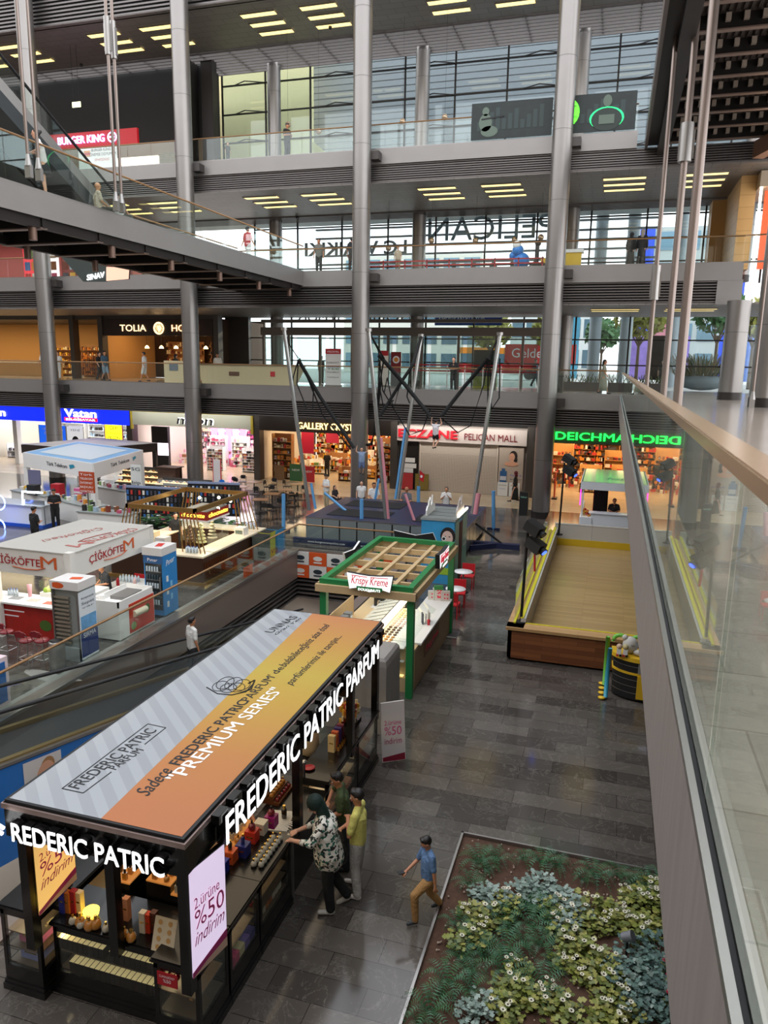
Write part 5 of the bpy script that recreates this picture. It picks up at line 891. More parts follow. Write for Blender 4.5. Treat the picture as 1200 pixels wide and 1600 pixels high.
def kk_sign(P0, P1, z, h, nm, label):
    P0, P1 = V(P0), V(P1); X_ = (P1-P0).normalized(); N = X_.cross(V((0, 0, 1))); tt = thing(nm, label, 'sign', P0); pr = lambda u, v, o: P0+(P1-P0)*u+V((0, 0, v))+N*o
    out = [(0, h), (.3, h*.93), (.5, h*.9), (.7, h*.93), (1, h), (.94, .04), (.78, .08), (.5, .0), (.22, .08), (.06, .04)]
    b = B(); n_ = len(out); f = [pr(u, v, .06) for u, v in out]; k = [pr(u, v, -.06) for u, v in out]; b.quad(f[::-1], emat('sign_white_glow', '#ffffff', .4)); b.quad(k, BLK); [b.quad([f[i], f[(i+1) % n_], k[(i+1) % n_], k[i]], BLK) for i in range(n_)]; sp_ = b.build('sign_panel', tt)
    rd = mat('script_red', '#b01c34', .5, emit=.3); text('Krispy Kreme', pr(.1, h*.42, .065), pr(.9, h*.42, .065), (0, 0, 1), h*.45, rd, tt, depth=.01, bold=.012, shear=.25)
    b = B(); b.bar(pr(.1, h*.88, .07), pr(.45, h*.84, .07), .01, .015, rd); b.bar(pr(.52, h*.84, .07), pr(.9, h*.88, .07), .01, .015, rd); b.build('red_line', sp_)
    b = B(); b.bar(pr(.22, .08, .07), pr(.78, .08, .07), .02, h*.2, gk); b.build('green_bar', sp_); text('DOUGHNUTS', pr(.26, .03, .085), pr(.74, .03, .085), (0, 0, 1), h*.14, emat('letter_face_light'), tt, depth=.006, bold=.02); return tt
kk_sign((X0+.75, Y0-.12, 0), (X0+1.85, Y0-.12, 0), Z, 0.42, 'kiosk_sign', 'white lit doughnut sign with red script on the near side of the green kiosk').location.z += Z-.05
kk_sign((X1+.12, Y0+1.9, 0), (X1+.12, Y0+3.0, 0), Z, .42, 'kiosk_sign', 'white lit doughnut sign on the aisle side of the green kiosk').location.z += Z+.0
t = thing('doughnut_counter', 'pale slatted doughnut counter with white worktop along the aisle', 'counter', (-4.1, 18, 0)); sl_ = brick('slatted_oak', '#a58a64', '#ab906a', '#5c4a34', 4, .05, .012, .5, axes='YZ')
b = B(); b.box(-4.5, -4.06, Y0+.5, Y1-.2, 0, 1.03, wk); b.box(-4.06, -4.04, Y0+.5, Y1-.2, .05, 1.0, sl_); b.build('body', t); b = B(); b.box(-4.72, -3.98, Y0+.85, Y1-.2, 1.03, 1.08, WHITE); b.build('worktop', t); b = B(); b.box(-4.035, -4.02, Y0+1.4, Y0+3.0, .5, .9, mat('dark_oak', '#6b4f36', .5)); b.build('emblem_board', t)
text('Krispy Kreme', (-4.015, Y0+1.5, .62), (-4.015, Y0+2.9, .62), (0, 0, 1), .16, mat('script_plain', '#a02834', .5), t, depth=.01, shear=.25)
t = thing('doughnut_case', 'glass doughnut display case glowing yellow at the near end of the green kiosk', 'display case', (-4.6, 17, 0)); cl = mat('case_glow', '#ffe79a', .5, emit=.45)
b = B(); b.box(-5.15, -4.15, Y0+.35, Y0+3.4, 0, .35, wk); b.box(-5.15, -5.1, Y0+.35, Y0+3.4, .35, 1.35, WHITE); b.build('body', t)
for z in (.36, .72, 1.05): b = B(); b.box(-5.1, -4.3, Y0+.4, Y0+3.3, z, z+.02, cl if z < .4 else WHITE); b.build('shelf', t)
b = B(); b.box(-4.2, -4.19, Y0+.35, Y0+.85, .35, 1.35, GL); b.box(-5.1, -4.2, Y0+.34, Y0+.35, .35, 1.35, GL); b.quad([(-4.75, Y0+.35, 1.38), (-4.2, Y0+.35, 1.1), (-4.2, Y0+3.4, 1.1), (-4.75, Y0+3.4, 1.38)], GL); b.build('glass', t)
b = B(); b.box(-5.12, -4.95, Y0+.4, Y0+3.4, 1.33, 1.36, emat('case_tube', '#fff0c0', 2)); b.build('light_strip', t)
dn = None; cols = [('#c98a3c', 'glazed'), ('#4a2818', 'chocolate'), ('#e8c8cc', 'pink iced'), ('#f0e2b8', 'cream iced')]
for sh_ in range(2):
  for i in range(16):
    for j in range(3):
        c, n_ = cols[(i//4+sh_) % 4]; key = 'dn'+n_
        if key not in PB:
            o = thing('doughnut', 'x', 'doughnut'); b = B(); vs = []; q = [(cos(a)*(.032+.018*cos(c_)), sin(a)*(.032+.018*cos(c_)), .018+.016*sin(c_)) for a in [k*pi/5 for k in range(10)] for c_ in [m*pi/3 for m in range(6)]]
            b.add(q, [(i1*6+j1, ((i1+1) % 10)*6+j1, ((i1+1) % 10)*6+(j1+1) % 6, i1*6+(j1+1) % 6) for i1 in range(10) for j1 in range(6)], mat('dough_'+n_, c, .35), True); b.build('ring', o); PB[key] = o
        else: o = dup(PB[key])
        put(o, (-5.0+j*.13+sh_*.3, Y0+.5+i*.17, 1.07 if not sh_ else .74)); o['label'] = '%s ring doughnut on the %s shelf of the doughnut case' % (n_, 'upper' if not sh_ else 'middle'); o['group'] = '%s doughnuts on the %s shelf' % (n_, 'upper' if not sh_ else 'middle')
for i in range(9): t = thing('price_tray', 'white slanted price tray lid in the row on top of the doughnut case', 'tray', (-5.2, Y0+.6+i*.33, 1.36), 'white tray lids of the doughnut case'); b = B(); b.quad([(-5.75, Y0+.5+i*.33, 1.2), (-5.15, Y0+.5+i*.33, 1.38), (-5.15, Y0+.78+i*.33, 1.38), (-5.75, Y0+.78+i*.33, 1.2)], mat('tray_white', '#d8d8c8', .4)); b.build('lid', t)
t = thing('back_counter', 'pale oak back counter at the escalator side of the doughnut kiosk', 'counter', (-6, 17.6, 0)); b = B(); b.box(-6.25, -5.85, Y0+.4, Y1-.3, 0, 1.0, wk); b.build('body', t); b = B(); b.box(-6.3, -5.8, Y0+.35, Y1-.25, 1.0, 1.04, mat('oak_top', '#d9bf92', .4)); b.build('worktop', t); b = B(); b.box(-6.28, -6.25, Y0+.3, Y0+2.4, .0, 1.6, wk); b.box(-6.0, -5.5, Y1-.9, Y1-.85, .3, 1.5, gk); b.build('side_board', t)
for i in range(3): t = thing('dispenser', 'grey upright cup dispenser with black front, %s of three on the back counter' % ['nearest', 'middle', 'farthest'][i], 'dispenser', (-6.0, Y0+.7+i*.25, 1.04)); b = B(); b.box(-6.1, -5.92, Y0+.6+i*.28, Y0+.8+i*.28, 1.04, 1.5, mat('dispenser_grey', '#7f8283', .4)); b.build('body', t); b = B(); b.box(-5.93, -5.91, Y0+.63+i*.28, Y0+.77+i*.28, 1.1, 1.42, WHITE); b.build('label_plate', t)
for i, (px, py, c, n_, h) in enumerate(((716-20, 915, '#d8d4cc', 'white and red patterned', .3), (703, 905, '#3d8a4c', 'green and white', .42), (690, 910, '#d8d4cc', 'white', .25), (700, 925, '#cfc8c0', 'dotted white', .28), (684, 928, '#e6e4e0', 'plain white upright', .34))):
    p = G(px, py+8, 1.08); p.x = min(max(p.x, -4.6), -4.15); p.y = min(p.y, 19.9)
    t = thing('carton_stand', '%s doughnut carton on the white worktop of the green kiosk' % n_, 'box', p); b = B(); b.cb((p.x, p.y, 1.08+h/2), (.26, .12, h), mat('kc'+c, c, .5), .3); b.build('carton', t); b = B(); [b.cb((p.x-.08+.08*k, p.y-.065, 1.08+h*v), (.04, .005, .04), mat('script_red'), .3) for k in range(3) for v in (.3, .7)]; b.build('printed_spots', t)
p = G(667, 975, 1.08); t = thing('leaflet_holder', 'dark leaflet holder with red cups at the near end of the white worktop', 'holder', (-4.25, p.y, 1.08)); b = B(); [b.cb((-4.3+.06*i, p.y+.1*i, 1.22), (.03, .2, .28), [mat('leaf_dark', '#2c2e44', .5), WHITE, mat('leaf_grey', '#b8b0a8', .5)][i], .4) for i in range(3)]; b.build('leaflets', t); b = B(); b.lathe((-4.12, p.y-.05, 1.08), [(.03, 0), (.045, .14)], mat('cup_red', '#c41c2c', .4), 12); b.build('red_cup', t)
b = B(); b.box(-6.0, -4.9, Y1-1.6, Y1-.9, 1.0, 1.05, WHITE); q = thing('rear_worktop', 'white rear worktop with coffee gear seen through the lattice', 'worktop', (-5.5, Y1-1.2, 0)); b.build('top', q); b = B(); b.box(-6.0, -4.9, Y1-1.6, Y1-.95, 0, 1.0, wk); b.build('body', q)
for i, (x, y, c, s_, n_) in enumerate(((-5.8, Y1-1.3, '#26282a', .35, 'black'), (-5.4, Y1-1.3, '#c8ccd0', .3, 'silver'), (-5.1, Y1-1.2, '#3a3c40', .22, 'dark grey'))): t = thing('coffee_machine', n_+' appliance on the rear worktop of the doughnut kiosk', 'appliance', (x, y, 1.05)); b = B(); b.box(x-.15, x+.15, y-.15, y+.15, 1.05, 1.05+s_, mat('ap'+c, c, .3)); b.build('body', t); b = B(); b.cyl((x, y-.17, 1.1), (x, y-.17, 1.15+s_*.3), .05, CHROME, n=12); b.build('spout', t)
area(-5.0, 9.3, 2.38, 1.2, 6, 14, (1, .8, .55), name='canopy_lamp')
area(-5.2, 17.5, 2.4, 1, 3, 9, (1, .93, .8))
# covered machine between the two kiosks
t = thing('covered_machine', 'tall machine under a grey cloth cover between the two kiosks', 'covered machine', (-4.7, 14.4, 0)); cv = mat('grey_cover', '#86817c', .6, noise=.12, nscale=4)
b = B(); prof = [(1., 0), (.99, .3), (.97, .9), (.96, 1.5), (.93, 1.62), (.85, 1.68)]; vs = []; cx, cy, hx, hy = -4.72, 14.35, .68, .55; N_ = 40
for s_, z in prof:
    for k in range(N_):
        a = 2*pi*k/N_; x, y = cos(a), sin(a); m_ = max(abs(x), abs(y)); f = s_*(1+.025*sin(k*2.3)*(1-z/1.8)); vs.append((cx+hx*f*x/m_*(.97+.03*(m_)), cy+hy*f*y/m_, z))
b.add(vs, [(i*N_+k, i*N_+(k+1) % N_, (i+1)*N_+(k+1) % N_, (i+1)*N_+k) for i in range(len(prof)-1) for k in range(N_)]+[tuple(range((len(prof)-1)*N_, len(prof)*N_))], cv); b.build('cloth_cover', t); b = B(); b.box(cx-.3, cx+.25, cy-.2, cy+.2, 1.665, 1.70, mat('folded_sheet', '#a8aab2', .5)); b.build('folded_sheet', t)
# angular black sign backs beyond the green kiosk
def bowsign(pts, label, th=.06):
    t = thing('angular_board', label, 'sign board', pts[0]); n_ = len(pts); b = B(); f = [V(p) for p in pts]; N = (f[1]-f[0]).cross(f[-1]-f[0]).normalized()*th; k = [p+N for p in f]; b.quad(f, BLK); b.quad(k[::-1], BLK); [b.quad([f[i], k[i], k[(i+1) % n_], f[(i+1) % n_]], WHITE) for i in range(n_)]; b.build('board', t); c = (f[0]+f[1])/2; b = B(); b.cyl((c.x, c.y+.05, 0), (c.x, c.y+.05, c.z), .03, BLK); b.build('post', t)
bowsign([AY(620, 850, 23), AY(650, 853, 23), AY(685, 851, 23), AY(677, 832, 23), AY(650, 836, 23), AY(616, 828, 23)][::1], 'wide black angular board with white edge behind the green kiosk')
bowsign([AX(537, 875, -6.9), AX(560, 855, -6.9), AX(560, 845, -6.9), AX(551, 858, -6.9), AX(535, 864, -6.9)], 'narrow black angular board with white edge left of the green kiosk')
# photo booth
t = thing('photo_booth', 'tall sky-blue booth with a woman\'s face print and grey flat roof', 'booth', (-5.5, 26.2, 0)); x0, x1, y0, y1, zb = -6.15, -4.95, 24.95, 27.3, 2.3
sb = mat('booth_sky_print', '#3c98cc', .4, noise=.25, nscale=2); b = B(); b.box(x0, x1, y0, y1, 0, zb, sb); b.build('body', t); b = B(); b.box(x0-.03, x1+.03, y0-.03, y1+.03, zb, zb+.06, mat('booth_roof', '#9aa09e', .5), mat('booth_roof_top', '#6f7472', .6)); [b.box(x0, x1, y0+i*.6, y0+i*.6+.03, zb+.06, zb+.07, STEEL) for i in range(4)]; b.build('roof', t)
b = B(); b.box(x1, x1+.02, y0+.1, y0+.75, 0, zb-.05, mat('booth_teal', '#6ea8a0', .4)); b.box(x1, x1+.03, y0+.8, y0+1.35, .02, 2.1, mat('booth_curtain', '#4a0c14', .6)); b.box(x1, x1+.02, y0+1.4, y1-.05, 0, zb-.05, mat('booth_teal', '')); b.build('side_panels', t)
b = B(); c = V((x0+.95, y0-.01, 1.72)); disc(b, c+V((.02, 0, .05)), X_ := (1, 0, 0), (0, 0, 1), .27, .32, hr_); disc(b, c+V((0, -.004, -.03)), (1, 0, 0), (0, 0, 1), .2, .27, mat('printed_pale_skin', '#e0c4b8', .6)); [disc(b, c+V((dx, -.008, .03)), (1, 0, 0), (0, 0, 1), .035, .02, hr_) for dx in (-.08, .08)]; disc(b, c+V((0, -.008, -.16)), (1, 0, 0), (0, 0, 1), .06, .02, mat('lip_red')); disc(b, c+V((-.12, -.012, -.05)), (1, 0, 0), (0, 0, 1), .09, .09, WHITE); disc(b, c+V((-.12, -.015, -.05)), (1, 0, 0), (0, 0, 1), .05, .05, BLK); b.build('printed_woman', t)
b = B(); b.box(x0+.3, x1-.1, y0-.012, y0, .35, .6, mat('booth_lime', '#9fc83c', .5)); b.build('green_band', t); b = B(); text('FOTOĞRAF', (x1+.025, y0+1.6, 1.3), (x1+.025, y0+2.2, 1.3), (0, 0, 1), .16, INKW, t, b=b, depth=.004); text('KABİNİ', (x1+.025, y0+1.6, 1.05), (x1+.025, y0+2.2, 1.05), (0, 0, 1), .14, INKW, t, b=b, depth=.004); b.build('lettering', t)
def skyline(yo, label, dark):
    q = thing('cutout_board', label, 'cut-out', (x0+.3, y0+yo, zb+.07)); b = B(); pts = [(0, 0), (0, .25), (.12, .45), (.2, .4), (.26, .7), (.34, .62), (.4, .8), (.46, .35), (.6, .5), (.64, .85), (.68, .5), (.8, .4), (.95, .3), (.95, 0)]
    X_ = x1-.08 if dark else x0+.1; b.prism([(y0+yo+u*1.5*.9, zb+.07+v*.75) for u, v in pts], 'x', X_-.03, X_+.02, WHITE if not dark else mat('cutout_grey', '#b0a8a4', .5, noise=.5, nscale=12)); b.build('board', q)
skyline(.3, 'white city skyline cut-out standing on the left of the booth roof', 0); skyline(.7, 'grey printed skyline cut-out on the aisle side of the booth roof', 1)
b = B(); b.box(x1-.02, x1+.04, y0+.5, y1-.1, zb+.06, zb+.12, emat('tube_white')); b.build('light_tube', t)
# red chairs and small tables by the doughnut kiosk
def rtable(px, py, label):
    p = G(px, py, .74); t = thing('bistro_table', label, 'table', (p.x, p.y, 0)); b = B(); b.lathe((p.x, p.y, .72), [(.3, 0), (.32, .01), (.32, .03)], WHITE, 28); b.build('tabletop', t); b = B(); b.cyl((p.x, p.y, .02), (p.x, p.y, .72), .03, STEEL); b.build('stem', t); b = B(); b.lathe((p.x, p.y, 0), [(.2, 0), (.2, .015), (.03, .03)], BLK, 20); b.build('base', t); return p
pr_ = rtable(724, 893, 'farther of the two small white round tables beside the doughnut kiosk'); pq = rtable(712, 920, 'nearer of the two small white round tables beside the doughnut kiosk')
def rchair(x, y, rz, label):
    rc = mat('chair_red', '#c4242c', .4); t = thing('red_chair', label, 'chair'); b = B(); b.box(-.22, .22, -.22, .22, .42, .46, rc); b.build('seat', t); b = B(); b.box(-.22, .22, .19, .22, .55, .84, rc); b.build('backrest', t)
    for sx_ in (-1, 1): b = B(); b.bar((sx_*.2, .2, 0), (sx_*.21, .21, .84), .035, .035, rc); b.build('leg', t); b = B(); b.bar((sx_*.2, -.2, 0), (sx_*.2, -.2, .43), .035, .035, rc); b.build('leg', t)
    put(t, (x, y, 0), rz)
rchair(pr_.x+.05, pr_.y+.55, 0, 'red chair behind the farther round table'); rchair(pq.x-.02, pq.y+.58, .1, 'red chair between the two round tables'); rchair(pq.x+.02, pq.y-.6, pi, 'red chair on the near side of the nearer round table')
t = thing('floor_stand', 'flat black metal stand foot with white edge on the floor beside the doughnut kiosk', 'stand', G(707, 990)); p = G(703, 990); b = B(); b.box(p.x-.12, p.x+.25, p.y-.3, p.y+.25, 0, .03, WHITE, mat('foot_dark', '#3a3a3a', .5)); b.build('foot', t); b = B(); b.box(p.x-.14, p.x-.1, p.y-.3, p.y+.25, .0, 1.3, CHROME); b.build('panel', t)
# ================= moving walkways in the opening =================
def walkway(x0, x1, ya, yb, za, sl_, label, ad=False):
    t = thing('moving_walkway', label, 'moving walkway', (x1, ya, 0)); z = lambda y: za+sl_*(y-ya)
    b = B(); b.bar(((x0+x1)/2, ya, z(ya)-.1), ((x0+x1)/2, yb, z(yb)-.1), x1-x0-.3, .2, mat('belt_grooves', '#2c2d2e', .5, .4)); b.build('belt', t)
    for X in (x0, x1):
        b = B(); b.bar((X, ya, z(ya)+.48), (X, yb, z(yb)+.48), .016, .9, GL); b.build('glass_balustrade', t); b = B(); b.tube([(X, ya-.4, z(ya)+.6), (X, ya-.2, z(ya)+.9), (X, ya, z(ya)+1.0), (X, yb, z(yb)+1.0)], .045, BLK, 8); b.build('handrail', t)
        b = B(); b.bar((X, ya, z(ya)+.02), (X, yb, z(yb)+.02), .12, .1, mat('brass_skirt', '#9a865c', .3, .7)); b.bar((X-.1*(1 if X == x0 else -1), ya, z(ya)), (X-.1*(1 if X == x0 else -1), yb, z(yb)), .1, .06, STEEL); b.build('skirt', t)
    b = B(); b.bar(((x0+x1)/2, ya, z(ya)-.75), ((x0+x1)/2, yb, z(yb)-.75), x1-x0+.2, 1.35, mat('walkway_truss', '#232426', .4, .3)); b.build('truss', t)
    if ad:
        X = x1+.13; b = B(); P = lambda y, v: (X, y, z(y)-1.95+v*1.9); bm = mat('blue_advert', '#1c6fc0', .45); b.quad([P(ya, 0), P(yb, 0), P(yb, 1), P(ya, 1)], bm); b.build('blue_advert', t)
        b = B(); y = AX(60, 1190, X).y-.35; b.add([V(P(y-.05, .35))+V((.01, 0, 0)), V(P(y+.95, .35))+V((.01, 0, 0)), V(P(y+.95, .97))+V((.01, 0, 0)), V(P(y-.05, .97))+V((.01, 0, 0))], [(0, 1, 2, 3)], mat('advert_pale', '#d8d3d0', .5))
        c = V(P(y+.5, .72)); disc(b, c+V((.02, 0, 0)), (0, 1, 0), (0, 0, 1), .27, .36, sk); disc(b, c+V((.015, .06, .2)), (0, 1, 0), (0, 0, 1), .2, .22, mat('fair_hair', '#a87c50', .6)); disc(b, c+V((.018, -.1, -.45)), (0, 1, 0), (0, 0, 1), .35, .14, sk)
        for dy in (-.02, .14): disc(b, c+V((.025, dy, .0)), (0, 1, 0), (0, 0, 1), .03, .02, INK)
        disc(b, c+V((.025, .08, -.15)), (0, 1, 0), (0, 0, 1), .05, .015, mat('lip_red')); b.build('printed_baby', t)
        text('BOSCH', V(P(AX(108, 1175, X).y, .68))+V((.01, 0, 0)), V(P(AX(108, 1175, X).y+1.5, .68))+V((.01, 0, 0)), (0, 0, 1), .3, INKW, t, depth=.004, bold=.02)
    return t
walkway(-11.7, -10.3, 8.2, 27.2, .71, -.216, 'moving walkway sloping down in the opening with a blue baby advert on its side', True)
# printed squares on the opening walls
for i in range(14):
    y = 9.5+i*1.32; b = B(); t = thing('wall_poster', '%s square poster with a dark object print on the basement wall below the railing' % ('orange' if i % 2 else 'white'), 'poster', (-12.98, y, -3), '%s square posters along the basement wall' % ('orange' if i % 2 else 'white'))
    b.box(-12.98, -12.95, y, y+1.15, -3.45, -2.3, posterO if i % 2 else posterW); b.build('poster_sheet', t); b = B(); c = V((-12.94, y+.58, -2.9)); m = BLK if i % 4 < 2 else (posterW if i % 2 else INK); disc(b, c, (0, 1, 0), (0, 0, 1), .32, .2, m); b.box(-12.945, -12.94, y+.5, y+.66, -2.85, -2.55, m); b.build('printed_object', t)
t = thing('pictogram_sign', 'chequered orange and white pictogram panel at the far end of the opening', 'sign', (-9.8, 27.5, -1.1))
for i in range(6):
    for j in range(2):
        b = B(); x = -12.3+i*.78; m = (posterO, posterW)[(i+j) % 2]; z = -.92+j*.56-.2; b.box(x, x+.76, 27.5, 27.54, z, z+.55, m); c = V((x+.38, 27.49, z+.3)); k = (posterW, posterO, INK)[(i*2+j) % 3] if m is posterO else INK; k = posterW if m is posterO else INK
        disc(b, c, (1, 0, 0), (0, 0, 1), .2, .1, k); b.box(x+.2, x+.56, 27.485, 27.49, z+.1, z+.16, k); b.build('pictogram_tile', t)
text('EVİDEA', (-8.6, 27.46, -.55), (-7.5, 27.46, -.55), (0, 0, 1), .3, INK, t, depth=.005)
t = thing('glass_decal', 'reversed grey home shop lettering with an orange box on the left glass railing', 'decal', (-12.1, 24, 0)); b = B(); text('evidea', (-12.06, 25.6, .45), (-12.06, 24.0, .45), (0, 0, 1), .3, mat('decal_grey', '#57524e', .5), t, b=b, depth=.003); b.box(-12.07, -12.06, 22.8, 23.5, .12, .5, posterO); b.build('lettering', t)
# bins near the railing
for x, y, c, n_ in ((-12.9, 26.4, '#b8b83c', 'yellow'), (-12.8, 25.7, '#4a5450', 'dark grey'), (-12.85, 27.1, '#3c8cc0', 'blue')):
    t = thing('recycling_bin', n_+' recycling bin behind the glass railing near its far corner', 'bin', (x, y, 0)); b = B(); b.box(x-.25, x+.25, y-.28, y+.28, 0, .95, mat('bin_'+n_, c, .4)); b.build('body', t); b = B(); b.box(x-.27, x+.27, y-.3, y+.3, .95, 1.0, mat('bin_'+n_, ''), BLK); b.build('lid', t)
# ================= raw-ball food kiosk =================
cw = mat('kiosk_cream', '#dfdcd4', .45); cr = mat('logo_red', '#a81c1c', .5); co = mat('logo_orange', '#cc5a24', .5)
t = thing('kiosk_canopy', 'white kiosk canopy with red brand lettering on its two sides and faded lettering on top', 'canopy', (-14.6, 17.5, 0)); X0, X1, Y0, Y1, Z = -16.0, -13.42, 15.72, 19.45, 2.6
b = B(); b.box(X0, X1, Y0, Y0+.08, Z-.68, Z, cw); b.box(X1-.08, X1, Y0, Y1, Z-.68, Z, cw); b.box(X0, X0+.08, Y0, Y1, Z-.68, Z, cw); b.box(X0, X1, Y1-.08, Y1, Z-.68, Z, cw); b.build('fascia', t)
b = B(); b.box(X0-.02, X1+.02, Y0-.02, Y1+.02, Z, Z+.03, mat('roof_grey', '#b7b4ac', .5, noise=.06, nscale=1)); b.build('roof', t); b = B(); b.box(X1-.16, X1+.04, Y0-.04, Y0+.16, 0, Z+.05, cw); b.build('post', t); b = B(); b.box(X1-.16, X1+.02, Y1-.14, Y1+.02, 0, Z+.05, cw); b.build('post', t); b = B(); b.box(X0, X0+.14, Y0-.02, Y0+.12, 0, Z, cw); b.build('post', t)
def cig(p0, p1, h, top=False):
    p0, p1 = V(p0), V(p1); d = p1-p0; up = V((0, 0, 1)) if not top else V((-d.y, d.x, 0)).normalized(); N = d.normalized().cross(up)*.01; b1 = B(); b2 = B(); A_, C_ = (cr, co) if not top else (mat('faded_red', '#a8625a', .6), mat('faded_red', '#a8625a', .6))
    text('ÇİĞKÖFTE', p0, p0+d*.74, up, h*.62, A_, t, b=b1, bold=.012, depth=.006); text('M', p0+d*.75-up*h*.08, p1-up*h*.08, up, h, C_, t, b=b1, depth=.006)
    b1.tube([p0+d*.3-up*h*.18+N, p0+d*.5-up*h*.3+N, p0+d*.7-up*h*.26+N, p0+d*.82-up*h*.05+N], .014, C_, 4); b1.build('brand_lettering', t)
cig((-15.93, Y0-.01, Z-.42), (-13.85, Y0-.01, Z-.42), .34); cig((X1+.01, Y0+.75, Z-.42), (X1+.01, Y0+2.75, Z-.42), .34)
cig((-13.75, 18.9, Z+.035), (-14.1, 16.4, Z+.035), .5, True); text('Çiğköfteci', (-14.7, 18.6, Z+.035), (-15.2, 16.6, Z+.035), (1, -.2, 0), .3, mat('faded_red', ''), t, depth=.004, shear=.3)
t = thing('food_counter', 'red fronted food counter with white worktop under the white canopy', 'counter', (-15, 16, 0)); rp_ = mat('red_food_print', '#a8241c', .45, noise=.35, nscale=4)
b = B(); b.box(-17.2, -13.6, 15.9, 16.5, 0, .98, WHITE, WHITE); b.box(-17.2, -13.6, 15.87, 15.9, .05, .95, rp_); b.build('body', t); b = B(); b.box(-17.3, -13.5, 15.75, 16.6, .98, 1.03, WHITE); b.build('worktop', t)
b = B(); [disc(b, (-14.5+.5*i, 15.86, .45), (1, 0, 0), (0, 0, 1), .2, .16, m) for i, m in enumerate((mat('print_leaf', '#4a6a28', .6), mat('print_brown', '#5a3020', .6)))]; b.box(-17, -15.2, 15.86, 15.87, .75, .78, INKW); b.box(-17, -15.4, 15.86, 15.87, .6, .63, INKW); b.build('printed_pictures', t)
t = thing('salad_case', 'glass display of green lettuce and wraps on the food counter', 'display case', (-14.4, 16.9, 1.03)); b = B(); b.box(-15.2, -13.7, 16.5, 17.6, 0, 1.15, WHITE); b.build('base', t); g = B(); lg = [mat('lettuce', '#8fae3c', .6), mat('lettuce_pale', '#c4cf78', .6), mat('raw_ball', '#b0603c', .6)]; [g.sph((random.uniform(-15.1, -13.9), random.uniform(16.55, 17.4), 1.2), random.uniform(.05, .1), random.choice(lg), 7) for _ in range(70)]; o = g.build('food', t); o['kind'] = 'stuff'
b = B(); pr2 = [(-15.2, 1.15), (-15.2, 1.5), (-14.9, 1.72), (-14.2, 1.72), (-13.8, 1.4), (-13.8, 1.15)]; [b.quad([(a[0], 16.5, a[1]), (c[0], 16.5, c[1]), (c[0], 17.5, c[1]), (a[0], 17.5, a[1])], GL) for a, c in zip(pr2, pr2[1:])]; b.build('glass_hood', t)
area(-14.6, 16.8, 2.5, 2, 1.5, 30, (1, .97, .9))
for i, (x, y) in enumerate(((-15.7, 16.15), (-15.1, 16.15), (-14.5, 16.1))): t = thing('menu_sheet', 'printed %s sheet lying on the white worktop of the food counter' % ['black and white', 'small patterned', 'red and white'][i], 'menu', (x, y, 1.03)); b = B(); b.cb((x, y, 1.035), (.35, .25, .004), mat('menu_%d' % i, ['#8c8c8c', '#b0aaa0', '#c45c4c'][i], .5, noise=.6, nscale=30), .1); b.build('sheet', t)
for i in range(7): t = thing('water_bottle', 'small clear water bottle in the cluster on the food counter', 'bottle', (-16.1+.1*(i % 4), 16.3+.1*(i//4), 1.03), 'water bottles on the food counter'); x, y = -16.1+.1*(i % 4), 16.3+.1*(i//4); b = B(); b.lathe((x, y, 1.03), [(.03, 0), (.032, .12), (.012, .17)], mat('water_clear', '#c8d4dc', .1), 8); b.build('flask', t); b = B(); b.cyl((x, y, 1.2), (x, y, 1.22), .014, INKB, n=8); b.build('cap', t)
t = thing('cup_stack', 'pink cup stack standing on the food counter', 'cups', (-15.4, 16.4, 1.03)); b = B(); b.lathe((-15.45, 16.4, 1.03), [(.05, 0), (.07, .35)], mat('cup_pink', '#e0a8b0', .4), 12); b.build('cups', t)
t = thing('red_tray_box', 'red and brown patterned tray box on the food counter corner', 'box', (-13.9, 16.3, 1.03)); b = B(); b.cb((-13.95, 16.35, 1.13), (.55, .28, .2), mat('tray_red', '#b83028', .5, noise=.5, nscale=8), .15); b.build('carton', t)
def stool(x, y, label, rz=0):
    t = thing('bar_stool', label, 'stool'); rd = mat('stool_red', '#7c1c24', .35); b = B(); b.lathe((0, 0, .68), [(.17, 0), (.19, .02), (.17, .05)], rd, 16); b.build('seat', t); b = B(); b.tube([(-.17, .12, .7), (-.17, .2, .95), (0, .22, 1.02), (.17, .2, .95), (.17, .12, .7)], .015, rd, 6); b.box(-.13, .13, .19, .22, .85, 1.0, rd); b.build('backrest', t)
    for sx_ in (-1, 1):
        for sy in (-1, 1): b = B(); b.cyl((sx_*.2, sy*.2, 0), (sx_*.12, sy*.12, .68), .011, CHROME, n=6); b.build('leg', t)
    b = B(); b.tube([(-.17, -.17, .25), (.17, -.17, .25), (.17, .17, .25), (-.17, .17, .25), (-.17, -.17, .25)], .008, CHROME, 5); b.build('foot_ring', t); put(t, (x, y, 0), rz)
for px, py, l_ in ((6, 1030, 'dark red bar stool cut by the left edge of the view'), (38, 1045, 'dark red bar stool in the middle of the three at the food counter'), (62, 1045, 'dark red bar stool nearest the tall water cabinet')): p = G(px, py); stool(p.x, p.y+.15, l_, pi)
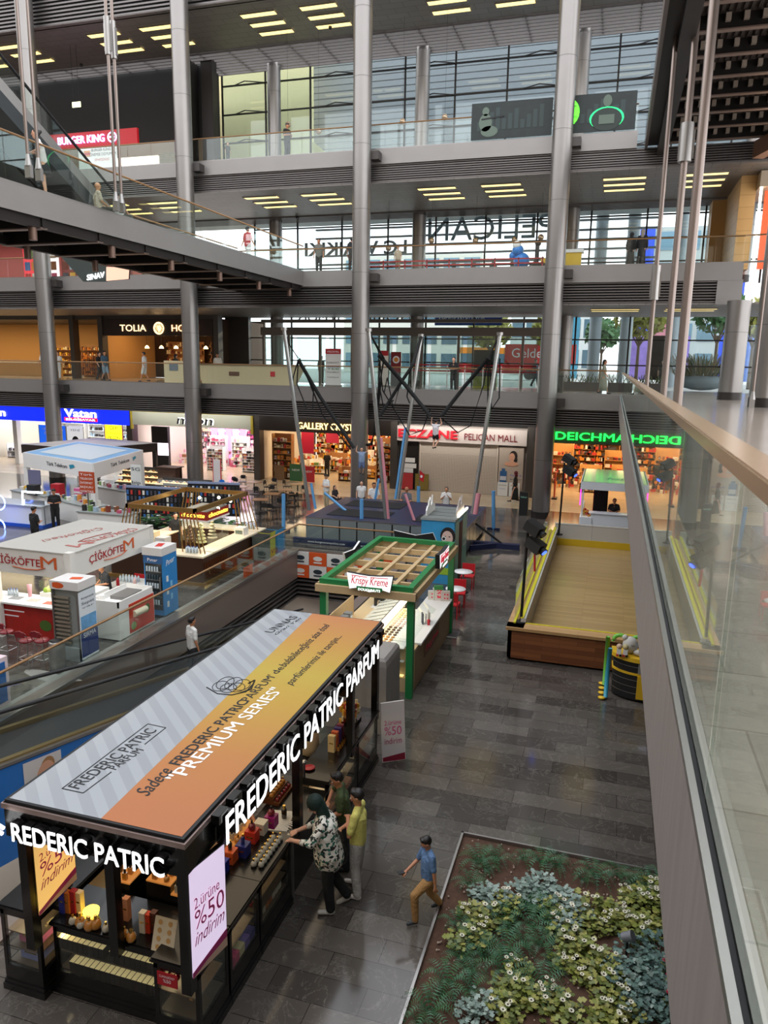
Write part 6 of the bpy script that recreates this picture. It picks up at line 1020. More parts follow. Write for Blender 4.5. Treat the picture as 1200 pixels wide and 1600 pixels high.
# tall water cabinet with open shelves
t = thing('water_cabinet', 'tall grey cabinet with wire shelves and a blue water poster on its side', 'cabinet', (-13, 15.3, 0)); X0, X1, Y0, Y1, Z = -13.42, -12.62, 14.95, 15.65, 1.9; b = B(); b.box(X0, X1, Y0+.1, Y1, .0, Z, mat('cabinet_grey', '#8c9290', .4)); b.box(X0, X0+.04, Y0, Y0+.1, .3, Z, STEEL); b.box(X1-.04, X1, Y0, Y0+.1, 0, Z, STEEL); b.box(X0, X1, Y0, Y0+.1, 0, .35, mat('cabinet_grey', '')); b.build('body', t)
for k in range(12): b = B(); b.box(X0+.05, X1-.3, Y0+.02, Y0+.09, .45+k*.11, .5+k*.11, mat('wire_shelf', '#a59c8c', .4, .6)); b.build('wire_shelf', t)
b = B(); b.box(X1, X1+.015, Y0+.03, Y1-.02, .05, Z-.05, mat('water_print_white', '#dfe5ea', .4)); b.box(X1+.015, X1+.018, Y0+.03, Y1-.02, .1, .75, mat('water_print_navy', '#1c3470', .4)); b.box(X1+.015, X1+.018, Y0+.06, Y1-.05, .75, 1.2, mat('water_print_blue', '#6ba3d0', .4, noise=.4, nscale=6)); b.build('side_poster', t)
for s, z, h, m in (('SIRMA', .62, .13, INKW), ('Kampanyada', 1.65, .06, INK), ('Sepet', 1.5, .08, INK), ('var', 1.4, .05, INK)): text(s, (X1+.02, Y0+.12, z), (X1+.02, Y1-.1, z), (0, 0, 1), h, m, t, depth=.003)
t = thing('carton_box', 'white and orange printed carton lying on top of the tall water cabinet', 'box', (-13, 15.3, 1.9)); b = B(); b.cb((-13.02, 15.3, 2.02), (.85, .72, .22), mat('carton_white', '#dcd8d4', .5), .03); b.build('carton', t); b = B(); disc(b, (-13.2, 14.93, 2.02), (1, 0, 0), (0, 0, 1), .2, .08, posterO); b.cb((-12.9, 15.3, 2.135), (.3, .2, .004), posterO, .3); b.build('printed_logo', t)
t = thing('waste_bin', 'round brushed steel waste bin beside the tall water cabinet', 'bin', (-12.9, 14.4, 0)); b = B(); b.lathe((-12.92, 14.45, 0), [(.19, 0), (.2, .02), (.2, .7), (.17, .74)], STEEL, 24); b.build('body', t); b = B(); b.lathe((-12.92, 14.45, .74), [(.17, 0), (.05, .005)], BLK, 20); b.build('opening', t)
# spill on the floor
b = B(); c = G(78, 1058, .003); b.quad([c+V((.75*cos(a)*(1+.3*sin(3*a)), .28*sin(a)*(1+.4*cos(2*a+1)), 0)) for a in [k*.3 for k in range(21)]], mat('dried_spill', '#8f8a84', .5, noise=.4, nscale=9)); o = b.build('dried_spill'); o['kind'] = 'structure'
# small blue and pink stand at the left edge
t = thing('blue_display_box', 'blue panelled box stand with pale frame cut by the left edge of the view', 'stand', (-12.9, 11.9, 0)); b = B(); b.box(-13.4, -12.55, 11.3, 12.5, 0, 1.15, mat('pale_pink_frame', '#d8c4c8', .5)); b.build('frame', t); b = B(); b.box(-12.55, -12.53, 11.36, 12.4, .12, 1.05, mat('box_blue', '#2c62a4', .4)); b.build('blue_panel', t)
# white service cart with the wrap advert
t = thing('white_cart', 'white service cart with a red advert showing a wrap on its side', 'cart', (-13.1, 17.2, 0)); X0, X1, Y0, Y1 = -13.5, -12.55, 16.45, 18.1; b = B(); b.box(X0, X1, Y0, Y1, .05, .98, WHITE); b.box(X0, X0+.04, Y0, Y1, .98, 1.15, WHITE); b.box(X1-.04, X1, Y0, Y1, .98, 1.15, WHITE); b.box(X0, X1, Y0, Y0+.04, .98, 1.15, WHITE); b.box(X0, X1, Y1-.04, Y1, .98, 1.15, WHITE); b.build('body', t); b = B(); b.box(X1, X1+.012, Y0+.45, Y1-.03, .1, .95, mat('wrap_advert_red', '#c8381f', .45)); b.build('red_advert', t)
b = B(); [b.box(X1+.012, X1+.015, Y0+.45, Y1-.03, .1+.0, .1, INKW)]; b.cyl((X1+.02, Y0+.62, .62), (X1+.02, Y0+1.2, .6), .1, mat('wrap_pale', '#e4d8bc', .5)); disc(b, (X1+.02, Y0+1.28, .6), (0, 1, 0), (0, 0, 1), .13, .14, mat('print_leaf')); disc(b, (X1+.02, Y0+.62, .28), (0, 1, 0), (0, 0, 1), .12, .12, mat('badge_green', '#7fa060', .5)); b.build('printed_wrap', t); text('DÜRÜM', (X1+.018, Y0+1.15, .82), (X1+.018, Y0+1.55, .82), (0, 0, 1), .07, INKW, t, depth=.003)
t = thing('paper_roll', 'white paper roll standing on the white service cart', 'roll', (-13.3, 16.8, .98)); b = B(); b.cyl((-13.3, 16.75, .98), (-13.3, 16.75, 1.2), .07, WHITE, n=16); b.build('roll', t); t = thing('grey_tray', 'dark grey tray in the open top of the white service cart', 'tray', (-13.0, 17.5, .98)); b = B(); b.box(-13.3, -12.8, 17.1, 17.9, .98, 1.08, mat('tray_grey', '#6c6a68', .4)); b.build('tray', t)
t = thing('white_side_table', 'white topped side table behind the cart crowded with cups', 'table', (-14, 18.6, 0)); b = B(); b.box(-14.3, -13.1, 18.3, 19.2, 0, .88, mat('cabinet_grey')); b.build('body', t); b = B(); b.box(-14.4, -13.0, 18.2, 19.3, .88, .93, WHITE); b.build('worktop', t)
for i in range(12): x, y = -14.2+.11*(i % 6), 18.8+.14*(i//6); t = thing('water_bottle', 'small water bottle among those grouped on the white side table', 'bottle', (x, y, .93), 'water bottles on the side table'); b = B(); b.lathe((x, y, .93), [(.035, 0), (.038, .14), (.014, .2)], mat('water_clear'), 8); b.build('flask', t)
for x, c, h, n_ in ((-14.0, '#b01c28', .24, 'red sauce'), (-13.4, '#d8b0a8', .3, 'pale pink'),): t = thing('sauce_bottle', n_+' bottle at the front of the white side table', 'bottle', (x, 18.4, .93)); b = B(); b.lathe((x, 18.4, .93), [(.05, 0), (.05, h*.7), (.02, h)], mat('sb'+c, c, .4), 10); b.build('flask', t)
t = thing('kettle_urn', 'white cylindrical urn at the right end of the side table', 'urn', (-13.2, 18.9, .93)); b = B(); b.cyl((-13.2, 18.9, .93), (-13.2, 18.9, 1.33), .15, WHITE, n=18); b.build('body', t)
for x in (-14.3, -13.5): rchair(x, 19.75, 0, '%s red chair behind the white side table' % ('left' if x < -14 else 'right'))
# blue drinks fridge
t = thing('drinks_fridge', 'tall drinks fridge with dark glass door and bright blue printed side', 'fridge', (-12.9, 18.9, 0)); X0, X1, Y0, Y1, Z = -13.15, -12.5, 18.55, 19.3, 1.95; fb = mat('fridge_blue', '#2f86c8', .4); b = B(); b.box(X0, X1, Y0, Y1, .08, Z, fb); b.build('body', t); b = B(); b.box(X0+.04, X1-.04, Y0-.015, Y0, .25, Z-.25, mat('fridge_glass', '#20262a', .1)); d_ = b.build('door', t); b = B(); b.box(X1-.1, X1-.07, Y0-.06, Y0-.015, .8, 1.3, STEEL); b.build('handle', d_); b = B(); b.box(X0, X1, Y0-.03, Y0, Z-.25, Z, mat('fridge_header', '#245c94', .4)); b.build('header', t)
for k in range(5): b = B(); b.box(X0+.06, X1-.06, Y0-.025, Y0-.015, .4+k*.26, .42+k*.26, STEEL); [b.cyl((X0+.12+.09*i, Y0-.03, .43+k*.26), (X0+.12+.09*i, Y0-.03, .57+k*.26), .028, [mat('water_clear'), mat('can_dark', '#3c4c54', .3)][k % 2], n=8) for i in range(5)]; b.build('stocked_shelf', t)
b = B(); [b.cb((X1+.008, Y0+.2+.2*(i % 2), .4+i*.2), (.01, .1, .18), [WHITE, mat('print_sky', '#8cc4e8', .4)][i % 2]) for i in range(5)]; b.build('printed_cartons', t); text('Pınar', (X1+.01, Y0+.15, 1.6), (X1+.01, Y0+.62, 1.68), (0, 0, 1), .17, INKW, t, depth=.003, shear=.2, bold=.02); text('Pınar', (X0+.15, Y0-.035, Z-.18), (X1-.15, Y0-.035, Z-.18), (0, 0, 1), .1, INKW, t, depth=.003, bold=.02)
t = thing('carton_box', 'white carton with red print lying on top of the blue drinks fridge', 'box', (-12.8, 18.9, 1.95)); b = B(); b.cb((-12.83, 18.9, 2.07), (.68, .8, .24), mat('carton_white')); b.build('carton', t); b = B(); b.cb((-12.8, 18.9, 2.195), (.2, .4, .004), mat('stripe_red', '#c83830', .5), .3); b.build('printed_logo', t)
# ================= chocolate kiosk with the gold frame =================
gd_ = mat('kiosk_gold', '#a8834a', .3, .7); X0, X1, Y0, Y1, Z = -16.5, -13.65, 22.35, 26.3, 2.6
t = thing('gold_frame', 'open gold metal frame of slanted rods and top beams over the chocolate kiosk', 'frame', (-15.1, 24.3, 0))
for a in ((X0, X1, Y0, Y0+.1), (X0, X1, Y1-.1, Y1), (X0, X0+.1, Y0, Y1), (X1-.1, X1, Y0, Y1)): b = B(); b.box(*a, Z-.16, Z, gd_); b.build('top_beam', t)
for (x, y, dx, dy) in ((X0, Y0, -1, -1), (X1, Y0, 1, -1), (X0, Y1, -1, 1), (X1, Y1, 1, 1)):
    for k in range(6): b = B(); b.cyl((x+dx*.0-dx*.13*k, y, Z-.1), (x+dx*.55-dx*.2*k, y+dy*.1, .35), .022, gd_, n=7); b.build('slanted_rod', t)
bl_ = mat('bulb_glow', '#fff4c8', .4, emit=6)
for i, (x, y) in enumerate(((-14.9, Y1-.1), (-14.1, Y1-.6), (-15.6, Y1-.4), (-13.8, 24.2))): t = thing('spot_lamp', 'small glowing bulb hanging from the gold frame, %s one' % ['middle rear', 'right rear', 'left rear', 'aisle side'][i], 'lamp', (x, y, Z-.3)); b = B(); b.sph((x, y, Z-.32), .06, bl_, 10); b.build('bulb', t); b = B(); b.cyl((x, y, Z-.28), (x, y, Z-.1), .012, BLK, n=6); b.build('cord', t)
t = thing('chocolate_counter', 'cream topped chocolate counter with dark lower front and gold plinth', 'counter', (-15, 24.3, 0)); dk = mat('dark_walnut', '#3a2418', .35); ct = mat('cream_top', '#e6d6b8', .3)
for a in ((-16.9, -13.15, 21.9, 22.6), (-16.9, -13.15, 26.1, 26.8), (-16.9, -16.2, 22.6, 26.1), (-13.85, -13.15, 22.6, 26.1)): b = B(); b.box(*a, .1, .98, dk); b.build('body', t); b = B(); b.box(a[0]-.03, a[1]+.03, a[2]-.03, a[3]+.03, .98, 1.04, ct); b.build('worktop', t)
b = B(); b.box(-17.0, -13.05, 21.8, 26.9, 0, .1, gd_); b.build('plinth', t); b = B(); [b.box(-13.14, -13.12, 22.0+i*.12, 22.04+i*.12, .2, .8, mat('copper_lines', '#7a4020', .3, .6)) for i in range(14)]; b.build('copper_lattice', t)
t = thing('chocolate_sign', 'dark red sign box with yellow script on top of the fountain display', 'sign', (-14.1, 23.9, 2.0)); rb2 = mat('sign_dark_red', '#7c1c14', .4, emit=.1); b = B(); b.box(-14.9, -13.75, 23.3, 24.9, 1.98, 2.3, rb2, BLK); b.box(-14.92, -13.73, 23.28, 24.92, 1.92, 1.98, WHITE); b.build('sign_panel', t); yl = emat('yellow_script', '#ffcf4a', 1.2)
text('chocnette', (-13.74, 23.4, 2.08), (-13.74, 24.8, 2.08), (0, 0, 1), .17, yl, t, depth=.01, bold=.02, shear=.2); text('chocnette', (-14.8, 23.29, 2.08), (-13.85, 23.29, 2.08), (0, 0, 1), .16, yl, t, depth=.01, bold=.02, shear=.2)
t = thing('fountain_cabinet', 'glass cabinet below the dark red sign housing the chocolate fountains', 'display case', (-14.1, 24, 1.04)); b = B(); b.box(-13.78, -13.77, 23.3, 24.9, 1.04, 1.92, GL); b.box(-14.9, -13.78, 23.3, 23.31, 1.04, 1.92, GL); b.build('glass', t)
for (x, y), c, n_, s_ in (((-14.2, 23.6), '#e8dca0', 'white chocolate', 1.0), ((-14.6, 23.5), '#6a3a1c', 'dark chocolate', .85), ((-14.2, 24.4), '#9a927c', 'grey steel', .95)):
    t = thing('chocolate_fountain', 'tiered %s fountain in the glass cabinet under the red sign' % n_, 'fountain', (x, y, 1.04)); m = mat('choc_'+n_[:4], c, .25)
    for k in range(6): b = B(); r = (.21-.027*k)*s_; b.lathe((x, y, 1.05+k*.13*s_), [(r*.55, 0), (r, .03), (r*.95, .06), (r*.35, .12)], m, 16); b.build('tier', t)
area(-14.4, 24.2, 1.9, .8, 1.2, 18, (1, .85, .6)); area(-15.1, 24.3, 2.5, 2, 2.5, 30, (1, .9, .7))
for i, (x, y, n_) in enumerate(((-13.5, 26.4, 'far aisle corner'), (-13.6, 22.2, 'near aisle corner'))):
    for k in range(8): xx, yy = x-.12*(k % 4), y+.1*(k//4); t = thing('water_bottle', 'small water bottle in the group at the %s of the chocolate counter' % n_, 'bottle', (xx, yy, 1.04), 'water bottles at the %s of the chocolate counter' % n_); b = B(); b.lathe((xx, yy, 1.04), [(.04, 0), (.042, .16), (.016, .22)], mat('water_clear'), 8); b.build('flask', t); b = B(); b.cyl((xx, yy, 1.26), (xx, yy, 1.28), .018, INKB, n=6); b.build('cap', t)
for x, y, w_, h, c, n_ in ((-16.2, 23.4, .5, .35, '#d8c8a4', 'cream pastry'), (-15.6, 22.1, .6, .4, '#e8dcb8', 'pale waffle'), (-14.9, 22.2, .4, .5, '#d8d4cc', 'white juice'), (-13.5, 25.4, .4, .3, '#e4e0d8', 'white cup')): t = thing('food_machine', n_+' machine on the cream chocolate counter', 'machine', (x, y, 1.04)); b = B(); b.box(x-w_/2, x+w_/2, y-.2, y+.2, 1.04, 1.04+h, mat('fm'+c, c, .35)); b.build('body', t); b = B(); b.box(x-w_/2+.05, x+w_/2-.05, y-.21, y-.2, 1.1, 1.04+h*.7, GLD); b.build('door', t)
# plants behind the chocolate kiosk
t = thing('low_plant_bed', 'dark bed of leafy plants with a few flowers behind the chocolate kiosk', 'plant bed', (-17, 28.2, 0)); b = B(); b.box(-20, -14.8, 27.8, 29, 0, .3, mat('bed_dark', '#2c2a26', .5)); b.build('trough', t); g = B(); [g.quad([c + V((.12*cos(a), .12*sin(a), .02)) for a in (0, 1.6, 3.1, 4.7)], random.choice([lf2, mat('deep_leaf', '#20402a', .5), PM[12], PM[6]] if _ % 9 == 0 else [lf2, mat('deep_leaf', '#20402a', .5)])) for _ in range(700) for c in [V((random.uniform(-20, -14.8), random.uniform(27.8, 29), random.uniform(.3, .75)))]]; o = g.build('leaves', t); o['kind'] = 'stuff'
# ================= telephone kiosk =================
R4 = [G(37, 707, 2.7), G(145, 724, 2.7), G(222, 703, 2.7), G(75, 692, 2.7)]; R4[3] = R4[0]+R4[2]-R4[1]
t = thing('kiosk_canopy', 'white kiosk canopy with pale blue roof print and phone company lettering', 'canopy', sum(R4, V())/4*1.0-V((0, 0, 2.7))); b = B()
for i in range(4): a, c = R4[i], R4[(i+1) % 4]; b.bar((a+c)/2*0+a-V((0, 0, .38)), c-V((0, 0, .38)), .1, .76, WHITE)
b.build('fascia', t); b = B(); b.quad([p for p in R4], mat('roof_pale_blue', '#7fa8cc', .5, noise=.2, nscale=1)); cc = sum(R4, V())/4; b.quad([cc+(p-cc)*.75+V((0, 0, .01)) for p in R4], mat('roof_pale', '#c4ccd0', .5)); b.quad([p-V((0, 0, .05)) for p in R4][::-1], WHITE); b.build('roof', t)
def on_side(s, i, u0, u1, z, h, m): a, c = R4[i], R4[i+1]; d = c-a; N = d.normalized().cross(V((0, 0, 1)))*.06; text(s, a+d*u0+V((0, 0, z))+N, a+d*u1+V((0, 0, z))+N, (0, 0, 1), h, m, t, depth=.006)
on_side('Türk Telekom', 0, .36, .66, -.45, .2, INK); on_side('Türk Telekom', 1, .3, .68, -.42, .2, INK)
b = B(); [b.add([R4[i]+(R4[i+1]-R4[i])*u+(R4[i+1]-R4[i]).normalized().cross(V((0, 0, 1)))*.07+V((0, 0, z)) for u, z in ((u0, -.45), (u0+.07, -.32), (u0+.05, -.2), (u0-.01, -.25))], [(0, 1, 2, 3)], mat('teal_mark', '#1c8ca8', .4)) for i, u0 in ((0, .7), (1, .76))]; b.build('teal_emblem', t)
for p in R4: c = cc+(p-cc)*.97; b = B(); b.box(c.x-.12, c.x+.12, c.y-.12, c.y+.12, 0, 1.95, WHITE); b.build('post', t)
area(cc.x, cc.y, 1.95, 3, 3, 40, (.95, .97, 1))
for i, (x, y, w_, d, rz, n_) in enumerate(((-24.2, 29.2, 3.6, .8, -.35, 'front'), (-21.4, 27.7, 2.6, .8, .0, 'aisle end'), (-28, 30.6, 3, .8, -.3, 'left rear'), (-25.5, 33.4, 3.4, .8, -.3, 'rear'))):
    t = thing('phone_counter', 'white %s counter of the phone kiosk covered with accessories' % n_, 'counter', (x, y, 0)); b = B(); b.cb((x, y, .45), (w_, d, .9), WHITE, rz); b.build('body', t); b = B(); b.cb((x, y, .92), (w_+.1, d+.1, .05), mat('cabinet_grey'), rz); b.build('worktop', t)
    for k in range(int(w_/.3)): u = -w_/2+.2+k*.3; c = PM[random.randrange(16)]; q = thing('phone_accessory', 'small boxed accessory among the clutter on the %s phone counter' % n_, 'accessory', (x+u*cos(rz), y+u*sin(rz), .945), 'accessories on the %s phone counter' % n_); h = random.uniform(.08, .3); bb = B(); bb.cb((x+u*cos(rz), y+u*sin(rz)+random.uniform(-.2, .2), .945+h/2), (.16, .14, h), c, rz); bb.build('pack', q); bb = B(); bb.cb((x+u*cos(rz), y+u*sin(rz)-.02, .95+h), (.1, .08, .01), WHITE, rz); bb.build('label_plate', q)
case_lab = 'black and coloured phone case hanging on the wire rack of the phone kiosk'; pc = None
for r_i, (x0, y0, w_, rz) in enumerate(((-21.6, 29.4, 3.4, .12), (-19.6, 31.5, 2.6, .2))):
    t = thing('wire_rack', '%s wire rack hung with rows of phone cases beside the phone kiosk' % ['front', 'rear'][r_i], 'rack', (x0, y0, 0)); b = B(); b.cb((x0+w_/2*cos(rz), y0+w_/2*sin(rz), 1.0), (w_, .06, 1.6), mat('rack_black', '#1c1c20', .5), rz); b.build('panel', t); b = B(); b.cb((x0+w_/2*cos(rz), y0+w_/2*sin(rz), 1.83), (w_, .1, .1), mat('rack_header', '#8c98b8', .5), rz); b.build('header', t)
    for k in range(int(w_/.2)):
        for j in range(5):
            u = .1+k*.2; m = random.choice([0, 2, 5, 10, 3, 12, 5])
            if (pc is None) or ('pc%d' % m not in PB): bb = B(); bb.box(-.05, .05, -.03, .0, 0, .2, PM[m]); o = bb.build('phone_case'); PB['pc%d' % m] = o; pc = 1; o['category'] = 'phone case'
            else: o = PB['pc%d' % m].copy(); COL.objects.link(o)
            o.location = (x0+u*cos(rz), y0+u*sin(rz)-.05, .35+j*.28); o.rotation_euler = (0, 0, rz); o['label'] = case_lab; o['group'] = 'phone cases on the wire racks'
def signpost(px, y0p, y1p, Y, wpx, c, words, label, zb=0.):
    a = AY(px-wpx/2, y1p, Y); d = AY(px+wpx/2, y0p, Y); t = thing('sign_post', label, 'sign', ((a.x+d.x)/2, Y, zb)); b = B(); b.box(a.x, d.x, Y-.03, Y+.03, a.z, d.z, mat('sp'+c, c, .5)); b.build('sign_panel', t); b = B(); b.cyl(((a.x+d.x)/2, Y, zb), ((a.x+d.x)/2, Y, a.z), .035, STEEL); b.build('pole', t); n_ = len(words)
    for i, s in enumerate(words): z = d.z-(d.z-a.z)*(i+.85)/n_; text(s, (a.x+.06, Y-.04, z), (d.x-.06, Y-.04, z), (0, 0, 1), (d.z-a.z)/n_*.5, INKW if c[1] < 'd' else INK, t, depth=.004)
signpost(136, 738, 769, 28.2, 21, '#b8481c', ['Türk', 'TELEKOM', 'İNTERNET', 'BAŞVURU', 'NOKTASI'], 'orange-brown sign board on a thin pole at the phone kiosk'); signpost(213, 727, 757, 31.5, 15, '#d9dcd8', ['5G', '', 'bip'], 'white sign board with blue-green print right of the phone kiosk'); signpost(54, 735, 757, 31.4, 17, '#6a6a88', ['', ''], 'dark violet poster under the left end of the phone kiosk canopy')
signpost(72, 1, 2, 31, 1, '#dddddd', [], 'x') if 0 else None
t = thing('lit_mirror', 'mirror stand with bright white light frame at the left of the phone kiosk', 'mirror', (-23, 27.2, 0)); w5 = emat('neon_white', '#eaf6ff', 4); a, c, d, e = AY(36, 810, 27.3), AY(44, 768, 27.3), AY(66, 770, 27.3), AY(66, 800, 27.3); b = B(); b.tube([a, AY(35, 768, 27.3), d, ], .05, w5, 6); b.build('light_tube', t); b = B(); b.box(a.x, d.x, 27.35, 27.4, .0, a.z+.9, mat('mirror_back', '#9aa0a8', .15, .6)); b.build('mirror_panel', t)
t = thing('white_counter', 'long white counter with blue plinth at the left edge of the view', 'counter', (-27, 27.6, 0)); b = B(); b.box(-31, -24.6, 27.2, 28.2, .12, 1.0, mat('cool_white', '#dfe3e8', .4)); b.build('body', t); b = B(); b.box(-31, -24.55, 27.15, 28.2, 0, .15, INKB); b.build('plinth', t); b = B(); b.box(-31, -24.5, 27.1, 28.3, 1.0, 1.05, mat('grey_top', '#a8acb0', .4)); b.build('worktop', t)
for x, y, c, h, n_ in ((-27.5, 30, '#24262a', .5, 'black'), (-26.2, 30.2, '#b01c28', .6, 'red'), (-25.5, 31.0, '#d8689c', .3, 'pink')): t = thing('counter_box', n_+' box standing on the rear left of the phone kiosk counter', 'box', (x, y, .95)); b = B(); b.box(x-.25, x+.25, y-.2, y+.2, .945, .945+h, mat('cb'+n_, c, .4)); b.build('carton', t); b = B(); b.box(x-.25, x+.25, y-.21, y-.2, 1.0, 1.1, WHITE); b.build('label_plate', t)
for i, (px, py) in enumerate(((0, 780), (0, 818))): c = AY(px-2, py+5, 26.5); t = thing('neon_ring', '%s blue-white neon ring at the left edge of the view' % ['upper', 'lower'][i], 'lamp', (c.x, 26.5, 0)); b = B(); b.tube([c+V((.35*cos(a), 0, .35*sin(a))) for a in [k*.42 for k in range(16)]], .03, emat('neon_blue', '#6f8cff', 4), 6); b.build('light_tube', t); b = B(); b.cyl((c.x-.3, 26.55, 0), (c.x-.3, 26.55, c.z), .03, BLK); b.build('stand_pole', t)
# dark roofed bakery kiosk behind
t = thing('bakery_kiosk', 'dark kiosk with a grey rose-patterned roof behind the phone kiosk', 'kiosk', (-25, 37, 0)); b = B(); p = [G(34, 694, 2.64), G(130, 701, 2.64), G(247, 692, 2.64), G(150, 684, 2.64)]; b.quad(p, mat('rose_roof', '#b8b0ac', .5, noise=.35, nscale=.5)); [b.bar(p[i]-V((0, 0, .27)), p[(i+1) % 4]-V((0, 0, .27)), .12, .5, mat('kiosk_umber', '#2c2320', .4)) for i in range(4)]; b.build('roof', t)
for q_ in p: c_ = sum(p, V())/4; c = c_+(q_-c_)*.95; b = B(); b.box(c.x-.1, c.x+.1, c.y-.1, c.y+.1, 0, 2.3, mat('kiosk_umber', '')); b.build('post', t)
t = thing('pink_menu', 'small glowing pink and white menu board hanging at the bakery kiosk', 'sign', (-21.5, 36, 2)); a, d = AY(247, 711, 35), AY(262, 693, 35); b = B(); b.box(a.x, d.x, 35, 35.05, a.z, d.z, emat('pale_pink_light', '#ffe0f2', 1.2)); b.build('sign_panel', t); text('DONUT', (a.x+.05, 34.98, (a.z+d.z)/2), (d.x-.05, 34.98, (a.z+d.z)/2), (0, 0, 1), .16, mg, t, depth=.003)
for i, (x0, x1, y, n_) in enumerate(((-23.2, -20.2, 34.0, 'curved right-hand'), (-28, -24, 37.0, 'long left-hand'))):
    t = thing('pastry_case', '%s glass pastry case of the dark bakery kiosk' % n_, 'display case', ((x0+x1)/2, y, 0)); b = B(); b.box(x0, x1, y, y+.9, 0, .5, BLK); b.box(x0, x1, y+.8, y+.9, .5, 1.4, BLK); b.build('body', t)
    for k in range(3): b = B(); b.box(x0+.03, x1-.03, y+.1+.2*k, y+.8, .55+k*.3, .57+k*.3, emat('warm_shelf', '#ffd9a0', .5)); b.build('shelf', t)
    for k in range(3):
        for j in range(int((x1-x0)/.22)): q = thing('pastry', 'small pastry in a lit row of the %s pastry case' % n_, 'pastry', (x0+.15+j*.22, y+.3+.15*k, .57+k*.3), 'pastries in the %s case' % n_); bb = B(); bb.sph((x0+.15+j*.22, y+.3+.15*k, .63+k*.3), .08, [mat('crust', '#b8783c', .5), mat('choco', '#4a2818', .4), mat('cream_bun', '#ead6a8', .5)][(j+k) % 3], 8, (1, 1, .7)); bb.build('bun', q)
    b = B(); b.quad([(x0, y, .5), (x1, y, .5), (x1, y, 1.1), (x0, y, 1.1)], GL); b.quad([(x0, y, 1.1), (x1, y, 1.1), (x1, y+.5, 1.45), (x0, y+.5, 1.45)], GL); b.build('glass_front', t)
# ================= cafe tables and chairs =================
def cchair():
    t = thing('cafe_chair', 'x', 'chair'); dk_ = mat('chair_black', '#1d1b1b', .45); b = B(); b.box(-.2, .2, -.2, .2, .44, .48, dk_); b.build('seat', t)
    b = B(); b.tube([(-.17, .2, .5), (-.2, .22, .72), (0, .24, .86), (.2, .22, .72), (.17, .2, .5)], .018, dk_, 6); b.box(-.14, .14, .2, .23, .62, .84, dk_); b.build('backrest', t)
    for sx_ in (-1, 1):
        for sy in (-1, 1): b = B(); b.cyl((sx_*.2, sy*.2, 0), (sx_*.17, sy*.17, .45), .014, dk_, n=6); b.build('leg', t)
    return t
def ctable():
    t = thing('cafe_table', 'x', 'table'); b = B(); b.box(-.4, .4, -.35, .35, .72, .75, mat('table_oak', '#8a6444', .4, noise=.15, nscale=6)); b.build('tabletop', t); b = B(); b.cyl((0, 0, .02), (0, 0, .72), .035, BLK, n=10); b.build('stem', t); b = B(); b.box(-.25, .25, -.2, .2, 0, .02, BLK); b.build('base', t); return t
C0, T0 = cchair(), ctable(); cf = tf = 0
TP = [(397, 753, 'pale cafe table nearest the gift shop'), (376, 760, 'pale cafe table left of the gift shop front'), (425, 771, 'cafe table in the middle of the seating group'), (407, 780, 'square cafe table at the front of the seating group'), (447, 765, 'cafe table with a white napkin box'), (465, 756, 'cafe table farthest right by the gift shop'), (330, 773, 'cafe table behind the gold frame'), (318, 754, 'brown cafe table beside the second column'), (460, 770, 'cafe table next to the trampoline pole')]
for i, (px, py, l_) in enumerate(TP): p = G(px, py, .75); o = T0 if i == 0 else dup(T0); put(o, (p.x, p.y, 0), .1*i); o['label'] = l_
CP = [(363, 752), (371, 752), (379, 749), (356, 760), (419, 757), (426, 754), (428, 764), (399, 768), (405, 773), (449, 756), (434, 787), (425, 793), (455, 777), (455, 786), (470, 777), (473, 766), (312, 772), (268, 776), (273, 767), (342, 783), (300, 768), (444, 782), (412, 795)]
for i, (px, py) in enumerate(CP): p = G(px, py, .6); o = C0 if i == 0 else dup(C0); put(o, (p.x, p.y, 0), [0, pi, .3, -1.5, 1.6][i % 5]); o['label'] = 'black round-backed cafe chair among the tables before the gift shop'; o['group'] = 'black cafe chairs'
p = G(345, 757, .6); o = dup(C0, (p.x, p.y, 0), .2); remat(o, mat('chair_black'), mat('chair_blue', '#2470c8', .4)); o['label'] = 'blue chair beside the second column among the black ones'; del o['group']
t = thing('folding_board', 'white framed notice board standing by the second column', 'board', (-22, 39, 0)); a = AY(334, 752, 38.5); b = B(); b.box(a.x-.0, a.x+.45, 38.5, 38.55, .1, 2.0, mat('board_white')); b.build('board', t); b = B(); b.box(a.x-.05, a.x, 38.5, 38.55, 0, 2.0, INKR); b.box(a.x+.45, a.x+.5, 38.5, 38.55, 0, 2.0, INKR); b.build('red_frame', t)
t = thing('brown_cabinet', 'dark brown wooden cabinet left of the second column', 'cabinet', (-24.4, 37.8, 0)); b = B(); b.box(-25.2, -24.0, 37.3, 38.0, 0, 1.5, mat('cab_brown', '#4a2f20', .5)); b.build('body', t); b = B(); b.box(-25.3, -23.9, 37.2, 38.1, 1.5, 1.55, mat('cab_brown', '')); b.build('worktop', t)
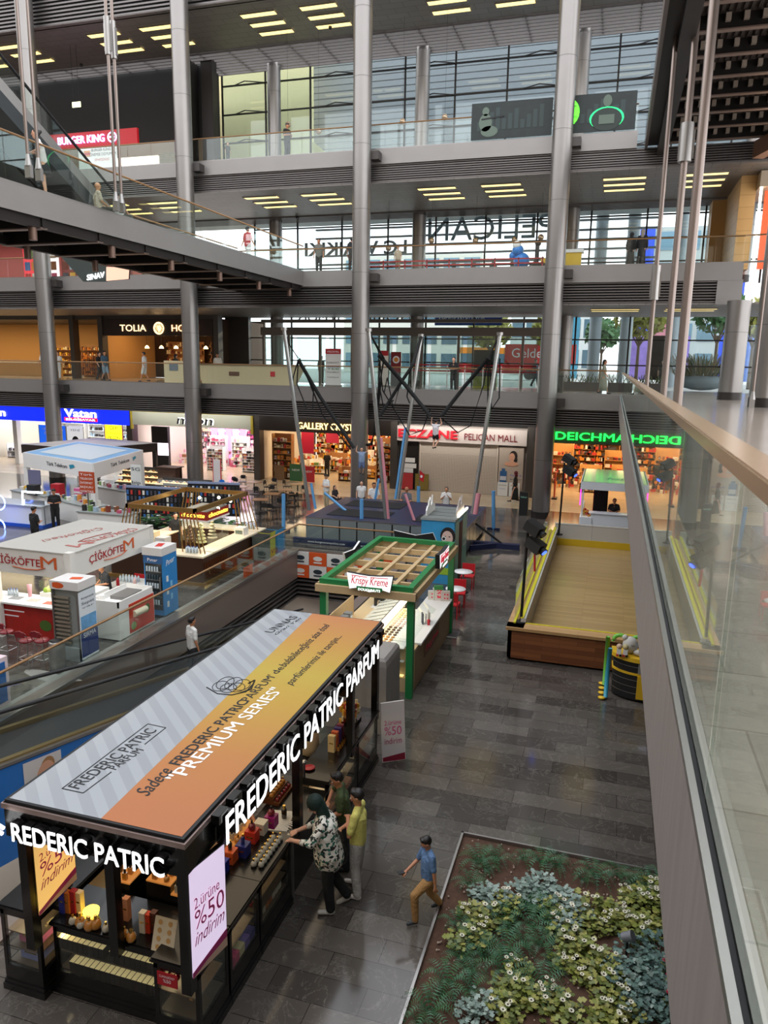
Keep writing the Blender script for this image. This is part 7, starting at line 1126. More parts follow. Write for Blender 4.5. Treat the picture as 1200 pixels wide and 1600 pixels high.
# ================= bungee trampoline =================
t = thing('bungee_trampoline', 'large bungee trampoline platform with grey glass sides and tall leaning poles', 'trampoline', (-9, 31.5, 0))
sg = mat('side_panel_grey', '#7f8688', .25, .2); nb = mat('navy_pad', '#202a48', .4, noise=.5, nscale=3); TX0, TX1, TY0, TY1, TZ = -12.35, -5.3, 29.1, 34.2, 1.15
for i in range(9): b = B(); x = TX0+(TX1-TX0)*i/9; b.box(x+.03, x+(TX1-TX0)/9-.03, TY0, TY0+.04, .12, TZ-.08, sg); b.build('side_panel', t)
for i in range(6): b = B(); y = TY0+(TY1-TY0)*i/6; b.box(TX1-.04, TX1, y+.03, y+(TY1-TY0)/6-.03, .12, TZ-.08, sg); b.build('side_panel', t); b = B(); b.box(TX0, TX0+.04, y+.03, y+(TY1-TY0)/6-.03, .12, TZ-.08, sg); b.build('side_panel', t)
b = B(); b.box(TX0, TX1, TY0, TY1, TZ-.08, TZ-.02, STEEL, nb); b.box(TX0+.1, TX1-.1, TY0+.1, TY1-.1, 0, TZ-.1, DARK); b.build('padded_deck', t)
for x0 in (TX0+1.2, TX0+5.1):
    for y0 in (TY0+.7, TY0+3.0): b = B(); b.box(x0-.5, x0+(2.2 if x0 < -9 else 1.2), y0, y0+1.5, TZ-.015, TZ+.0, mat('jump_mat', '#15161a', .7)); b.build('jump_mat', t)
bn = mat('trampoline_banner', '#1a2244', .5); b = B(); b.box(TX0-.5, TX1, TY0-.25, TY0-.05, .0, .22, bn); b.bar((TX1, TY0+1, .1), (TX1+1.2, TY0+2.0, .1), .15, .25, bn); b.build('base_banner', t)
for i in range(3): text('www.bungeetrampoline.com', (TX0+.2+i*2.2, TY0-.26, .07), (TX0+1.9+i*2.2, TY0-.26, .07), (0, 0, 1), .09, INKW, t, depth=.003)
pl = mat('pole_metal', '#a9aaa8', .25, .7); sbl = mat('sleeve_blue', '#5f9fd4', .5); spk = mat('sleeve_pink', '#d8909c', .5)
TOP = []
for (bx, by), (tx, ty), Yb, Yt, slv in (((483, 797), (444, 516), 29.8, 29.0, None), ((603, 810), (576, 518), 29.4, 28.6, 'p'), ((622, 780), (658, 526), 33.9, 34.6, 'b'), ((738, 803), (781, 524), 29.9, 30.6, 'p2')):
    a, c = AY(bx, by, Yb), AY(tx, ty, Yt); TOP.append(c); b = B(); b.cyl(a, c, .085, pl, n=12); b.cyl(c, c+V((.0, 0, .12)), .13, STEEL, n=10); b.build('pole', t)
    if slv: d = c-a; f = .45; m = sbl if slv == 'b' else spk; o_ = V((.12, -.02, 0)) if slv != 'b' else V((-.14, 0, 0)); b = B(); b.cyl(a+o_, a+d*(f if slv != 'p2' else .12)+o_, .06 if slv != 'p2' else .11, m, n=10); b.build('padded_sleeve', t)
for (bx, by), (tx, ty), Y, m in (((547, 804), (507, 770), 31, sbl), ((648, 815), (633, 772), 30, spk), ((493, 795), (486, 755), 32, sbl), ((586, 780), (592, 748), 34, sbl)): a, c = AY(bx-0, by, Y), AY(tx, ty, Y); b = B(); b.cyl(a, c, .06, m, n=10); b.build('padded_arm', t)
for px, y0, y1, l_ in ((443, 830, 772, 'left blue padded post beside the railing corner'), (565, 850, 780, 'middle blue padded post in front of the trampoline'), (771, 828, 767, 'right blue padded post on the navy outrigger'), (654, 790, 760, 'blue padded post at the rear of the trampoline with a red flag')):
    p = G(px, y0) if px != 654 else V((AY(654, 790, 34.6).x, 34.6, 0)); tp = AY(px, y1, p.y); q = thing('padded_post', l_, 'post', p); b = B(); b.cyl(p, tp, .085, sbl, n=14); b.build('foam_sleeve', q); b = B(); b.box(p.x-.3, p.x+.3, p.y-.08, p.y+.08, 0, .1, bn); b.build('foot', q)
q = thing('small_flag', 'small red flag with white crescent above the rear padded post', 'flag', AY(655, 760, 34.6)); p = AY(655, 760, 34.6); b = B(); b.cyl(p, p+V((0, 0, .8)), .015, STEEL, n=6); b.build('stick', q); b = B(); b.quad([p+V((0, 0, .8)), p+V((.25, .02, .6)), p+V((.2, .05, .2)), p+V((-.02, 0, .35))], mat('flag_red', '#c81c24', .5)); disc(b, p+V((.1, -.01, .5)), (1, 0, 0), (0, 0, 1), .06, .07, WHITE, 12); b.build('cloth', q)
t2 = thing('outrigger', 'dark slanting brace on the navy outrigger right of the trampoline', 'brace', (TX1+1, 31, 0)); b = B(); b.bar((TX1+.05, 31.0, 1.0), (TX1+1.3, 31.0, .15), .08, .08, BLK); b.box(TX1+.0, TX1+2.0, 30.85, 31.15, 0, .22, bn); b.build('brace_body', t2)
K1, K2 = AY(565, 705, 31.2), AY(681, 662, 31.2)
def rope(pts, r, n_): b = B(); b.tube(pts, r*.8, mat('rope_black', '#070707', .9), 6); b.build(n_, t)
def at(px, py, Y=30.5): return AY(px, py, Y)
rope([TOP[0], at(453, 540), at(466, 560)], .03, 'thin_cord'); rope([at(466, 562), at(500, 620), at(553, 700)], .10, 'bungee_band'); rope([at(468, 560), at(505, 650), at(548, 702)], .04, 'bungee_band')
rope([K1+V((.25, 0, .3)), at(580, 694), at(586, 672), at(594, 596)], .09, 'bungee_band'); rope([at(594, 596), at(600, 560), TOP[1]], .05, 'bungee_band')
rope([TOP[1], at(590, 545), at(594, 560)], .04, 'thin_cord'); rope([at(592, 555), at(632, 600), at(672, 650)], .11, 'bungee_band'); rope([at(690, 650), at(725, 605), at(763, 560)], .11, 'bungee_band'); rope([TOP[2], at(645, 570), at(625, 600), at(594, 650)], .09, 'bungee_band'); rope([TOP[3], at(770, 545), at(763, 560)], .04, 'thin_cord')
for pts in (((594, 562), (592, 600), (600, 640), (615, 625)), ((594, 570), (598, 610), (640, 680), (660, 672), (672, 640)), ((762, 560), (756, 600), (735, 665), (715, 676), (692, 655)), ((763, 562), (762, 640), (758, 650)), ((765, 562), (768, 640), (780, 622), (781, 560)), ((466, 562), (464, 600), (480, 640)), ((466, 562), (458, 590), (456, 625)), ((468, 565), (490, 610), (488, 640)), ((594, 600), (588, 650), (592, 665)), ((600, 615), (605, 590), (615, 640), (625, 600)), ((640, 580), (636, 620), (640, 630))): rope([at(x, y) for x, y in pts], .035, 'slack_cord')
# ================= skating stage =================
t = thing('skating_stage', 'raised bamboo-floored rink with wooden front, pale side walls and glass edges', 'stage', (-.4, 25, 0)); SX0, SX1, SY0, SY1 = -2.2, 3.6, 18.8, 31.2
wd = brick('dark_wood_planks', '#6a3c20', '#8a5430', '#3c2010', .9, .12, .003, .4, axes='XZ'); wt = brick('rim_wood', '#b08a5c', '#bc966a', '#8a6a44', 2, .3, .003, .4); bb_ = brick('bamboo_floor', '#a08254', '#b59868', '#86693f', 2.4, .11, .006, .28, bias=-.1)
b = B(); b.box(SX0, SX1, SY0, SY0+.1, .06, .8, wd); b.box(SX0, SX0+.1, SY0, SY1, .06, .8, wd); b.build('wooden_front', t); b = B(); b.box(SX0-.05, SX1, SY0-.05, SY0+.38, .84, .92, wt); b.box(SX0-.05, SX0+.4, SY0, SY1, .84, .92, wt); b.box(SX0+.05, SX1, SY0+.06, SY0+.3, .1, .84, DARK); b.build('wooden_rim', t)
b = B(); b.box(SX0+.3, SX1, SY0+.3, SY1, .1, .34, bb_); b.build('bamboo_floor', t); pw = brick('pale_wall_panels', '#b7b4ae', '#c0bdb7', '#8f8c88', 1.5, 1.2, .008, .5, axes='YZ'); pw2 = brick('pale_wall_panels_end', '#b7b4ae', '#c0bdb7', '#8f8c88', 1.7, 1.2, .008, .5, axes='XZ', offset=0); ys = mat('yellow_tape', '#d8cc28', .5)
b = B(); b.box(SX0+.28, SX0+.42, SY0+.38, SY1, .34, 1.05, pw); b.box(SX0+.3, SX1, SY1-.1, SY1+.05, .34, 1.25, pw2); b.build('pale_wall', t); b = B(); b.box(SX0+.42, SX1, SY1-.13, SY1-.1, .34, .62, mat('yellow_base', '#c9a81c', .5)); b.box(SX0+.42, SX1, SY0+.36, SY0+.4, .35, .94, ys); b.box(SX0+.27, SX0+.36, SY0+.38, SY1, 1.05, 1.08, ys); b.build('yellow_edging', t)
for i in range(7): b = B(); y = SY0+.3+i*1.77; b.box(SX0+.12, SX0+.135, y, y+1.74, .92, 2.0, GL); b.build('glass_pane', t)
b = B(); b.box(SX0+.1, SX0+.16, SY0+.3, SY1, .92, .96, ys); b.build('glass_channel', t)
for px, yb, Y, l_, hh in ((813, 985, 19.25, 'nearer spotlight stand with two black lamps at the corner of the rink', 3.4), (872, 850, 30.4, 'farther spotlight stand at the back of the rink', 3.9)):
    a = AY(px, yb, Y); a.z = .92; q = thing('spotlight_stand', l_, 'spotlight stand', a); tp = a+V((.05, 0, hh-.92)); b = B(); b.cyl(a, tp, .04, mat('stand_black', '#2a2a2c', .4, .5), n=10); b.build('pole', q)
    for k, (dx, dz, c) in enumerate(((.15, .1, None), (.2, -.35, '#c83020'))):
        c0 = tp+V((dx, 0, dz)); b = B(); b.bar(c0+V((-.15, .06, .14)), c0+V((.2, -.12, -.06)), .34, .28, mat('lamp_housing', '#26272a', .4, .3)); b.cyl(c0+V((.18, -.1, -.04)), c0+V((.27, -.16, -.12)), .09, BLK, .11, 14); lh_ = b.build('lamp_head', q); b = B(); b.cyl(c0+V((.265, -.157, -.115)), c0+V((.275, -.165, -.125)), .08, emat('blue_lens', '#3c5cff', 1.5) if k else mat('lens', '#303438', .1), n=14); b.build('lens', lh_)
    b = B(); b.bar(tp+V((.2, 0, -.3)), tp+V((.25, -.1, -1.0)), .04, .16, mat('flag_red')); b.build('red_cover', q); b = B(); b.cyl(a, a+V((0, 0, .03)), .16, BLK, n=14); b.build('base', q)
# white glass-roofed kiosk before the shoe shop
t = thing('white_kiosk', 'small white kiosk with a pale glass roof standing behind the rink', 'kiosk', (0, 37, 0)); r4 = [G(915, 757, 2.5), G(985, 758, 2.5), G(980, 735, 2.5), G(917, 732, 2.5)]; x0, x1, y0, y1 = -1.05, 1.3, 34.6, 39.2; b = B(); b.box(x0, x1, y0, y1, 2.48, 2.55, mat('kiosk_roof_green', '#a9b2a0', .2)); b.box(x0-.04, x1+.04, y0-.04, y0+.06, 2.2, 2.55, mat('cool_white')); b.box(x0-.04, x0+.04, y0, y1, 2.2, 2.55, mat('cool_white')); b.build('roof', t)
for x in (x0+.05, x1-.1): b = B(); b.box(x, x+.08, y0+.05, y0+.13, 0, 2.2, WHITE); b.build('post', t)
b = B(); b.box(x0+.5, x1, y0, y0+.08, 0, 1.1, mat('cool_white')); b.box(x0, x0+.08, y0, y1, 0, .9, mat('cool_white')); b.box(x0+.4, x1, y0-.05, y0+.5, 1.1, 1.14, mat('cool_white')); b.build('counter', t); b = B(); b.box(x0-.05, x0+.0, y0+.3, y0+.4, 1.4, 2.2, emat('magenta_glow', '#ff30b0', 1.5)); b.build('magenta_light', t); text('fresh', (x0+1.1, y0+1, 2.56), (x0+2.1, y0+1, 2.56), (0, 1, 0), .9, mat('roof_script', '#6fae94', .4), t, depth=.004, shear=.3)
t = thing('black_machine', 'black machine with red strip on the counter of the white glass-roofed kiosk', 'machine', (-.2, 36, 1.1)); b = B(); b.box(-.5, .15, 36.2, 36.8, 0, 2.0, BLK); b.build('body', t); b = B(); b.box(-.52, -.5, 36.2, 36.8, .9, 1.9, INKR); b.build('red_strip', t)
t = thing('flower_case', 'small glass box with orange flowers at the left of the white kiosk', 'display', (-.8, 34.9, .3)); b = B(); [b.sph((-.75+random.uniform(-.18, .18), 34.8+random.uniform(-.1, .1), .95+random.uniform(0, .3)), .06, PM[random.choice([4, 0, 11])], 7) for _ in range(14)]; b.build('flowers', t); b = B(); b.box(-1.0, -.5, 34.55, 35.0, .0, .92, mat('cool_white')); b.build('base', t)
t = thing('black_stand', 'black pillar stand with small lettering beside the third column', 'stand', (-4.4, 39, 0)); p = G(817, 806); b = B(); b.box(p.x-.22, p.x+.22, p.y, p.y+.3, 0, 1.25, BLK); b.build('body', t); text('Pelican', (p.x-.16, p.y-.005, .95), (p.x+.16, p.y-.005, .95), (0, 0, 1), .1, mat('mint_print', '#8fc8b0', .5), t, depth=.003)
# ================= play podium with toys =================
t = thing('play_podium', 'black slatted podium with yellow edges and a yellow front panel in front of the rink', 'podium', (.9, 17.4, 0)); cx, cy = 1.15, 17.75
def arc(r, z0, z1, m, a0=-2.75, a1=-.4, n=16, top=True):
    b = B(); q = [(cx+r*cos(a0+(a1-a0)*k/n), cy+r*.8*sin(a0+(a1-a0)*k/n)) for k in range(n+1)]+[(cx+.6, cy+.1), (cx-r*.93, cy+.1)]; b.prism(q, 'z', z0, z1, m); return b
yy = mat('podium_yellow', '#e0b424', .4); arc(.72, .05, .98, BLK).build('body', t); arc(.78, .98, 1.08, yy).build('worktop', t); arc(.75, .66, .71, yy).build('yellow_band', t)
for z in (.2, .36, .52, .85): arc(.725, z, z+.012, STEEL).build('silver_line', t)
b = B(); b.box(cx-.12, cx+.22, cy-.62, cy-.56, .1, .66, yy); b.build('front_panel', t); b = B(); b.box(cx-.12, cx+.3, cy-.61, cy-.57, .72, .95, mat('silver_panel', '#a8a8a4', .3, .4)); b.build('silver_panel', t)
t = thing('tablet_stand', 'white screened tablet on a black holder on the podium', 'tablet', (1.3, 17.5, 1.08)); b = B(); A = V((1.12, 17.45, 1.12)); U = V((0, .22, .28)); X = V((.42, .02, 0)); b.quad([A, A+X, A+X+U, A+U], BLK); b.quad([A+V((0, .02, -.02)), A+U+V((0, .02, -.02)), A+X+U+V((0, .02, -.02)), A+X+V((0, .02, -.02))], BLK); b.build('housing', t); b = B(); N = X.cross(U).normalized()*.006; b.quad([A+X*.07+U*.08+N, A+X*.93+U*.08+N, A+X*.93+U*.92+N, A+X*.07+U*.92+N], emat('screen_white', '#dfe6ff', .9)); b.build('screen', t); b = B(); b.box(1.1, 1.5, 17.3, 17.55, 1.08, 1.14, BLK); b.build('base', t)
t = thing('plush_toy', 'pale grey round plush toy with closed eyes lying on the podium', 'plush toy', (.85, 17.5, 1.08)); pg_ = mat('plush_grey', '#c4c0b8', .9); b = B(); b.sph((.83, 17.5, 1.28), .2, pg_, 16, (.9, .8, 1)); b.sph((1.02, 17.35, 1.16), .09, pg_, 10, (1.3, .8, .8)); b.sph((.7, 17.5, 1.45), .07, pg_, 8); b.build('body', t); b = B(); b.box(.84, .92, 17.33, 17.335, 1.32, 1.33, BLK); b.build('stitched_eyes', t)
for i, (x, c1) in enumerate(((.58, '#c8a890'), (.72, '#b8a878'))): t = thing('small_doll', 'small red and white doll toy on the podium, %s one' % ['left', 'right'][i], 'toy', (x, 17.25, 1.08)); b = B(); b.sph((x, 17.25, 1.3), .07, mat('doll_'+c1, c1, .6), 10); b.box(x-.05, x+.05, 17.2, 17.3, 1.12, 1.26, PM[12]); b.build('body', t); b = B(); b.box(x-.06, x-.01, 17.18, 17.3, 1.08, 1.13, PM[0]); b.box(x+.01, x+.06, 17.18, 17.3, 1.08, 1.13, BLK); b.build('shoes', t)
t = thing('climbing_toy', 'blue and green plastic climbing frame with yellow round feet beside the podium', 'climbing frame', (.35, 17.5, 0)); tb, tg = mat('toy_blue', '#3c9cb8', .4), mat('toy_green', '#6cb840', .4); b = B(); b.tube([(.36, 17.15, .05), (.36, 17.2, .6), (.38, 17.2, 1.25)], .05, tb, 8); b.build('blue_post', t); b = B(); b.tube([(.32, 17.75, .1), (.32, 17.7, 1.35)], .05, tg, 8); [b.tube([(x+.16*cos(a), 17.6, 1.3+.16*sin(a)) for a in [k*pi/8 for k in range(9)]], .05, tg, 8) for x in (.6, 1.0)]; b.build('green_arch', t)
for i in range(4): b = B(); b.lathe((.27, 17.1+i*.28, .02), [(.07, 0), (.09, .03), (.03, .05)], yy, 12); b.build('foot', t)
# ================= planter bed =================
PX0, PX1, PY0, PY1 = -1.86, 4.2, 3.2, 10.9
t = thing('planter_border', 'metal edged planter border with soil in the bottom right foreground', 'planter', (1, 7, 0)); soil = mat('red_brown_soil', '#4e3628', .95, noise=.55, nscale=14); b = B()
[b.box(*a, 0, .13, STEEL) for a in ((PX0, PX0+.035, PY0, PY1), (PX0, PX1, PY1-.035, PY1), (PX1-.035, PX1, PY0, PY1), (PX0, PX1, PY0, PY0+.035))]; b.build('metal_edge', t)
b = B(); N_, M_ = 60, 76; vs = [(PX0+.035+(PX1-PX0-.07)*i/N_, PY0+.035+(PY1-PY0-.07)*j/M_, .07+(.03*sin(i*.5)*cos(j*.43)+random.uniform(0, .035) if 0 < i < N_ and 0 < j < M_ else 0)) for j in range(M_+1) for i in range(N_+1)]; b.add(vs, [(j*(N_+1)+i, j*(N_+1)+i+1, (j+1)*(N_+1)+i+1, (j+1)*(N_+1)+i) for j in range(M_) for i in range(N_)], soil, True); o = b.build('soil', t); o['kind'] = 'stuff'
b = B(); [b.sph((random.uniform(PX0+.1, 2.4), random.uniform(4.5, PY1-.1), .1), random.uniform(.008, .02), mat('gravel', '#a89484', .8), 5) for _ in range(900)]; o = b.build('pebbles', t); o['kind'] = 'stuff'
fg = [mat('fern_green', '#3c6a3e', .55), mat('fern_bluish', '#4a7458', .55)]
def fern(n_=13, L=.42, seed=0):
    rnd = random.Random(seed); t = thing('fern', 'x', 'plant'); b = B()
    for k in range(n_):
        a = 2*pi*k/n_+rnd.uniform(-.2, .2); Lk = L*rnd.uniform(.75, 1.1); m = fg[k % 2]; d = V((cos(a), sin(a), 0)); sd = V((-sin(a), cos(a), 0)); H = rnd.uniform(.16, .3)
        P = lambda u: d*Lk*u+V((0, 0, .02+H*4*u*(1-u)*.9+.06*u))
        for j in range(1, 12):
            u = j/12; w_ = .075*sin(pi*min(1, u*.85+.15))+.008; p = P(u); q = P(u+.035)
            for s_ in (-1, 1): b.add([p, p+sd*s_*w_+d*.03-V((0, 0, .012)), q+sd*s_*.004], [(0, 1, 2)], m)
        b.tube([P(0), P(.5), P(1)], .003, m, 3)
    b.build('fronds', t); return t
def dusty(seed, lm_, flower=None, n_=46, r=.2, s=.05, nm='leafy_plant', h=.24, nf=4):
    rnd = random.Random(seed); t = thing(nm, 'x', 'plant'); b = B(); st = B()
    for k in range(n_):
        a = rnd.uniform(0, 6.28); rr = r*sqrt(rnd.random()); z = rnd.uniform(.03, h)*(1-.4*rr/r); c = V((rr*cos(a), rr*sin(a), z)); d = V((cos(a+rnd.uniform(-1, 1)), sin(a), rnd.uniform(-.3, .5))).normalized(); e = d.cross(V((0, 0, 1))).normalized(); u = s*rnd.uniform(.7, 1.3)
        pts = [c-d*u, c-d*u*.3+e*u*.9, c+e*u*.35+d*u*.1, c+d*u*.5+e*u*.8, c+d*u*1.2, c+d*u*.5-e*u*.8, c-e*u*.35+d*u*.1, c-d*u*.3-e*u*.9]; b.quad(pts, lm_[k % len(lm_)])
        if k % 6 == 0: st.cyl((0, 0, 0), c, .004, lm_[0], n=4)
    b.build('leaves', t); st.build('stems', t)
    for k in range(nf if flower else 0):
        a = rnd.uniform(0, 6.28); rr = r*rnd.uniform(.1, .9); c = V((rr*cos(a), rr*sin(a), h*rnd.uniform(.85, 1.1))); q = B(); rad = rnd.uniform(.03, .042)
        for j in range(9): aa = j*2*pi/9; q.quad([c, c+V((cos(aa-.3), sin(aa-.3), .15))*rad*.7, c+V((cos(aa), sin(aa), .3))*rad, c+V((cos(aa+.3), sin(aa+.3), .15))*rad*.7], flower[0])
        q.sph(c+V((0, 0, .006)), .012, flower[1], 7, (1, 1, .5)); q.build('flower', t)
    return t
yg = [mat('yellow_green_leaf', '#7c8438', .5), mat('olive_leaf', '#5f6a30', .5), mat('light_olive_leaf', '#94924a', .5)]; dl = [mat('silver_leaf', '#8fa096', .6), mat('grey_green_leaf', '#6c7f74', .6)]; eu = [mat('blue_grey_leaf', '#5f7a70', .5), mat('dark_grey_leaf', '#48605a', .5)]; fl = (mat('cream_petal', '#e4dfc8', .5), mat('flower_eye', '#3c3428', .6)); rf = (mat('crimson_petal', '#b01c3c', .5), mat('flower_eye', ''))
VAR = {'fern': [fern(13, .45, 1), fern(11, .38, 2), fern(15, .5, 3)], 'yel': [dusty(4, yg, fl, 84, .24, .042), dusty(5, yg, fl, 76, .22, .04, nf=6), dusty(9, yg, fl, 80, .26, .04, nf=3)], 'sil': [dusty(6, dl, None, 80, .22, .038), dusty(7, dl, None, 70, .2, .036)], 'euc': [dusty(8, eu, None, 100, .28, .033, h=.34), dusty(10, dl+eu, None, 60, .26, .038, h=.3)], 'red': [dusty(11, [yg[1]], rf, 20, .14, .03, h=.3, nf=10)]}
LB = {'fern': ('green fern with arching fronds in the planter bed', 'ferns in the planter bed'), 'yel': ('yellow-green leafy plant with cream flowers in the planter bed', 'cream flowered plants in the planter bed'), 'sil': ('silvery pale leaved plant in the planter bed', 'silvery plants in the planter bed'), 'euc': ('blue-grey small leaved shrub at the lower right of the planter bed', 'blue-grey shrubs in the planter bed'), 'red': ('crimson flowered plant at the right of the planter bed by the deck edge', 'crimson flowered plants')}
used = set()
def plant(kind, px, py, i):
    p = G(px, py, .1); v = VAR[kind][i % len(VAR[kind])]; o = v if (kind, i % len(VAR[kind])) not in used else dup(v); used.add((kind, i % len(VAR[kind])))
    put(o, (p.x, p.y, .085), i*1.7, [1., .85, 1.12][i % 3]*(.68 if kind == 'fern' else 1)); o['label'], o['group'] = LB[kind]; o.name = {'fern': 'fern', 'yel': 'flowering_plant', 'sil': 'silvery_plant', 'euc': 'leafy_shrub', 'red': 'crimson_flower_plant'}[kind]
C_ = {'fern': [(735, 1385), (760, 1362), (748, 1350), (775, 1345), (818, 1345), (848, 1352), (870, 1355), (912, 1378), (930, 1372), (968, 1372), (990, 1385), (1015, 1388), (785, 1440), (800, 1460), (830, 1450), (850, 1440), (820, 1480), (790, 1490), (845, 1480), (865, 1470), (840, 1425), (720, 1500), (735, 1520), (700, 1540), (745, 1480), (690, 1560), (672, 1585), (715, 1450), (860, 1510), (790, 1520), (735, 1550), (815, 1420), (1035, 1385), (760, 1500), (655, 1600), (850, 1545)], 'yel': [(790, 1420), (735, 1430), (765, 1440), (860, 1425), (985, 1408), (1000, 1420), (960, 1430), (975, 1450), (995, 1460), (1010, 1455), (935, 1450), (890, 1470), (905, 1490), (880, 1505), (925, 1500), (945, 1520), (915, 1530), (950, 1550), (960, 1575), (810, 1520), (800, 1555), (830, 1565), (860, 1565), (880, 1590), (790, 1580), (745, 1460), (730, 1475), (1035, 1405), (1040, 1450), (1025, 1420), (905, 1445), (870, 1440), (1020, 1400), (940, 1600), (985, 1600), (920, 1425)], 'sil': [(845, 1385), (860, 1400), (815, 1405), (830, 1395), (880, 1405), (890, 1420), (900, 1435), (750, 1400), (765, 1410), (755, 1575), (735, 1590), (870, 1418), (885, 1450)], 'euc': [(990, 1500), (1010, 1510), (1030, 1500), (1000, 1530), (1020, 1540), (985, 1550), (1040, 1530), (1010, 1560), (1035, 1570), (995, 1580), (1025, 1590), (975, 1525), (1050, 1560)], 'red': [(1048, 1530), (1052, 1550), (1058, 1580)]}
for k_, pts in C_.items():
    for i, (px, py) in enumerate(pts): plant(k_, px, py, i)
for kind in ('fern', 'yel', 'euc'):    # the bed goes on beyond the edge of the view
    pass
t = thing('garden_spotlight', 'small grey garden spotlight standing among the plants', 'spotlight', G(978, 1495, .1)); p = G(978, 1495, .1); b = B(); b.cyl(p+V((-.06, 0, .28)), p+V((.06, -.03, .36)), .06, mat('spot_grey', '#7c8088', .4, .4), .07, 14); b.build('housing', t); b = B(); b.cyl(p, p+V((0, 0, .3)), .015, BLK, n=8); b.build('spike', t)
# ================= people =================
def blob(prims, vox, name, m, parent, smooth=2):
    b = B()
    for p in prims:
        if p[0] == 'c':
            a, r0, c, r1 = V(p[1]), p[2], V(p[3]), p[4]; b.sph(a, r0, m, 12); b.sph(c, r1, m, 12); b.cyl(a, c, r0, m, r1, 12)
        else: b.sph(p[1], 1, m, 16, p[2])
    me = bpy.data.meshes.new('tmp'); me.from_pydata([tuple(x) for x in b.v], [], b.f); o = bpy.data.objects.new('tmp', me)
    r = o.modifiers.new('r', 'REMESH'); r.mode = 'VOXEL'; r.voxel_size = vox; s = o.modifiers.new('s', 'SMOOTH'); s.iterations = smooth; s.factor = .6
    nm = evaluated(o); bpy.data.objects.remove(o); bpy.data.meshes.remove(me)
    if name in ('top', 'trousers', 'skirt') and not m.get('fold'):   # soft creases in the cloth
        m['fold'] = 1; n_, l_, p_ = nodes_of(m); a_ = n_.new('ShaderNodeTexNoise'); a_.inputs['Scale'].default_value = 9; a_.inputs['Detail'].default_value = 3; a_.inputs['Distortion'].default_value = 1.5; c_ = n_.new('ShaderNodeBump'); c_.inputs['Strength'].default_value = .9; c_.inputs['Distance'].default_value = .03; t_ = n_.new('ShaderNodeTexCoord'); l_.new(t_.outputs['Object'], a_.inputs['Vector']); l_.new(a_.outputs['Fac'], c_.inputs['Height']); l_.new(c_.outputs[0], p_.inputs['Normal'])
    nm.name = name; nm.materials.clear(); nm.materials.append(m); nm.polygons.foreach_set('use_smooth', [True]*len(nm.polygons))
    q = bpy.data.objects.new(name, nm); COL.objects.link(q); q.parent = parent; return q
SK = [mat('skin_light', '#d8a488', .5), mat('skin_tan', '#b87e5c', .5), mat('skin_olive', '#c8926c', .5)]
HAIR = mat('hair_dark', '#17110f', .5)
BASE = dict(pel=(0, 0, .52), che=(0, 0, .71), nek=(0, .0, .825), hd=(0, -.012, .925), shL=(.1, 0, .80), shR=(-.1, 0, .80), elL=(.135, .01, .645), elR=(-.135, .01, .645), wrL=(.14, -.03, .50), wrR=(-.14, -.03, .50),
    hpL=(.05, 0, .51), hpR=(-.05, 0, .51), knL=(.055, -.01, .285), knR=(-.055, -.01, .285), anL=(.058, .015, .045), anR=(-.058, .015, .045), fdL=(.01, -1, 0), fdR=(-.01, -1, 0), look=(0, -1, 0))
POSES = dict(stand={}, walk=dict(knL=(.05, -.07, .29), anL=(.05, -.13, .05), knR=(-.05, -.01, .28), anR=(-.05, .13, .07), wrL=(.15, .07, .52), wrR=(-.15, -.11, .53), elR=(-.14, -.02, .65)),
    lean=dict(elL=(.14, -.05, .66), elR=(-.14, -.05, .66), wrL=(.04, -.15, .64), wrR=(-.04, -.15, .64), che=(0, -.03, .7), shL=(.1, -.04, .79), shR=(-.1, -.04, .79), nek=(0, -.05, .82), hd=(0, -.08, .915)),
    hold=dict(elL=(.14, -.01, .65), elR=(-.14, -.01, .65), wrL=(.05, -.13, .66), wrR=(-.05, -.13, .66), look=(0, -1, -.4)), phone=dict(elL=(.14, -.03, .65), wrL=(.06, -.11, .76), elR=(-.14, -.03, .65), wrR=(-.05, -.12, .74)),
    sit=dict(pel=(0, .0, .27), hpL=(.05, 0, .27), hpR=(-.05, 0, .27), che=(0, .02, .46), nek=(0, .01, .575), hd=(0, 0, .675), shL=(.1, .01, .55), shR=(-.1, .01, .55), elL=(.14, -.02, .4), elR=(-.14, -.02, .4), wrL=(.07, -.15, .34), wrR=(-.07, -.15, .34), knL=(.07, -.22, .29), knR=(-.07, -.22, .29), anL=(.07, -.2, .045), anR=(-.07, -.2, .045)),
    fly=dict(elL=(.19, -.04, .86), elR=(-.19, -.04, .86), wrL=(.16, -.02, 1.0), wrR=(-.16, -.02, 1.0), knL=(.07, -.05, .3), knR=(-.07, -.05, .3), anL=(.05, .06, .1), anR=(-.04, .1, .12)))
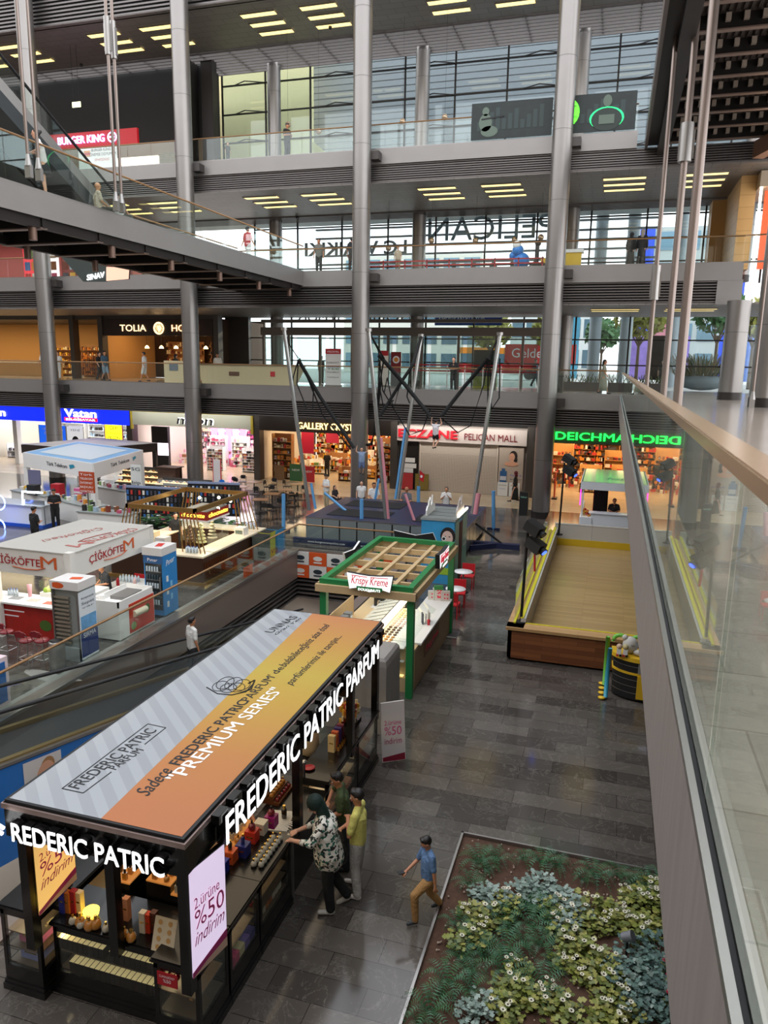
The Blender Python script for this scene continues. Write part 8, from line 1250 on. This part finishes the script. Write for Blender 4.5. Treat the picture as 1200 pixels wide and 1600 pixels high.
def figure(label, h, loc, rz, pose='stand', top='#ddd', bot='#222', skin=0, sleeve=.5, hair='short', near=False, over=None, group=None, skirt=0., shoes='#222', cover=None, topm=None, legs=1., name='person', girth=1.):
    t = thing(name, label, 'person', (0, 0, 0), group); J = dict(BASE); J.update(POSES[pose]); J.update(over or {}); P = {k: V(v)*(h if k not in ('fdL', 'fdR', 'look') else 1) for k, v in J.items()}; sk_ = SK[skin]; vx = .009 if near else .03; g = girth
    tm = topm or mat('cloth_'+top, top, .8); bm = mat('cloth_'+bot, bot, .8); L = P['look'].normalized(); S_ = L.cross(V((0, 0, 1))).normalized(); U_ = S_.cross(L).normalized(); hd = P['hd']
    hp = lambda a, b_, c: hd+S_*a*h+L*b_*h+U_*c*h
    # body
    pr = [('c', P['nek']-V((0, 0, .02*h)), .031*h, hd-U_*.03*h, .03*h), ('e', hd+U_*.008*h, (.048*h, .056*h, .06*h)), ('c', hp(0, .012, -.03), .036*h, hp(0, .022, -.045), .026*h), ('c', hp(0, .052, .0), .007*h, hp(0, .06, -.012), .009*h), ('c', hp(.049, -.005, -.008), .008*h, hp(.05, -.005, .006), .009*h), ('c', hp(-.049, -.005, -.008), .008*h, hp(-.05, -.005, .006), .009*h)]
    for s in 'LR':
        el, wr, sh_ = P['el'+s], P['wr'+s], P['sh'+s]; pr += [('c', sh_, .03*h, el, .023*h), ('c', el, .023*h, wr, .0155*h)]
        fd = (wr-el).normalized(); sg_ = 1 if s == 'L' else -1; pd = fd.cross(V((0, 0, 1))); pd = pd.normalized() if pd.length > .2 else V((0, -1, 0)); dn = fd.cross(pd).normalized(); dn = -dn if dn.z > 0 else dn
        pm = wr+fd*.035*h; pr += [('c', wr, .014*h, wr+fd*.02*h+pd*.008*h, .013*h), ('c', wr+fd*.02*h, .014*h, pm+pd*.012*h, .011*h), ('c', wr+fd*.02*h, .014*h, pm-pd*.012*h, .011*h)]
        if near:
            for q, ln in ((-.019, .036), (-.0065, .043), (.0065, .041), (.019, .033)): a0 = pm+pd*q*h; a1 = a0+(fd*.6*ln+pd*q*.25+dn*.1*ln)*h; a2 = a1+(fd*.35*ln+dn*.3*ln)*h; pr += [('c', a0, .0062*h, a1, .0056*h), ('c', a1, .0056*h, a2, .0048*h)]
            tb_ = wr+fd*.015*h; t1 = tb_+(pd*sg_*.024+fd*.016)*h; pr += [('c', tb_, .0075*h, t1, .0065*h), ('c', t1, .0065*h, t1+(fd*.02+dn*.006)*h, .0055*h)]
        else: pr += [('c', pm+pd*q*h, .007*h, pm+pd*q*1.5*h+fd*.035*h, .006*h) for q in (-.014, 0, .014)]
        pr += [('c', P['hp'+s], .05*h, P['kn'+s], .034*h), ('c', P['kn'+s], .034*h, P['an'+s], .02*h)]
    pr += [('c', P['pel'], .052*h, P['che'], .055*h), ('c', P['shL'], .031*h, P['shR'], .031*h), ('c', P['che'], .05*h, P['nek']-V((0, 0, .05*h)), .04*h)]
    bd_ = blob(pr, vx if near else .022, 'body', sk_, t)
    # top
    r1 = .064*g; pr = [('c', P['shL']*.93+P['shR']*.07, .036*h, P['shR']*.93+P['shL']*.07, .036*h), ('c', P['pel']+V((.04*h*g, 0, .0)), r1*h, P['che']+V((.045*h, 0, .03*h)), r1*h), ('c', P['pel']+V((-.04*h*g, 0, .0)), r1*h, P['che']+V((-.045*h, 0, .03*h)), r1*h), ('c', P['pel'], (r1+.006)*h, P['che'], (r1+.008)*h), ('c', P['nek']-V((0, 0, .035*h)), .04*h, P['che'], .055*h)]+[('c', P['nek']+V((0, 0, .002*h)), .034*h, P['sh'+s], .038*h) for s in 'LR']
    if girth > 1.15: pr += [('c', P['pel']-V((0, 0, .06*h)), .085*g*h, P['che'], .07*g*h)]
    for s in 'LR':
        sh_, el, wr = P['sh'+s], P['el'+s], P['wr'+s]; pr.append(('c', sh_, .038*h, sh_.lerp(el, min(1, sleeve*1.6)), .033*h))
        if sleeve > .65: pr.append(('c', el, .031*h, el.lerp(wr, (sleeve-.6)/.4*.95), .023*h))
    blob(pr, vx if near else .025, 'top', tm, t)
    # legs
    if skirt:
        zb = (.52-skirt)*h; b = B(); rr = .095*h; b.lathe(P['pel']*1., [(.02*h, .02*h), (rr*.8, .0), (rr, -.06*h), (rr*1.15, -skirt*h*.6), (rr*1.35, zb-P['pel'].z if pose != 'sit' else -.1)], bm, 18); b.build('skirt', t)
    if not skirt or legs < 1:
        pr = []
        if legs > .2:
            for s in 'LR':
                a, k, n_ = P['hp'+s], P['kn'+s], P['an'+s]; f = min(1, legs*2); pr.append(('c', a, .06*h, a.lerp(k, f), (.06-.014*f)*h))
                if legs > .5: pr.append(('c', k, .046*h, k.lerp(n_, (legs-.5)*1.92), .037*h))
            pr.append(('c', P['hpL'], .058*h, P['hpR'], .058*h)); pr.append(('c', P['pel'], .062*h, P['pel']+V((0, 0, .03*h)), .06*h)); blob(pr, vx if near else .025, 'trousers', bm, t)
    sm_ = mat('cloth_'+shoes, shoes, .6)
    for s in 'LR':
        n_, fd = P['an'+s], V(J['fd'+s]).normalized(); blob([('c', n_-V((0, 0, .008*h)), .024*h, n_-V((0, 0, .02*h))+fd*.0*h, .026*h), ('c', n_-V((0, 0, .022*h))-fd*.012*h, .022*h, n_-V((0, 0, .024*h))+fd*.085*h, .019*h)], vx if near else .02, 'shoe', sm_, t)
    # hair or head cover
    hm = HAIR if not cover else mat('cover_'+cover, cover, .7)
    if hair == 'cover': pr = [('e', hp(0, -.012, .014), (.061*h, .067*h, .068*h)), ('c', hp(0, -.025, -.03), .05*h, P['nek']+V((0, .01*h, -.01*h)), .05*h)]
    elif hair == 'long': pr = [('e', hp(0, -.014, .018), (.055*h, .06*h, .06*h)), ('c', hp(0, -.04, 0), .042*h, hp(0, -.05, -.13), .03*h)]
    elif hair == 'bun': pr = [('e', hp(0, -.014, .018), (.054*h, .06*h, .058*h)), ('e', hp(0, -.07, .04), (.028*h,)*3)]
    elif hair == 'bald': pr = []
    else: pr = [('e', hp(0, -.014, .02), (.053*h, .058*h, .056*h)), ('c', hp(-.02, .022, .054), .022*h, hp(.02, .022, .054), .022*h)]
    if pr: blob(pr, vx if near else .02, 'headscarf' if hair == 'cover' else 'hair', hm, t)
    if near:
        b = B()
        for s in (-1, 1): b.sph(hp(.018*s, .049, .008), .0065*h, WHITE, 8); b.sph(hp(.018*s, .0535, .008), .0038*h, BLK, 8); b.bar(hp(.009*s, .054, .021), hp(.028*s, .049, .022), .003*h, .004*h, HAIR)
        b.build('eyes', bd_); b = B(); b.tube([hp(-.012, .053, -.026), hp(0, .057, -.027), hp(.012, .053, -.026)], .0035*h, mat('lips', '#a4605a', .5), 6); b.build('mouth', bd_)
    put(t, loc, rz); return t
def atp(px, py, z): p = G(px, py, z); return (p.x, p.y, z)
# group at the perfume counter
flo = mat('floral_print', '#e6e2d6', .8); n, l, p_ = nodes_of(flo); tc_ = n.new('ShaderNodeTexCoord'); vo = n.new('ShaderNodeTexVoronoi'); vo.inputs['Scale'].default_value = 19; no = n.new('ShaderNodeTexNoise'); no.inputs['Scale'].default_value = 14; mx0 = n.new('ShaderNodeMix'); mx0.data_type = 'VECTOR'; mx0.inputs['Factor'].default_value = .12
l.new(tc_.outputs['Object'], mx0.inputs['A']); l.new(tc_.outputs['Object'], no.inputs['Vector']); l.new(no.outputs['Color'], mx0.inputs['B']); l.new(mx0.outputs['Result'], vo.inputs['Vector'])
r1_ = n.new('ShaderNodeValToRGB'); r1_.color_ramp.interpolation = 'CONSTANT'; e = r1_.color_ramp.elements; e[0].position = 0; e[0].color = (1, 1, 1, 1); e[1].position = .5; e[1].color = (0, 0, 0, 1); l.new(vo.outputs['Distance'], r1_.inputs[0])
r2_ = n.new('ShaderNodeValToRGB'); r2_.color_ramp.interpolation = 'CONSTANT'; e = r2_.color_ramp.elements; e[0].color = lin('#17221e'); e[1].position = .42; e[1].color = lin('#2f6a58'); z = e.new(.72); z.color = lin('#e6e2d6'); z = e.new(.82); z.color = lin('#3a2c2a')
sp = n.new('ShaderNodeSeparateColor'); l.new(vo.outputs['Color'], sp.inputs[0]); l.new(sp.outputs[0], r2_.inputs[0]); mx = n.new('ShaderNodeMix'); mx.data_type = 'RGBA'; mx.inputs['A'].default_value = lin('#e6e2d6'); l.new(r1_.outputs[0], mx.inputs['Factor']); l.new(r2_.outputs[0], mx.inputs['B']); l.new(mx.outputs['Result'], p_.inputs['Base Color'])
WX, WY = -3.36, 8.7
q = figure('woman in a floral blouse and dark green headscarf leaning over the perfume counter', 1.84, (WX, WY, 0), -1.25, 'lean', bot='#131314', skin=0, sleeve=.82, hair='cover', cover='#122a24', near=True, shoes='#b8b4ac', topm=flo, girth=1.4,
    over=dict(wrL=(.09, -.26, .66), wrR=(-.1, -.24, .62), elL=(.16, -.13, .68), elR=(-.17, -.1, .64), anR=(-.07, .14, .07), knR=(-.06, .02, .28), fdR=(0, -.8, -.5), look=(.1, -1, -.7), hd=(0, -.11, .905)))
bg_ = thing('shoulder_bag', 'black shoulder bag on a brown strap hanging across the floral blouse woman', 'bag', (WX+.1, WY-.25, 0)); M_ = Matrix.Translation((WX, WY, 0))@Matrix.Rotation(-1.25, 4, 'Z'); Q = lambda x, y, z: M_@V((x, y, z))
b = B(); b.tube([Q(.1, .0, 1.42), Q(.05, .16, 1.25), Q(-.08, .19, 1.05), Q(-.22, .12, .88)], .02, mat('strap_brown', '#3a2a24', .5), 6); b.tube([Q(.1, .0, 1.42), Q(.06, -.12, 1.25), Q(-.1, -.16, 1.0), Q(-.22, .05, .88)], .018, mat('strap_brown', ''), 6); b.build('strap', bg_); b = B(); vs = []; c = Q(-.24, .1, .72); b.sph(c, 1, mat('bag_black', '#191817', .4), 14, (.17, .09, .2)); b.build('bag_body', bg_)
figure('boy in a yellow polo shirt and grey trousers with folded arms at the counter', 1.7, (-3.08, 9.14, 0), -1.5, 'stand', top='#d8cf70', bot='#a8a49e', skin=1, sleeve=.5, near=True, shoes='#cfc8c4',
    over=dict(elL=(.14, -.04, .64), elR=(-.14, -.04, .64), wrL=(-.06, -.11, .66), wrR=(.06, -.13, .645), anL=(.08, .02, .045), anR=(-.1, -.05, .045), look=(.15, -1, -.25)))
gq = bpy.data.objects['person.001' if 'person.001' in bpy.data.objects else 'person']; b = B(); hh = 1.7
for s in (-1, 1): c = V((.018*hh*s+.01, -.075*hh, .93*hh)); b.tube([c+V((.013*hh*cos(a), 0, .01*hh*sin(a))) for a in [k*.7 for k in range(10)]], .0025, BLK, 4)
b.build('glasses', gq)
figure('boy in a dark green polo shirt leaning an elbow on the perfume counter', 1.64, (-3.45, 9.62, 0), -1.25, 'lean', top='#3c4a28', bot='#2a2c30', skin=1, sleeve=.5, near=True, over=dict(wrR=(-.02, -.16, .68), elR=(-.19, -.12, .7), look=(.3, -1, -.35), wrL=(.1, -.16, .6)))
figure('perfume seller in a cream shirt reaching across the counter under the canopy letters', 1.72, (-5.0, 8.75, 0), 1.45, 'lean', top='#d8c8a4', bot='#1c1c1e', skin=1, sleeve=.55, near=True, over=dict(wrL=(.05, -.27, .6), wrR=(-.16, -.24, .62), elL=(.14, -.14, .63), elR=(-.18, -.12, .66), look=(0, -1, -.4)))
# boy stepping over the planter edge
p = G(690, 1440, 0); figure('boy in a blue shirt and tan trousers stepping over the planter edge with a phone', 1.32, (-1.98, 8.95, 0), -.95, 'walk', top='#5f7fa8', bot='#a87f4c', skin=1, sleeve=.5, near=True, shoes='#2c3034',
    over=dict(knL=(.05, -.17, .36), anL=(.05, -.15, .06), knR=(-.05, .05, .28), anR=(-.05, .17, .12), wrR=(-.1, -.2, .56), elR=(-.15, -.06, .62), wrL=(.16, .02, .5), look=(-.2, -1, -.6), hd=(0, -.03, .92)))
ph = thing('mobile_phone', 'dark mobile phone in the hand of the boy in the blue shirt', 'phone', (-2.25, 8.8, .7)); M_ = Matrix.Translation((-1.98, 8.95, 0))@Matrix.Rotation(-.95, 4, 'Z'); c = M_@V((-.13, -.33, .73)); b = B(); b.cb(c, (.07, .14, .01), BLK, -.9); b.build('body', ph)
# others: (label, height, location, turn, pose, options)
def L0(px, py): return atp(px, py, 0)
def LY(px, Y, z): p = AY(px, 600, Y); return (p.x, Y, z)
PE = [
 ('man in a white t-shirt riding the moving walkway down', 1.75, (-11.0, 17.6, -1.32), 2.6, 'stand', dict(top='#dcdad6', bot='#2c2c30', skin=1)),
 ('man in black working at the rear left of the phone kiosk counter', 1.75, L0(88, 826), .6, 'hold', dict(top='#17171a', bot='#17171a', skin=1)),
 ('man in black looking down at his phone before the phone kiosk', 1.75, L0(57, 862), 2.9, 'hold', dict(top='#17171a', bot='#17171a', skin=1)),
 ('boy in a pale green t-shirt behind the food counter', 1.4, (-15.6, 17.9, 0), .9, 'lean', dict(top='#b8ccc4', bot='#333333', skin=1)),
 ('vendor in dark clothes bending over the salad case', 1.7, (-14.0, 17.9, 0), -.5, 'lean', dict(top='#24262a', bot='#24262a', skin=1)),
 ('head and dark hair of a person at the left edge by the food counter', 1.65, (-16.1, 15.2, 0), 0, 'stand', dict(top='#5c5048', bot='#222222', hair='long')),
 ('woman in black standing behind the chocolate counter', 1.65, (-16.3, 25.2, 0), 1.0, 'stand', dict(top='#18181a', bot='#18181a', skin=0)),
 ('man in a white t-shirt and beige shorts at the left rear of the trampoline', 1.78, (-14.2, 36.3, 0), -.6, 'hold', dict(top='#e0e0de', bot='#b8a888', skin=2)),
 ('woman in a white top with a black bag beside the third column', 1.66, (-12.0, 35.6, 0), .4, 'stand', dict(top='#e4e2e0', bot='#2a2a30', hair='long', sleeve=.3)),
 ('man in a white shirt seated behind the trampoline', 1.8, (-11.1, 34.9, .4), .5, 'sit', dict(top='#dcdcdc', bot='#2a2a30', skin=1)),
 ('balding man in a grey shirt seated behind the trampoline on the right', 1.8, (-9.4, 34.9, .3), -.2, 'sit', dict(top='#6c7078', bot='#2a2a30', skin=1, hair='bald')),
 ('woman in a white top photographing the jumpers with her phone', 1.66, (-7.5, 35.4, 0), .1, 'phone', dict(top='#e4e2e0', bot='#1c1c1e', hair='long', skin=2)),
 ('child in dark clothes sitting low beside the man in beige shorts', 1.4, (-13.6, 36.0, .25), 1.2, 'sit', dict(top='#2a2428', bot='#2a2428', hair='long')),
 ('woman clerk in black standing in the gift shop aisle', 1.66, L0(511, 745), 0, 'stand', dict(top='#1a1a1c', bot='#1a1a1c', hair='bun', skin=2)),
 ('woman in a long black coat and dark red headscarf before the shoe shop', 1.66, L0(804, 784), -1.5, 'walk', dict(top='#161618', bot='#161618', skirt=.44, hair='cover', cover='#6a1c28', sleeve=.9)),
 ('shop assistant in a black t-shirt inside the shoe shop', 1.7, (-2.3, 50.5, 0), 3.0, 'hold', dict(top='#1a1a1c', bot='#3a3430', skin=1)),
 ('seller with dark hair behind the counter of the white glass-roofed kiosk', 1.65, (.45, 35.5, 0), 0, 'lean', dict(top='#17171a', bot='#17171a', hair='bun', skin=1)),
 ('man in a pale shirt inside the blue fronted electronics shop', 1.75, (-37.6, 47, 0), 3.0, 'stand', dict(top='#b8bcb4', bot='#3a3c44', skin=1)),
 ('child in a patterned top hanging in the left bungee ropes', 1.25, tuple(K1-V((0, 0, 1.15))), .4, 'fly', dict(top='#8ca0c0', bot='#5a6a90', hair='long', sleeve=.2, legs=.45)),
 ('child in black and white swinging in the right bungee ropes', 1.25, tuple(K2-V((0, 0, 1.15))), 2.9, 'fly', dict(top='#e0dce0', bot='#1a1a1c', hair='short', sleeve=.2, legs=.3)),
 ('man in a white t-shirt walking before the warm cafe upstairs', 1.78, (-36.2, 41.3, F1), .3, 'walk', dict(top='#dededc', bot='#8a8478', skin=1)),
 ('person in white walking just behind the man in the white t-shirt', 1.7, (-35.6, 41.9, F1), .6, 'walk', dict(top='#d0ccc8', bot='#c8c4c0', hair='long')),
 ('man in blue shorts walking before the dark upper shop', 1.78, (-31.4, 41.2, F1), 1.3, 'walk', dict(top='#3c5464', bot='#7890a0', skin=1, legs=.5)),
 ('person in black walking beside the man in blue shorts', 1.7, (-32.1, 41.6, F1), 1.4, 'walk', dict(top='#1c1a1c', bot='#1c1a1c', hair='long')),
 ('man in a black and white striped shirt and white shorts on the first balcony', 1.75, (-28.3, 41.0, F1), -1.4, 'walk', dict(top='#c8c8c8', bot='#d0d0cc', skin=1, legs=.5)),
 ('woman in black walking away right of the striped shirt man', 1.65, (-27.0, 42.5, F1), 1.5, 'walk', dict(top='#181618', bot='#181618', hair='cover', cover='#181618', skirt=.4)),
 ('man in white seated behind the cream counter on the first balcony', 1.75, (-24.6, 43.6, F1), .2, 'stand', dict(top='#dcd8d0', bot='#2a2a2a', skin=1)),
 ('person in dark clothes standing in the entrance doorway', 1.7, (-18.6, 46.6, F1), 1.0, 'stand', dict(top='#2c2c30', bot='#2c2c30')),
 ('woman in black leaning on the first balcony railing with a bag', 1.68, (-8.2, 39.6, F1), 0, 'lean', dict(top='#161618', bot='#161618', hair='long', shoes='#c8e0e4')),
 ('woman in a long sage green dress walking along the first balcony', 1.66, (-.5, 40.6, F1), 1.5, 'walk', dict(top='#8a8c7c', bot='#7c8070', skirt=.42, hair='long', skin=1)),
 ('person in grey walking outside the entrance seen right of the red fence', 1.7, (-5.0, 50.5, F1), .8, 'walk', dict(top='#5c5c64', bot='#3a3c48')),
 ('person in dark clothes outside beside the one in grey', 1.7, (-4.4, 51.5, F1), .8, 'stand', dict(top='#28282c', bot='#28282c')),
 ('person in black outside the glass right of the woman in the green dress', 1.75, (3.0, 52, F1), 0, 'stand', dict(top='#1a1a1e', bot='#1a1a1e')),
 ('man in grey standing behind the second balcony railing at the bridge corner', 1.75, (-16.1, 40, F2), .2, 'stand', dict(top='#6a6a64', bot='#24262a', skin=1)),
 ('person with a dark backpack standing behind the second balcony railing', 1.75, (-14.1, 39.8, F2), 3.1, 'stand', dict(top='#24262a', bot='#3a2c2c', skin=1)),
 ('child in pale clothes at the red barrier of the second balcony', 1.3, (-11.6, 40.2, F2), 0, 'stand', dict(top='#b8a890', bot='#8a7c68', skin=2)),
 ('woman in black with a grey headscarf at the right of the second balcony', 1.66, (.85, 39.9, F2), 2.9, 'stand', dict(top='#141416', bot='#141416', skirt=.45, hair='cover', cover='#8c8478', sleeve=.95)),
 ('woman all in black beside the one with the grey headscarf', 1.55, (.35, 39.95, F2), 2.7, 'stand', dict(top='#101012', bot='#101012', skirt=.45, hair='cover', cover='#101012', sleeve=.95)),
 ('man in a red and white striped shirt walking on the far end of the bridge', 1.72, (-18.2, 35.6, F2), 2.8, 'walk', dict(top='#b83c3c', bot='#d0ccc8', skin=1)),
 ('man in black talking on the highest balcony beside the rear column', 1.78, (-17.9, 39.9, F3), 1.2, 'hold', dict(top='#1a1c20', bot='#20242c', skin=1)),
 ('boy in a dark cap low behind the highest balcony railing', 1.05, (-21.4, 39.7, F3), 1.0, 'stand', dict(top='#26262a', bot='#26262a', cover='#1c1c20')),
 ('woman in a white top and black skirt leaning on the bridge railing', 1.8, (-16.95, 19.9, F2), -.9, 'lean', dict(top='#d8d4d0', bot='#121214', skirt=.2, hair='bun', sleeve=.25, shoes='#c8b8a8')),
 ('grey haired man in a beige shirt sitting at the foot of the bridge escalator', 1.72, (-17.1, 22.6, F2-.35), 2.5, 'sit', dict(top='#b8ac98', bot='#4a4640', hair='bald', skin=2)),
 ('person in a white shirt sitting right of the grey haired man on the bridge', 1.6, (-17.0, 23.6, F2-.35), 2.8, 'sit', dict(top='#dcdcdc', bot='#4a4640')),
]
for lab, h, loc, rz, ps, kw in PE: figure(lab, h*1.07, loc, rz, ps, **kw)
bpy.data.scenes.remove(TMP)
